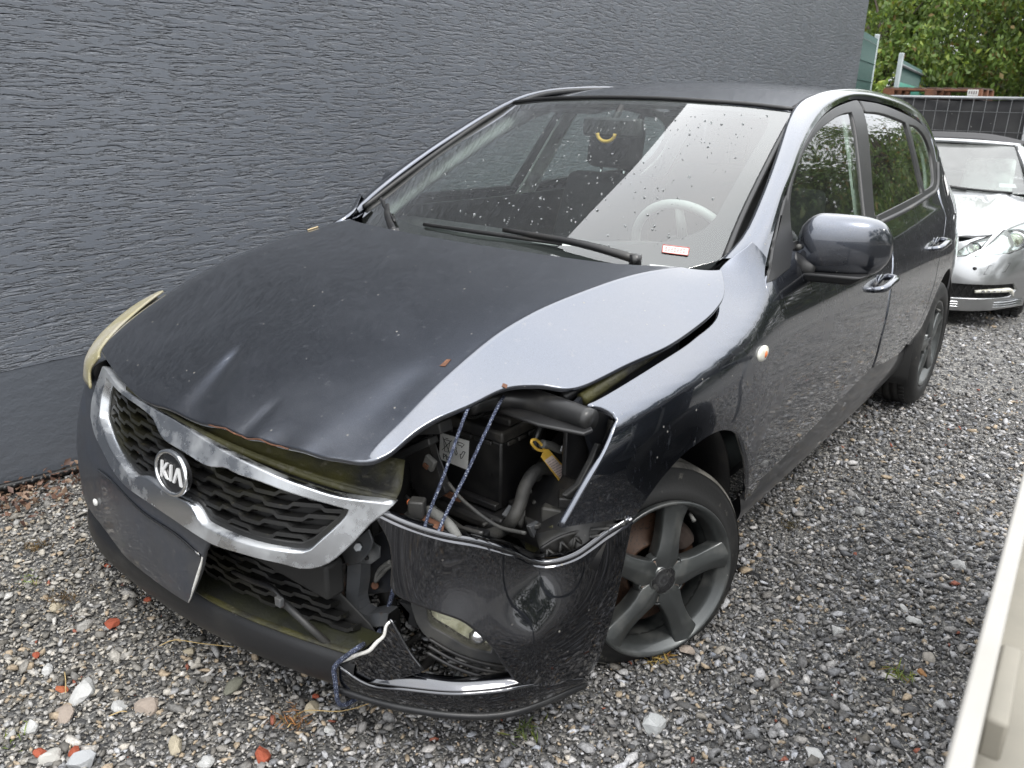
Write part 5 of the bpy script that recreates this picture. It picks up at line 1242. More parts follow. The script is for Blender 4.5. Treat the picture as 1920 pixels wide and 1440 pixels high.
# side apron plate with two bolts
MB().prism([(0.675,-0.3121,0.7537),(0.675,-0.2271,0.7341),(0.675,-0.2256,0.5753),(0.675,-0.3108,0.6269)],(.012,0,0)).build('apron_plate',M['plastic'],bay,.003)
MB().prism([(0.668,-0.2941,0.73),(0.668,-0.2669,0.7266),(0.668,-0.2666,0.6714),(0.668,-0.2832,0.6692),(0.668,-0.3088,0.6805),(0.668,-0.3055,0.6921),(0.668,-0.2933,0.6931)],(.004,0,0)).build('earth_plate',M['galv'],bay,.001)
for p in [(0.664,-0.2767,0.7133),(0.664,-0.277,0.6904)]:MB().cyl(p,np.array(p)-[.008,0,0],.0075,6).build('bolt',M['dark_steel'],bay,.001)
def loom(L,s,r,m,name="wire_loom",spl=24,n=10):
    return MB().tube(L,r,n,spl=spl).build(name,m,bay)
loom([(0.6,-0.2692,0.7295),(0.6,-0.2886,0.7136),(0.6,-0.3034,0.6899),(0.6,-0.306,0.6648)],0,.0085,M['hose'],'cable')
loom([(0.635,-0.3316,0.6963),(0.635,-0.2986,0.6816),(0.635,-0.2685,0.6624),(0.635,-0.2378,0.648)],0,.0095,M['loom_pale'],'cable')
loom([(0.6,-0.1359,0.5245),(0.6,-0.2024,0.5592),(0.6,-0.2592,0.6006),(0.6,-0.3051,0.6078),(0.6,-0.34,0.585),(0.6,-0.3581,0.5481),(0.6,-0.3824,0.522)]+[(0.56,-0.3632,0.4721),(0.56,-0.4209,0.4809),(0.56,-0.4847,0.5038)],0,.0155,M['loom'],spl=40)
loom([(0.58,-0.2772,0.5914),(0.58,-0.2565,0.5563),(0.58,-0.2803,0.5308),(0.58,-0.3099,0.5011),(0.58,-0.3393,0.4788)],0,.0125,M['loom'])
loom([(0.55,-0.3096,0.448),(0.55,-0.2328,0.3881),(0.55,-0.1621,0.3382)],0,.005,M['loom'],'cable')
loom([(0.5,-0.5341,0.5758),(0.5,-0.4697,0.5124),(0.5,-0.4152,0.4615),(0.5,-0.377,0.4334)],0,.006,M['loom'],'cable')
loom([(0.5154,-0.56,0.5841),(0.5457,-0.56,0.5798),(0.574,-0.56,0.5676),(0.5931,-0.56,0.5497)],0,.011,M['loom_pale'],'conduit')
mb=MB()
for q in cr([(0.5154,-0.56,0.5841),(0.5457,-0.56,0.5798),(0.574,-0.56,0.5676),(0.5931,-0.56,0.5497)],22):mb.ball(q,.0125,8,4,(1,.35,1))
tag(mb.build('conduit_rib',M['loom_pale'],bay),kind='stuff')
MB().box([(0.585,-0.3711,0.5254)][0],(.03,.03,.012),rotx(.5)).build('loom_clip',M['steel'],bay,.002)
loom([(0.5123,-0.5,0.6263),(0.5578,-0.5,0.5971),(0.6457,-0.5,0.5716),(0.7215,-0.5,0.581)],0,.004,M['loom'],'cable')
loom([(0.4125,-0.53,0.5728),(0.4767,-0.53,0.5453),(0.5544,-0.53,0.5513),(0.6351,-0.53,0.5621)],0,.0045,M['hose'],'cable')
loom([(0.6,-0.3074,0.5345),(0.6,-0.2626,0.4816),(0.6,-0.1937,0.4383),(0.6,-0.1355,0.4362)],0,.005,M['loom'],'cable')
loom([(0.58,-0.3143,0.5982),(0.58,-0.2803,0.5308),(0.58,-0.2127,0.4755),(0.58,-0.1435,0.4623)],0,.004,M['loom_pale'],'cable')
loom([(0.53,-0.4038,0.4883),(0.53,-0.3459,0.4845),(0.53,-0.2983,0.443),(0.53,-0.2259,0.3443)],0,.0045,M['loom'],'cable')
MB().prism([(0.62,-0.3627,0.5034),(0.62,-0.3121,0.4996),(0.62,-0.2678,0.4627),(0.62,-0.2766,0.431),(0.62,-0.3295,0.4407)],(.012,0,0)).build('bracket_plate',M['steel'],bay,.002)
MB().prism([(0.66,-0.2361,0.5744),(0.66,-0.2002,0.5952),(0.66,-0.1808,0.5813),(0.66,-0.212,0.5516)],(.01,0,0)).build('bracket_plate',M['steel'],bay,.002)
MB().box([(0.645,-0.285,0.5136)][0],(.05,.07,.05),rotz(.4),.004).build('fuse_holder',M['plastic_grey'],bay,.004)
# headlamp carrier strip, ribbed hose along the fender
MB().prism([(0.7,-0.2259,0.6852),(0.7,-0.2,0.6714),(0.7,-0.205,0.6334),(0.7,-0.2679,0.5768),(0.7,-0.336,0.5904),(0.7,-0.3491,0.6032),(0.7,-0.2963,0.61),(0.7,-0.2488,0.6514)],(.016,0,0)).build('lamp_carrier',M['plastic_grey'],bay,.004)
MB().box([(0.69,-0.2948,0.5668)][0],(.05,.05,.025),rotz(.6)).build('carrier_foot',M['plastic'],bay,.004)
mb=MB();C=cr([(0.72,-0.177,0.7244),(0.72,-0.1825,0.6936),(0.72,-0.2061,0.6622),(0.72,-0.2292,0.6269)],30)
for i in range(29):mb.lathe([(-.0045,.0105),(-.002,.0135),(.002,.0135),(.0045,.0105)],12,C[i],C[i+1]-C[i])
mb.build('ribbed_hose',M['hose'],bay)
# mossy steel angles at the bottom of the opening
MB().prism([(0.5531,-0.2717,0.44),(0.5867,-0.1632,0.44),(0.6412,-0.197,0.44),(0.6307,-0.2813,0.44),(0.6079,-0.3132,0.44)],(0,0,-.006)).build('mossy_angle',M['mossy'],bay,.002)
MB().prism([(0.5923,-0.33,0.4514),(0.6698,-0.33,0.5074),(0.6779,-0.33,0.4902),(0.65,-0.33,0.4551),(0.6214,-0.33,0.4134),(0.5981,-0.33,0.4184)],(0,.008,0)).build('mossy_angle',M['mossy'],bay,.002)
MB().prism([(0.5818,-0.3224,0.5),(0.5762,-0.1867,0.5),(0.606,-0.1797,0.5),(0.6426,-0.2198,0.5),(0.6393,-0.3384,0.5),(0.621,-0.354,0.5)],(0,0,-.012)).build('steel_shelf',M['plastic_grey'],bay,.003)
# ribbed bumper bracket under the fender tip
A0=np.array([(0.6748,-0.3811,0.4716),(0.7052,-0.349,0.4981),(0.7483,-0.2989,0.5134),(0.789,-0.2244,0.519)]);B0=np.array([(0.6856,-0.375,0.4515),(0.716,-0.3416,0.4667),(0.7534,-0.2933,0.4861),(0.7883,-0.2276,0.4998)])
br=loft('bumper_bracket',[A0+[0,0,.004],A0,B0],M['plastic'],bay,24,6,.005)
loft('bracket_flange',[A0,A0+np.array([-.05,.05,.004])],M['plastic_grey'],bay,16,4,.004)
a_=cr(A0,13);b_=cr(B0,13)
for i in range(12):
    p,q=(a_[i],b_[i+1]) if i%2 else (b_[i],a_[i+1]);o_=np.array([.012,-.012,0])
    MB().tube([p+o_,q+o_],.0042,4).build('rib',M['plastic'],bay)
MB().tube(b_+np.array([.01,-.01,0]),.004,4).build('rib',M['plastic'],bay)
# radiator carrier and bits at the left of the opening
MB().prism([(0.2979,-0.47,0.6184),(0.4221,-0.47,0.699),(0.4406,-0.47,0.6479),(0.4783,-0.47,0.5778),(0.4189,-0.47,0.527),(0.3724,-0.47,0.5603),(0.3672,-0.47,0.6178),(0.3218,-0.47,0.5985)],(0,.02,0)).build('radiator_carrier',M['plastic'],bay,.004)
MB().prism([(0.3192,-0.5,0.6271),(0.4542,-0.5,0.7127),(0.4603,-0.5,0.697),(0.3982,-0.5,0.6585),(0.3323,-0.5,0.6098)],(0,.03,0)).build('carrier_arm',M['plastic_grey'],bay,.003)
MB().box([(0.4452,-0.485,0.6469)][0],(.03,.012,.03),roty(.4)).build('lamp_clip',M['loom_pale'],bay,.003)
MB().box([(0.4402,-0.49,0.6407)][0],(.014,.012,.010),roty(.4)).build('rusty_clip',M['rust'],bay,.001)
MB().box([(0.456,-0.48,0.7342)][0],(.07,.04,.025),roty(-.3)).build('hood_catch',M['plastic_grey'],bay,.003)
MB().box([(0.4979,-0.58,0.5937)][0],(.034,.03,.04),rotz(.5),.003).build('plug',M['plastic_grey'],bay,.002)
MB().box([(0.4891,-0.585,0.6052)][0],(.02,.012,.008),rotz(.4)).build('plug_clip',M['orange'],bay,.001)
MB().box([(0.5882,-0.5,0.5238)][0],(.06,.035,.03),rotz(.3),.003).build('plug',M['plastic'],bay,.002)
MB().box([(0.5726,-0.52,0.5191)][0],(.022,.012,.022)).build('plug_contacts',M['caliper'],bay,.001)
MB().box([(0.5384,-0.575,0.5648)][0],(.05,.05,.02),rotz(.6)).build('rusty_bracket',M['rust'],bay,.003)
MB().box([(0.4837,-0.56,0.5552)][0],(.055,.05,.03),rotz(.3)).build('lamp_bracket',M['steel'],bay,.004)
# fender rail seen in the gap between hood and fender
MB().tube([(.70,-.28,.80),(.735,-.05,.862),(.75,.10,.90)],.016,8).build('fender_rail',M['mossy'],bay)
MB().tube([(.665,-.30,.80),(.70,-.05,.868),(.715,.12,.912)],.012,8).build('hood_seal',M['plastic'],bay)
for p in((.70,-.20,.836),(.712,-.14,.846)):MB().cyl(p,(p[0],p[1],p[2]+.012),.008,8).build('bolt',M['galv'],bay)
# ================================================================ torn steel behind the grille end
cs=empty('crash_structure',(0,0,0));cs.parent=car
MB().box((-.06,-.70,.425),(.86,.05,.085)).build('crash_beam',M['black_void'],cs,.008)
MB().prism([(0.2912,-0.55,0.3863),(0.3253,-0.55,0.4489),(0.3936,-0.55,0.5014),(0.4276,-0.55,0.4125),(0.4255,-0.55,0.3447),(0.3815,-0.55,0.323),(0.2709,-0.55,0.2634),(0.2676,-0.55,0.3333)],(0,.010,0)).build('end_plate',M['dark_steel'],cs,.003)
MB().prism([(0.3068,-0.63,0.4352),(0.3993,-0.63,0.5275),(0.4129,-0.63,0.5028),(0.3996,-0.63,0.4714),(0.3683,-0.63,0.4324),(0.3227,-0.63,0.4058)],(0,.005,.0)).build('corner_gusset',M['steel'],cs,.002)
MB().cyl([(0.3755,-0.64,0.4799)][0],[(0.3614,-0.628,0.469)][0],.011,6).build('bolt',M['galv'],cs,.002)
MB().prism([(0.335,-0.6,0.4047),(0.3705,-0.6,0.4758),(0.4009,-0.6,0.4714),(0.3979,-0.6,0.4434),(0.369,-0.6,0.4156)],(0,.004,0)).build('torn_tab',M['galv'],cs,.001)
MB().cyl([(0.3626,-0.606,0.4323)][0],[(0.3568,-0.601,0.4276)][0],.0055,10).build('bolt_hole',M['black_void'],cs)
VS=np.array([(0.3083,-0.618,0.397),(0.3015,-0.618,0.352),(0.296,-0.618,0.2995),(0.2984,-0.618,0.2539)]);VR=np.array([(0.3295,-0.6,0.4011),(0.3266,-0.6,0.3535),(0.3164,-0.6,0.3062),(0.3238,-0.6,0.2776)])
loft('folded_strip',[VS+[-.002,.02,0],VS,VR,VR+[.004,.03,0]],M['steel'],cs,14,4,.003,smooth=False)
HS=np.array([(0.2886,-0.61,0.245),(0.322,-0.61,0.2441),(0.3716,-0.61,0.2584),(0.4235,-0.61,0.2855)]);HT=np.array([(0.32,-0.6,0.2759),(0.3526,-0.6,0.2746),(0.3801,-0.6,0.2914),(0.419,-0.6,0.3062)])
loft('folded_strip',[HS+[0,.03,-.006],HS,HT,HT+[0,.03,.004]],M['steel'],cs,14,4,.003,smooth=False)
rs=np.random.default_rng(3)
def crumple(L,s,nm,m,d,amp):
    A,B=L;A=cr(A,16);B=cr(B,16);G=[]
    for i in range(16):
        row=[]
        for t in np.linspace(0,1,8):
            p=A[i]*(1-t)+B[i]*t+np.array([0,amp*math.sin(i*.9+t*4)+amp*.6*math.sin(i*2.1-t*7),amp*.3*math.sin(i*1.7+t*5)]);row.append(p)
        G.append(row)
    return grid_obj(nm,G,m,cs,.0025)
crumple(([(0.2365,-0.64,0.3757),(0.2319,-0.64,0.3453),(0.2438,-0.64,0.3071),(0.2639,-0.64,0.2984)],[(0.3171,-0.64,0.4166),(0.3088,-0.64,0.3773),(0.2975,-0.64,0.3472),(0.2928,-0.64,0.3339)]),0,'crumpled_sheet',M['rusty_steel'],0,.008)
crumple(([(0.3044,-0.63,0.4012),(0.2861,-0.63,0.3515),(0.2791,-0.63,0.3085),(0.306,-0.63,0.2712)],[(0.2906,-0.6,0.3869),(0.2834,-0.6,0.3354),(0.2803,-0.6,0.2905),(0.2791,-0.6,0.2456)]),0,'crumpled_sheet',M['rusty_steel'],0,.007)
MB().cyl([(0.3488,-0.572,0.3374)][0],[(0.3296,-0.555,0.3207)][0],.0095,8).build('rusty_bolt',M['rust'],cs,.002)
for dx in(-.006,.006):
    q=np.array([(0.3545,-0.575,0.3527),(0.37,-0.575,0.3803),(0.3883,-0.575,0.4031),(0.4114,-0.575,0.4248)]);q[1:,0]+=dx;mb=MB().tube(q,.0052,7,spl=14);mb.build('earth_strap',M['loom_pale'],cs)
# dark plastics low in the breach
for (L,y,m) in (([(600,1150),(650,1165),(700,1185),(690,1225),(640,1215),(600,1190)],-.58,'plastic'),([(560,1100),(610,1120),(640,1160),(600,1180),(560,1150)],-.57,'plastic'),([(470,1050),(600,1085),(620,1120),(560,1140),(470,1090)],-.62,'black_void')):
    pass
MB().prism([(0.1011,-0.56,0.1434),(0.2265,-0.56,0.1768),(0.3456,-0.56,0.2018),(0.3189,-0.56,0.112),(0.1988,-0.56,0.0681),(0.0933,-0.56,0.0577)],(0,.01,0)).build('splash_shield',M['plastic'],cs,.003)
MB().prism([(0.1649,-0.6,0.1659),(0.2262,-0.6,0.2065),(0.2702,-0.6,0.1995),(0.2446,-0.6,0.166),(0.1958,-0.6,0.149)],(0,.004,0)).build('shield_shard',M['plastic_grey'],cs,.001)
MB().prism([(0.2592,-0.62,0.2026),(0.3089,-0.62,0.2378),(0.3323,-0.62,0.2296),(0.2963,-0.62,0.1901)],(0,.004,0)).build('shield_shard',M['plastic_grey'],cs,.001)
mb=MB();C=cr([(0.3471,-0.6,0.24),(0.359,-0.6,0.2264),(0.3768,-0.6,0.2231),(0.3892,-0.6,0.2233)],14)
for i in range(13):mb.lathe([(-.003,.010),(0,.013),(.003,.010)],10,C[i],C[i+1]-C[i])
mb.build('bellows',M['hose'],cs)
mb=MB();C=cr([(0.4096,-0.52,0.1071),(0.4455,-0.52,0.1285),(0.4738,-0.52,0.1641),(0.4863,-0.52,0.2015)],26)
for i in range(25):mb.lathe([(-.003,.008),(0,.0105),(.003,.008)],10,C[i],C[i+1]-C[i])
mb.build('ribbed_hose',M['hose'],cs)
MB().tube([(0.3407,-0.5,0.1263),(0.3784,-0.5,0.1524),(0.4241,-0.5,0.1973)],.006,8,spl=12).build('cable',M['loom'],cs)
MB().tube([(0.236,-0.45,0.2405),(0.2715,-0.45,0.1608),(0.2742,-0.45,0.081)],.02,8).build('radiator_hose',M['black_void'],cs)
# right headlamp, yellowed, seen edge-on beside the wall
HI=[(-.515,-.722,.742),(-.555,-.695,.752),(-.605,-.625,.778),(-.645,-.55,.803),(-.675,-.48,.826),(-.69,-.43,.842)]
HM=[(-.55,-.735,.70),(-.625,-.705,.715),(-.695,-.635,.742),(-.742,-.55,.772),(-.757,-.48,.80),(-.735,-.425,.828)]
HL_=[(-.54,-.745,.655),(-.645,-.712,.66),(-.735,-.635,.68),(-.785,-.55,.712),(-.79,-.475,.755),(-.75,-.42,.81)]
loft('headlamp',[HI,HM,HL_],M['headlight_yellow'],car,30,12,.006)
# ================================================================ cabin
cb=empty('cabin',(0,0,0));cb.parent=car
MB().box((0,1.6,.30),(1.40,2.9,.03)).build('floor_pan',M['interior'],cb)
MB().box((0,3.05,.7),(1.2,.04,.8)).build('rear_bulkhead',M['interior'],cb)
def dz(x,y):return .955+.03*np.exp(-((x-.37)/.17)**2)*np.exp(-((y-.62)/.12)**2)-.06*np.clip((y-.62)/.2,0,1)**2
loft('dashboard',[[(x,float(wind_y(x,.97))+.02,.955) for x in np.linspace(-.66,.66,25)],[(x,.45,float(dz(x,.45))) for x in np.linspace(-.70,.70,25)],[(x,.62,float(dz(x,.62))+.004) for x in np.linspace(-.72,.72,25)],[(x,.74,float(dz(x,.74))-.02) for x in np.linspace(-.73,.73,25)],[(x,.76,.70) for x in np.linspace(-.73,.73,25)],[(x,.70,.45) for x in np.linspace(-.73,.73,25)]],M['interior'],cb,50,24,.006)
MB().prism([(.05,.40,.978),(.20,.40,.978),(.21,.47,.982),(.06,.48,.980)],(0,0,.0015)).build('paper',M['white_label'],cb)
st_=empty('steering_wheel',(0,0,0));st_.parent=car
sc_=np.array([.37,.83,.93]);sn=np.array([0,.90,.43]);sa=np.array([1.,0,0]);sb=np.cross(sn,sa)
MB().tube([sc_+.185*(math.cos(t)*sa+math.sin(t)*sb) for t in np.linspace(0,2*math.pi,41)[:-1]],.0155,10,closed=True).build('wheel_rim',M['wheel_grey'],st_)
MB().lathe([(-.03,0),(-.03,.06),(.0,.072),(.02,.06),(.024,0)],24,sc_,sn).build('airbag_cover',M['interior'],st_)
for t in(0,math.pi,-math.pi/2):MB().tube([sc_+.06*(math.cos(t)*sa+math.sin(t)*sb),sc_+.178*(math.cos(t)*sa+math.sin(t)*sb)],[.018,.013],8).build('wheel_spoke',M['wheel_grey'],st_)
MB().tube([sc_-sn*.02,sc_-sn*.30],.035,10).build('steering_column',M['interior'],st_)
def seat(x,y,rear=False):
    s=empty('seat',(0,0,0));s.parent=car;wd=.50 if not rear else 1.2
    def soft(mb,nm):
        o=mb.build(nm,M['fabric_dark'],s);b=o.modifiers.new('bevel','BEVEL');b.width=.035;b.segments=3;b.limit_method='NONE';o.data.polygons.foreach_set('use_smooth',[True]*len(o.data.polygons));return o
    soft(MB().box((x,y-.22,.53),(wd,.52,.15),rotx(.08)),'seat_cushion')
    soft(MB().hexa([(x-wd/2,y-.02,.50),(x+wd/2,y-.02,.50),(x+wd/2,y+.12,.50),(x-wd/2,y+.12,.50),(x-wd/2*.84,y+.17,1.10),(x+wd/2*.84,y+.17,1.10),(x+wd/2*.84,y+.27,1.10),(x-wd/2*.84,y+.27,1.10)]),'backrest')
    for hx in((x,) if not rear else(x-.36,x+.36)):
        soft(MB().box((hx,y+.245,1.215 if not rear else 1.14),(.26,.09,.19 if not rear else .14),rotx(-.15)),'headrest')
        for d in(-.06,.06):MB().tube([(hx+d,y+.22,1.06),(hx+d,y+.235,1.15)],.007,6).build('headrest_post',M['bright_chrome'],s)
seat(-.37,1.33);seat(.37,1.33);seat(0,2.22,True)
for mir in(False,True):
    panel('door_card',lambda y,z:fside(y,z,.06),[(.55,.42),(2.4,.42),(2.4,1.0),(1.4,.99),(.62,1.0)],M['interior'],cb,res=.08,thick=.01,mirror=mir,sharp=60)
    loft('pillar_trim',[np.array(inn)[:34]+[-.02,.02,-.02],np.array(inn)[:34]+[-.055,.045,-.035],(np.array(inn)+np.array(outc))[:34]/2+[-.075,.075,-.045],np.array(outc)[:34]+[-.05,.10,-.03]],M['interior_grey'] if mir else M['interior'],cb,40,10,mirror=mir)
    panel('pillar_trim',lambda y,z:fside(y,z,.035),[(1.37,.98),(1.50,.98),(1.62,1.37),(1.53,1.38)],M['interior_grey'],cb,res=.04,thick=.012,mirror=mir,sharp=60)
    panel('pillar_trim',lambda y,z:fside(y,z,.035),[(2.45,1.0),(2.75,1.0),(2.8,1.25),(2.65,1.33),(2.3,1.36),(2.62,1.25),(2.6,1.12)],M['interior_grey'],cb,res=.05,thick=.012,mirror=mir,sharp=60)
q=[(-0.1682,0.93,1.3214),(0.0328,0.93,1.3461),(0.046,0.93,1.3146),(-0.1544,0.93,1.2847)];c0=np.mean(q,0)
MB().box((0,.93,1.315),(.24,.03,.065),None,.008).build('rear_view_mirror',M['interior'],cb,.008)
MB().tube([(0,.93,1.33),(0,.98,1.385)],.012,8).build('mirror_stalk',M['interior'],cb)
for s in(.33,-.33):MB().box((s,1.12,1.372),(.38,.17,.014),rotx(.12),.004).build('sun_visor',M['interior'],cb)

# ================================================================ silver convertible parked behind
sv=empty('convertible_car',(.14,4.72,-.135),'silver convertible with black soft top parked behind the wrecked hatchback','car')
sv.rotation_euler=(0,0,.10);sv.scale=(1.03,1,.915)
M['softtop']=mat('black soft top fabric',(.035,.034,.036),.85,bmp=(250,.3,.003))
_S=[(0,.75,.06),(0,.60,0),(0,.40,-.02),(0,.22,.0)]
for a in(-1,1):_S+=[(a*.76,.88,.62),(a*.55,.78,.30),(a*.4,.76,.13),(a*.4,.60,.07),(a*.4,.40,.045),(a*.4,.22,.06),(a*.68,.80,.36),(a*.68,.60,.22),(a*.68,.42,.17),(a*.68,.22,.20),(a*.86,.82,.66),(a*.87,.60,.47),(a*.87,.42,.44),(a*.85,.22,.46)]
_sf=TPS(_S,1e-4)
sfr=lambda x,z,off=0:np.stack([x,_sf(x,z)+off,z],-1)
def hz(x,y):
    x=np.asarray(x,float);y=np.asarray(y,float);a=np.abs(x)
    rib=.016*np.exp(-((a-(.40+.14*(y-.2)))/.06)**2)
    return .728+.27*np.clip((y-.08)/1.35,0,1)**.8-.06*(a/.82)**3+rib
shd=lambda x,y:np.stack([x,y,hz(x,y)],-1)
cc_=(0,2,.3)
panel('hood',shd,[(-.80,.59),(-.62,.33),(-.36,.12),(0,.06),(.36,.12),(.62,.33),(.80,.59),(.84,1.0),(.83,1.42),(.5,1.36),(0,1.33),(-.5,1.36),(-.83,1.42),(-.84,1.0)],M['silver'],sv,res=.05,thick=.02,c=(0,.8,.3),sharp=60)
# bumper skin with openings for lamps and intakes
HLo=[(.50,.595),(.70,.63),(.80,.675),(.835,.76),(.82,.865),(.76,.85),(.635,.79)]
HLi=[(.345,.585),(.45,.605),(.53,.66),(.575,.755),(.46,.70)]
INT=[(.40,.27),(.76,.285),(.80,.345),(.77,.40),(.40,.395)]
flip=lambda L:[(-a,b) for a,b in L][::-1]
BO=[(-.87,.66),(-.85,.88),(-.82,.88),(-.76,.864),(-.62,.80),(-.44,.715),(-.34,.695),(-.32,.52),(0,.50),(.32,.52),(.34,.695),(.44,.715),(.62,.80),(.76,.864),(.82,.88),(.85,.88),(.87,.66),(.875,.42),(.85,.20),(.5,.175),(0,.17),(-.5,.175),(-.85,.20),(-.875,.42)]
panel('front_bumper',lambda x,z:sfr(x,z),BO,M['silver'],sv,res=.04,thick=.04,c=(0,2,.4),holes=[HLo,HLi,INT,flip(HLo),flip(HLi),flip(INT)],sharp=50)
for s in(1,-1):
    q=lambda L:L if s>0 else flip(L)
    hl=empty('headlight',(0,0,0));hl.parent=sv
    for L in(HLo,HLi):
        panel('reflector',lambda x,z:sfr(x,z,.05),q(L),M['lamp_reflector'] if 0 else M['bright_chrome'],hl,res=.04,thick=.02,c=(0,2,.4),sharp=60)
        panel('lens',lambda x,z:sfr(x,z,.004),q(L),M['silver_glass'],hl,res=.04,thick=.004,c=(0,2,.4),sharp=60)
        pts=sfr(np.array([a for a,_ in q(L)]),np.array([b for _,b in q(L)]),.002);MB().tube(pts,.005,5,closed=True).build('lamp_seal',M['black_trim'],hl)
    for (x,z,r) in((.715,.725,.068),(.49,.66,.034)):
        c=sfr(np.array([s*x]),np.array([z]),.03)[0]
        MB().lathe([(.02,r*1.25),(-.012,r*1.2),(-.016,r*1.05),(.0,r),(.0,r*.75)],24,c,(0,-1,0)).build('projector_ring',M['bright_chrome'],hl)
        MB().ball(c-[0,.004,0],r*.72,14,10,(1,.6,1)).build('projector',M['lens'],hl)
    it=empty('air_intake',(0,0,0));it.parent=sv
    panel('intake_back',lambda x,z:sfr(x,z,.045),q(INT),M['black_void'],it,res=.06,thick=.005,c=(0,2,.4),sharp=60)
    for k in range(9):
        for d in(1,-1):
            x0=.40+.045*k;P=[(x0,.27),(x0+d*.06,.39)];P=sfr(np.array([s*a for a,_ in P]),np.array([b for _,b in P]),.03);MB().tube(P,.003,4).build('intake_mesh',M['black_trim'],it)
    P=[(.55,.335),(.70,.345),(.755,.34),(.775,.29)]
    MB().tube(sfr(np.array([s*a for a,_ in P]),np.array([b for _,b in P]),.016),[.012,.018,.02,.014],8,spl=12).build('daylight_strip',M['clear_lens'],it)
    for k in range(5):
        x=.60+.033*k;MB().box(sfr(np.array([s*x]),np.array([.341]),.0)[0],(.016,.01,.016)).build('light_cell',M['bright_chrome'],it)
    for z in(.245,.225,.205):
        P=[(.1,z),(.4,z),(.7,z+.004),(.84,z+.012)];MB().tube(sfr(np.array([s*a for a,_ in P]),np.array([b for _,b in P]),-.006),.006,6,spl=14).build('chin_bar',M['silver'],sv)
    MB().lathe([(.004,0),(.004,.012),(-.002,.014)],14,sfr(np.array([s*.52]),np.array([.515]),-.002)[0],(0,-1,0)).build('parking_sensor',M['cap_black'],sv)
    P=[(.58,.475),(.60,.54),(.72,.56),(.70,.495)];MB().tube(sfr(np.array([s*a for a,_ in P]),np.array([b for _,b in P]),.0),.0028,5,closed=True).build('washer_flap',M['plastic_grey'],sv)
    # front wing, side, sill, pillar
    loft('front_wing',[[(s*.845,.55,.84),(s*.855,1.0,.905),(s*.85,1.45,.93),(s*.85,2.4,.92),(s*.83,3.6,.92),(s*.74,4.5,.88)],[(s*.868,.60,.74),(s*.885,1.0,.80),(s*.888,1.45,.80),(s*.89,2.4,.78),(s*.88,3.6,.80),(s*.80,4.5,.78)],[(s*.875,.52,.60),(s*.89,1.0,.68),(s*.89,1.45,.55),(s*.89,2.4,.52),(s*.89,3.6,.65),(s*.82,4.55,.6)],[(s*.872,.50,.42),(s*.885,.95,.665),(s*.87,1.5,.30),(s*.87,2.4,.25),(s*.87,3.55,.62),(s*.80,4.5,.35)]],M['silver'],sv,40,14,.012)
    loft('windscreen_pillar',[[(s*.80,1.42,.985),(s*.70,1.85,1.20),(s*.60,2.22,1.352)],[(s*.775,1.40,1.0),(s*.675,1.84,1.215),(s*.575,2.21,1.362)],[(s*.735,1.38,.99),(s*.64,1.83,1.205),(s*.545,2.20,1.355)]],M['silver'],sv,20,8,.02)
    loft('side_window',[[(s*.80,1.48,.975),(s*.82,2.4,.97),(s*.80,3.2,.95)],[(s*.60,2.26,1.345),(s*.60,2.6,1.37),(s*.62,3.0,1.30)]],M['side_glass'],sv,14,6)
    MB().ball((s*.985,1.62,1.0),.075,14,10,(1.25,.55,.75)).build('side_mirror',M['silver'],sv)
    MB().tube([(s*.84,1.62,.95),(s*.92,1.62,.965)],.02,8).build('mirror_foot',M['black_trim'],sv)
    for yw in(.98,3.74):
        w2=empty('wheel',(0,0,0));w2.parent=sv
        Rw=.325;o=(s*.86,yw,Rw)
        MB().lathe([(-.22,.21),(-.215,.27),(-.20,Rw-.01),(-.17,Rw),(-.03,Rw),(-.005,Rw-.02),(.005,.28),(.0,.235),(-.02,.225)],40,o,(s,0,0)).build('tyre',M['rubber'],w2)
        mb=MB()
        for k in range(54):
            t=2*math.pi*k/54
            for xx in(-.045,-.10,-.155):mb.box((o[0]+s*xx,yw+Rw*math.cos(t),Rw+Rw*math.sin(t)),(.045,.022,.012),rotx(t+math.pi/2+.25))
        mb.v=[(a,b,max(c,.0)) for a,b,c in mb.v];tag(mb.build('tread_block',M['rubber'],w2),kind='stuff')
        MB().lathe([(0,.228),(-.02,.22),(-.06,.20),(-.07,0)],30,o,(s,0,0)).build('rim',M['alloy_dark'],w2)
        for k in range(10):
            t=2*math.pi*k/10;MB().tube([(o[0]-s*.02,yw+.03*math.cos(t),Rw+.03*math.sin(t)),(o[0]-s*.012,yw+.215*math.cos(t),Rw+.215*math.sin(t))],[.016,.012],6).build('spoke',M['alloy'],w2)
# grille, star-less plain bars
gr=empty('grille',(0,0,0));gr.parent=sv
GP=[(-.33,.52),(.33,.52),(.35,.70),(.30,.715),(-.30,.715),(-.35,.70)]
panel('grille_back',lambda x,z:sfr(x,z,.03),GP,M['black_void'],gr,res=.06,thick=.01,c=(0,2,.4))
MB().tube(sfr(np.array([a for a,_ in GP]),np.array([b for _,b in GP]),-.004),.010,8,closed=True).build('chrome_frame',M['bright_chrome'],gr)
for z in(.58,.645):MB().tube(sfr(np.linspace(-.34,.34,7),np.full(7,z),.005),.009,6).build('grille_bar',M['bright_chrome'],gr)
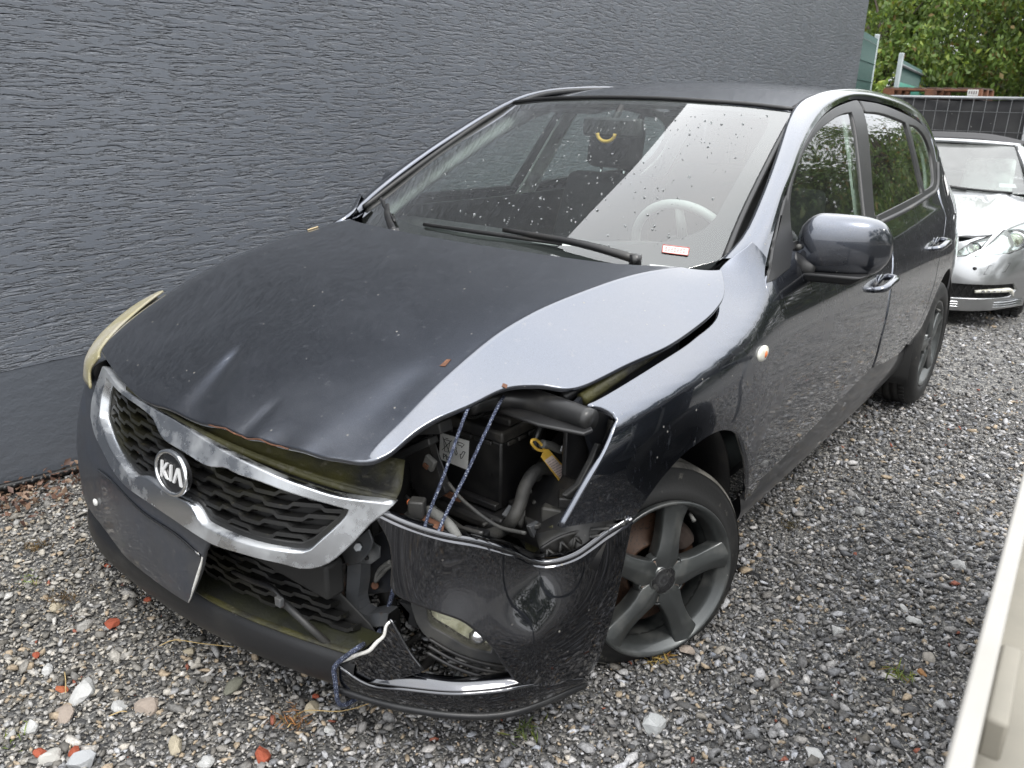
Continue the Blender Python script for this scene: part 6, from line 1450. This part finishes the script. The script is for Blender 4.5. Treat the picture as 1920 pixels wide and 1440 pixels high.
# windscreen, header, soft top
wsv=lambda x,z,off=0:np.stack([x,1.33+.10*(np.abs(x)/.75)**2+(z-.985)*(2.16-1.36)/.37+off,z],-1)
panel('windscreen',lambda x,z:wsv(x,z,0),[(-.745,.985),(-.56,1.345),(0,1.365),(.56,1.345),(.745,.985),(.4,.975),(0,.97),(-.4,.975)],M['silver_glass'],sv,res=.06,thick=.006,c=(0,3,.6),sharp=50)
MB().tube([(-.58,2.215,1.355),(-.3,2.15,1.374),(0,2.13,1.380),(.3,2.15,1.374),(.58,2.215,1.355)],.022,10,spl=20).build('windscreen_header',M['silver'],sv)
for s in(1,-1):MB().tube(wsv(np.array([s*.742,s*.652,s*.56]),np.array([.99,1.17,1.345]),-.004),.014,6).build('windscreen_seal',M['black_trim'],sv)
loft('soft_top',[[(-.59,2.23,1.352),(-.64,2.7,1.365),(-.70,3.3,1.24),(-.76,3.8,.96)],[(-.3,2.17,1.392),(-.33,2.7,1.430),(-.36,3.3,1.33),(-.40,3.9,.98)],[(0,2.15,1.398),(0,2.7,1.440),(0,3.3,1.345),(0,3.95,.98)],[(.3,2.17,1.392),(.33,2.7,1.430),(.36,3.3,1.33),(.40,3.9,.98)],[(.59,2.23,1.352),(.64,2.7,1.365),(.70,3.3,1.24),(.76,3.8,.96)]],M['softtop'],sv,24,20,.02)
loft('boot_lid',[[(x,3.8,.96-.05*(x/.8)**2) for x in np.linspace(-.78,.78,9)],[(x,4.4,.93-.06*(x/.8)**2) for x in np.linspace(-.76,.76,9)],[(x,4.6,.75) for x in np.linspace(-.74,.74,9)],[(x,4.62,.35) for x in np.linspace(-.74,.74,9)]],M['silver'],sv,24,12,.012)
loft('dashboard',[[(x,1.40+.1*(x/.75)**2,.965) for x in np.linspace(-.7,.7,9)],[(x,1.75,.955) for x in np.linspace(-.72,.72,9)],[(x,1.95,.90) for x in np.linspace(-.72,.72,9)],[(x,1.95,.5) for x in np.linspace(-.72,.72,9)]],M['interior'],sv,20,10)
for s in(1,-1):
    o=MB().hexa([(s*.37-.24,2.55,.45),(s*.37+.24,2.55,.45),(s*.37+.24,2.68,.45),(s*.37-.24,2.68,.45),(s*.37-.2,2.72,1.2),(s*.37+.2,2.72,1.2),(s*.37+.2,2.82,1.2),(s*.37-.2,2.82,1.2)]).build('seat',M['interior_grey'],sv,.03)
MB().tube([wsv(np.array([.30]),np.array([.995]),-.03)[0],wsv(np.array([-.1]),np.array([1.03]),-.02)[0],wsv(np.array([-.55]),np.array([1.07]),-.015)[0]],[.014,.012,.008],8).build('wiper',M['black_trim'],sv)
MB().tube([wsv(np.array([.62]),np.array([.985]),-.03)[0],wsv(np.array([.2]),np.array([1.0]),-.02)[0]],[.012,.009],8).build('wiper',M['black_trim'],sv)
MB().prism(wsv(np.array([.52,.64,.62,.51]),np.array([1.02,1.02,1.05,1.05]),.004),(0,-.001,.001)).build('windscreen_badge',M['sticker_pale'],sv)
MB().prism([(.25,1.50,.972),(.42,1.50,.972),(.45,1.62,.972),(.27,1.64,.972)],(0,0,.002)).build('paper_sheet',M['white_label'],sv)
MB().prism([(.44,1.52,.974),(.55,1.52,.974),(.56,1.58,.974),(.46,1.60,.974)],(0,0,.002)).build('paper_sheet',M['yellow'],sv)
MB().box((0,2.3,.36),(1.6,3.6,.06)).build('floor_pan',M['black_void'],sv)
MB().box((0,.75,.40),(1.40,.9,.36)).build('engine_cover',M['black_void'],sv)

# ================================================================ ropes, tag, trailer, loose stones
r=MB();top=np.array((.577,-.512,.826))+[0,0,-.012];bot=np.array([(0.5462,-0.6099,0.5703)][0])
rp1=MB().tube([top+[-.06,.10,-.03],top,(top+bot)/2,bot,bot+[.004,.02,-.06]],.0036,8,spl=30).build('tie_rope',M['rope']);tag(rp1,'blue speckled rope on the left, tied from hood edge to torn bumper corner','rope','ropes holding the torn bumper')
top=np.array([(0.5853,-0.4276,0.795)][0]);bot=np.array([(0.5656,-0.5913,0.5582)][0])
rp2=MB().tube([top+[-.04,.08,.0],top,(top+bot)/2,bot,bot+[.004,.02,-.06]],.0038,8,spl=30).build('tie_rope',M['rope']);tag(rp2,'blue speckled rope on the right, running down in front of the battery','rope','ropes holding the torn bumper')
k=[(0.4085,-0.57,0.3519),(0.3888,-0.57,0.2935),(0.3691,-0.57,0.2467)]+[(0.4051,-0.62,0.2569),(0.3716,-0.62,0.222)]
lip=[(0.4594,-0.7227,0.3094),(0.4293,-0.7306,0.2776),(0.402,-0.7355,0.2475)]
dn=[(0.3931,-0.7381,0.2279),(0.3928,-0.7355,0.1951)]+[(.385,-.72,.118),(.39,-.66,.11),(.40,-.60,.14)]
rp3=MB().tube(k+lip+dn,.0055,8,spl=60).build('tie_rope',M['rope']);tag(rp3,'dark knotted rope looped under the cracked lower bumper lip','rope','ropes holding the torn bumper')
c=np.array([(0.3782,-0.64,0.2325)][0])
mb=MB()
for j in range(4):
    a=np.array([math.cos(j*.9),.3*math.sin(j*2),math.sin(j*.9)]);b=np.cross(a,[.3,1,.2]);b/=np.linalg.norm(b)
    mb.tube([c+.013*(math.cos(t)*a+math.sin(t)*b)+np.array([.004*j,0,0]) for t in np.linspace(0,6.28,14)[:-1]],.0055,7,closed=True)
mb.build('knot',M['rope'],rp3)
# yellow tag
tg=empty('key_tag',tuple([(0.635,-0.3223,0.6728)][0]),'yellow plastic tag hanging from a black cable beside the battery','tag')
o=np.array([(0.635,-0.3223,0.6728)][0])
T=np.array([(0.635,-0.3338,0.6666),(0.635,-0.3227,0.6807),(0.635,-0.3064,0.6764),(0.635,-0.2058,0.5757),(0.635,-0.2075,0.5694),(0.635,-0.2227,0.5654),(0.635,-0.2606,0.581)])-o
nn=np.array([.75,-.66,0])*.004
MB().prism(T,nn).build('tag_body',M['yellow'],tg,.001)
Pp=np.array([(0.635,-0.3212,0.6545),(0.635,-0.293,0.6577),(0.635,-0.2128,0.5796),(0.635,-0.2544,0.5841)])-o+nn*1.1
pp=MB().prism(Pp,nn*.15).build('paper',M['tag_paper'],tg)
mb=MB()
for i in range(8):
    t=.14+.10*i;a=Pp[0]*(1-t)+Pp[3]*t;b=Pp[1]*(1-t)+Pp[2]*t
    for j in range(5):
        p=a+(b-a)*(.08+.18*j);mb.tube([p+nn*.3,p+(b-a)*(.10+.04*((i+j)%2))+nn*.3],.0008,4)
mb.build('print',M['grey_ink'],pp)
Lp=np.array([(0.635,-0.3204,0.6761),(0.635,-0.3468,0.6875),(0.635,-0.3671,0.7069),(0.635,-0.3694,0.7163),(0.635,-0.3559,0.7144),(0.635,-0.3397,0.7016),(0.635,-0.3271,0.6872)])-o
MB().tube(Lp,.0032,7,spl=26,closed=True).build('strap_loop',M['yellow'],tg)
# yellow ring hanging in the windscreen
c=np.array([(-0.0075,0.9,1.3129)][0])
mb=MB().tube([c+np.array([.036*math.cos(t),0,-.018+.028*math.sin(t)]) for t in np.linspace(math.pi*1.0,math.pi*2.0,14)],.0065,8)
tag(mb.build('air_freshener',M['yellow']),'yellow curved air freshener hanging behind the windscreen','air freshener')
# ---------------------------------------------------------------- flat trailer close on the right
M['trailer_white']=mat('chalky white trailer board',(.30,.29,.27),.55,dirt=(.25,.24,.215),dscale=4,dpos=(.5,.8),dirt2=(.18,.17,.15),d2scale=26,d2pos=(.70,.78))
M['ply']=mat('pale plywood deck',(.225,.21,.175),.8,dirt=(.18,.17,.145),dscale=6,dpos=(.4,.7),dirt2=(.30,.29,.26),d2scale=24,d2pos=(.66,.74),bmp=(40,.2,.003))
tl=empty('flat_trailer',(1.5093,-.40,0),'pale flat trailer with white side board at the lower right','trailer')
tl.rotation_euler=(0,0,.046)
# frame: x across to the right, y along; the near side board stands at x=0, its top 1 m up
LEN=2.4;Y0=-.9
for x in(.008,.832):MB().box((x,Y0+LEN/2,.948),(.016,LEN,.104)).build('side_board',M['trailer_white'],tl,.003)
for y in(Y0+LEN+.0085,Y0-.0085):MB().box((.42,y,.948),(.84,.016,.104)).build('end_board',M['trailer_white'],tl,.003)
MB().box((.42,Y0+LEN/2,.912),(.806,LEN-.004,.016)).build('deck',M['ply'],tl)
for y in(-.60,-.1,.5,1.1):MB().box((.0245,y,.962),(.016,.11,.035)).build('latch_block',M['ply'],tl,.003)
for y in(-.46,.4):
    MB().tube([(.078+.013*math.cos(t),y+.013*math.sin(t),.9235+.002*math.sin(t)) for t in np.linspace(0,6.28,20)[:-1]],.0022,6,closed=True).build('lashing_ring',M['galv'],tl)
    MB().lathe([(0,0),(.001,.019),(0,.020)],20,(.078,y,.9205),(0,0,1)).build('ring_plate',M['galv'],tl)
for x in(.16,.68):MB().box((x,Y0+LEN/2+.3,.885),(.035,LEN-.8,.036)).build('chassis_rail',M['galv'],tl)
for x in(.10,.74):
    w3=empty('wheel',(0,0,0));w3.parent=tl;s_=1 if x>.4 else -1
    MB().lathe([(-.08,.15),(-.075,.27),(-.05,.30),(.05,.30),(.075,.27),(.08,.15)],32,(x,1.0,.305),(1,0,0)).build('tyre',M['rubber'],w3)
    MB().lathe([(-.05,.15),(0,.12),(.0,0)],24,(x,1.0,.305),(s_,0,0)).build('rim',M['galv'],w3)
MB().tube([(.1,1.0,.305),(.74,1.0,.305)],.03,10).build('axle',M['galv'],tl)
for x in(.24,.60):MB().box((x,1.0,.60),(.04,.24,.54)).build('spring_hanger',M['galv'],tl)
MB().tube([(.42,Y0+LEN+.02,.89),(.42,Y0+LEN+.7,.62)],.03,8).build('drawbar',M['galv'],tl)
MB().tube([(.42,Y0+LEN+.6,.66),(.42,Y0+LEN+.6,.02)],.022,8).build('jockey_leg',M['galv'],tl)
MB().box((.42,Y0+.5,.45),(.03,.03,.9)).build('prop_leg',M['galv'],tl)
# ---------------------------------------------------------------- stones one can pick out
def rock_mesh(seed,col,flat=.6,angular=.22):
    rs=np.random.default_rng(seed);bm=bmesh.new();bmesh.ops.create_icosphere(bm,subdivisions=2,radius=1)
    D=rs.normal(0,1,(14,3));D/=np.linalg.norm(D,axis=1)[:,None];H=rs.uniform(.50,.85,14)
    for v in bm.verts:
        p=np.array(v.co)
        for d,h in zip(D,H):
            s=p@d
            if s>h:p=p-d*(s-h)
        p*=1+rs.normal(0,.03);v.co=(p[0],p[1]*.8,p[2]*flat)
    me=bpy.data.meshes.new('stone');bm.to_mesh(me);bm.free()
    q=me.color_attributes.new('stone','FLOAT_COLOR','POINT');n=len(me.vertices);q.data.foreach_set('color',np.tile(np.array([*col,1.],np.float32),n));return me
def rock(name,P,px_w,col,label,group,seed,flat=.6):
    x,y,_=P;d=math.dist((x,y,0),(1.571,-1.657,1.404));r=px_w*d/1519/2
    o=link(name,rock_mesh(seed,col,flat),M['gravel']);o.scale=(r*1.15,r*1.15,r*1.15);rs=np.random.default_rng(seed+50)
    o.rotation_euler=(rs.normal(0,.25),rs.normal(0,.25),rs.uniform(0,6.28));o.location=(x,y,float(ground_z(x,y)+undul(x,y))+r*flat*.45)
    tag(o,label,'stone',group)
W_=(.46,.46,.45);PK=(.31,.26,.22);GY=(.24,.24,.24);CR=(.38,.335,.25);BK=(.30,.075,.04)
stones=[
([(-0.2504,-0.9992,0.0)][0],50,W_,'largest white stone left of the bumper, in the lower left','pale stones in the gravel'),
([(-0.0868,-0.9276,0.0)][0],42,PK,'brown pink rounded stone a little right of the largest white stone','pale stones in the gravel'),
([(-0.2273,-1.1372,0.0)][0],34,W_,'upright pale stone near the lower left edge','pale stones in the gravel'),
([(-0.0239,-1.1123,0.0)][0],42,(.36,.37,.38),'bluish grey stone cut by the bottom edge on the left','pale stones in the gravel'),
([(-0.0968,-1.1481,0.0)][0],34,(.44,.43,.40),'pale rounded stone between two red brick bits at bottom left','pale stones in the gravel'),
([(-0.2101,-1.0713,0.0)][0],36,PK,'flat pinkish stone below the largest white stone','pale stones in the gravel'),
([(-0.1435,-0.9696,0.0)][0],30,W_,'pale flat stone touching the brown pink rounded stone','pale stones in the gravel'),
([(0.0909,-0.9573,0.0)][0],34,CR,'cream square stone near the bottom edge left of center','pale stones in the gravel'),
([(0.1884,-0.9422,0.0)][0],34,W_,'white stone on the bottom edge beside the biggest brick bit','pale stones in the gravel'),
([(-0.4147,-1.0212,0.0)][0],22,W_,'small white round stone above the largest white stone','pale stones in the gravel'),
([(-0.5258,-0.8705,0.0)][0],26,(.36,.35,.33),'grey stone just left of the upper red brick fragment','pale stones in the gravel'),
([(-0.6579,-0.8891,0.0)][0],24,CR,'beige lump among dry moss at the left','pale stones in the gravel'),
([(-0.2031,-0.7479,0.0)][0],22,CR,'cream pebble with a dry grass stalk under the lower lip','pale stones in the gravel'),
([(0.2285,-0.6819,0.0)][0],30,CR,'cream pointed stone below the rope loop','pale stones in the gravel'),
([(0.3204,-0.7045,0.0)][0],26,W_,'bright white stone below the cream pointed stone','pale stones in the gravel'),
([(0.0162,-0.7538,0.0)][0],42,(.15,.15,.12),'flat dark olive stone beneath the middle of the lower lip','dark stones in the gravel'),
([(0.9118,-0.2182,0.0)][0],48,(.40,.41,.41),'largest pale grey stone right of the bumper near the bottom','pale stones in the gravel'),
([(0.8421,0.0845,0.0)][0],34,PK,'pinkish stone just below the flat front tyre','pale stones in the gravel'),
([(1.1326,0.4278,0.0)][0],28,W_,'white stone in the middle of the right hand gravel','pale stones in the gravel'),
([(1.4264,0.3126,0.0)][0],24,(.42,.42,.42),'square pale stone close to the trailer board','pale stones in the gravel'),
([(1.3598,0.4849,0.0)][0],24,(.30,.28,.25),'upright tan stone left of the trailer board','pale stones in the gravel'),
([(1.2903,0.6357,0.0)][0],24,W_,'elongated pale stone above the upright tan one','pale stones in the gravel'),
([(1.2306,-0.0512,0.0)][0],34,W_,'pale flat stone near the bottom edge right of the bumper','pale stones in the gravel'),
([(1.2488,0.6819,0.0)][0],22,W_,'white round pebble right of the middle white stone','pale stones in the gravel'),
([(1.3229,1.0587,0.0)][0],26,(.42,.42,.41),'pale pebble where the gravel narrows beside the trailer','pale stones in the gravel'),
([(0.9671,1.2339,0.0)][0],24,(.38,.38,.37),'grey pointed stone beyond the front wheel','pale stones in the gravel'),
([(0.2708,-0.8547,0.0)][0],38,BK,'biggest red brick bit, at the bottom edge below the bumper','brick bits in the gravel'),
([(-0.127,-1.1566,0.0)][0],30,BK,'flat red brick bit at the bottom left corner','brick bits in the gravel'),
([(-0.0702,-1.108,0.0)][0],24,BK,'red brick bit right of the bottom left corner one','brick bits in the gravel'),
([(-0.4768,-0.8169,0.0)][0],30,BK,'jagged red brick fragment left of the lower lip','brick bits in the gravel'),
([(-0.3102,-1.0286,0.0)][0],22,(.33,.10,.045),'orange red brick bit left of the largest white stone','brick bits in the gravel'),
([(-0.5007,-1.0121,0.0)][0],14,BK,'tiny red brick bit left of the jagged fragment','brick bits in the gravel'),
([(-0.7583,-0.6869,0.0)][0],12,BK,'tiny brick bit in the shade beneath the chin','brick bits in the gravel'),
([(-0.505,-0.696,-0.0)][0],16,BK,'dull red brick bit next to the lower lip','brick bits in the gravel'),
([(0.2029,-0.6498,0.0)][0],16,BK,'small brick bit above the cream pointed stone','brick bits in the gravel'),
([(1.3603,0.41,0.0)][0],18,(.30,.16,.07),'orange brown pebble below the upright tan stone','brick bits in the gravel'),
]
for i,(P,w_px,col,label,g) in enumerate(stones):rock('brick_bit' if 'brick' in g else 'stone',P,w_px,col,label,g,100+i,.5 if 'flat' in label else .65)
# broken black plastic bit, straws, weeds
q=np.array([(0.8219,0.5562,0.012)][0]);mb=MB().hexa([q+np.array(v)*.022 for v in((-2.6,-.5,-.4),(2.4,-.8,-.4),(2.8,.5,-.4),(-2.2,.6,-.4),(-2.4,-.4,.5),(1.6,-.6,.3),(2.2,.3,.3),(-1.8,.5,.6))]);tag(mb.build('plastic_shard',M['plastic'],None,.003),'black broken plastic shard lying behind the front tyre','plastic shard')
M['straw']=mat('dry straw',(.42,.31,.14),.8,dirt=(.25,.17,.08),dscale=20)
M['weed']=leaf_mat('weed leaf',None,.3)
rs=np.random.default_rng(21)
def straw(L,label,r=.0014):
    P=np.array(L);P[:,2]=.012+np.abs(rs.normal(0,.008,len(P)));tag(MB().tube(P,r,5,spl=16).build('straw',M['straw']),label,'straw','dry stalks on the gravel')
straw([(-0.2481,-0.8025,0.0),(-0.228,-0.7685,0.0),(-0.158,-0.7335,-0.0),(-0.0819,-0.6874,0.0)],'long dry stalk curving below the lower lip')
straw([(0.2512,-0.7701,0.0),(0.2424,-0.717,0.0),(0.3109,-0.6607,0.0),(0.3497,-0.5938,0.0)],'dry stalk bent beneath the bumper fin')
straw([(-0.0994,-1.0142,0.0),(-0.0875,-0.9909,0.0),(-0.0776,-0.9805,0.0)],'short straw near the brown pink stone')
straw([(-0.252,-1.0422,0.0),(-0.2893,-1.0239,0.0),(-0.3209,-1.012,0.0)],'short straw left of the largest white stone')
def tuft(P,n,h,col,label,m,nm='grass_tuft',cat='grass tuft'):
    x,y,_=P;mb=MB()
    C=np.stack([rs.normal(x,.02,n),rs.normal(y,.02,n),.008+np.abs(rs.normal(h*.4,h*.25,n))],1)
    o=leaves(nm,C,rs.uniform(h*.6,h*1.5,n),leaf_cols(n,col,.3,.1),m,None,-.5,.10);tag(o,label,cat,'small weeds in the gravel')
tuft([(0.8001,0.0098,0.0)][0],60,.03,(.36,.26,.08),'straw coloured grass tuft under the front tyre',M['weed'])
tuft([(1.3245,0.3402,0.0)][0],40,.03,(.16,.22,.05),'green grass tuft between stones near the trailer',M['weed'])
tuft([(-0.8286,-0.8914,0.0)][0],30,.018,(.22,.30,.06),'lime green weed at the left edge',M['weed'])
tuft([(-0.1985,-1.1824,0.0)][0],26,.018,(.22,.30,.06),'small lime weed at the lower left corner',M['weed'])
tuft([(0.6925,-0.4357,0.0)][0],36,.03,(.10,.14,.04),'sparse green grass under the bumper corner',M['weed'])
tuft([(0.2393,-0.7534,0.0)][0],60,.025,(.24,.13,.06),'brown withered weed below the lower bumper',M['weed'])
tuft([(-1.0196,-0.7827,0.0)][0],70,.022,(.14,.10,.05),'dry brown moss patch near the leaf litter',M['weed'],'moss_patch','moss')
tuft([(-0.6594,-0.8632,0.0)][0],70,.02,(.13,.09,.045),'dry brown moss patch beside the beige lump',M['weed'],'moss_patch','moss')
tuft([(0.8125,0.9394,0.0)][0],60,.02,(.07,.06,.025),'dark moss clump on gravel beside the sill',M['weed'],'moss_patch','moss')
# bits of twig lying on the hood
M['twig']=mat('pale wood chip',(.50,.40,.24),.8)
a=np.array([(-0.5404,-0.0051,0.9907),(-0.5422,0.0375,0.9962)]);tag(MB().tube(a+[0,0,.003],.0025,5).build('wood_chip',M['twig']),'pale wood chip lying on the hood near the wall','wood chip')
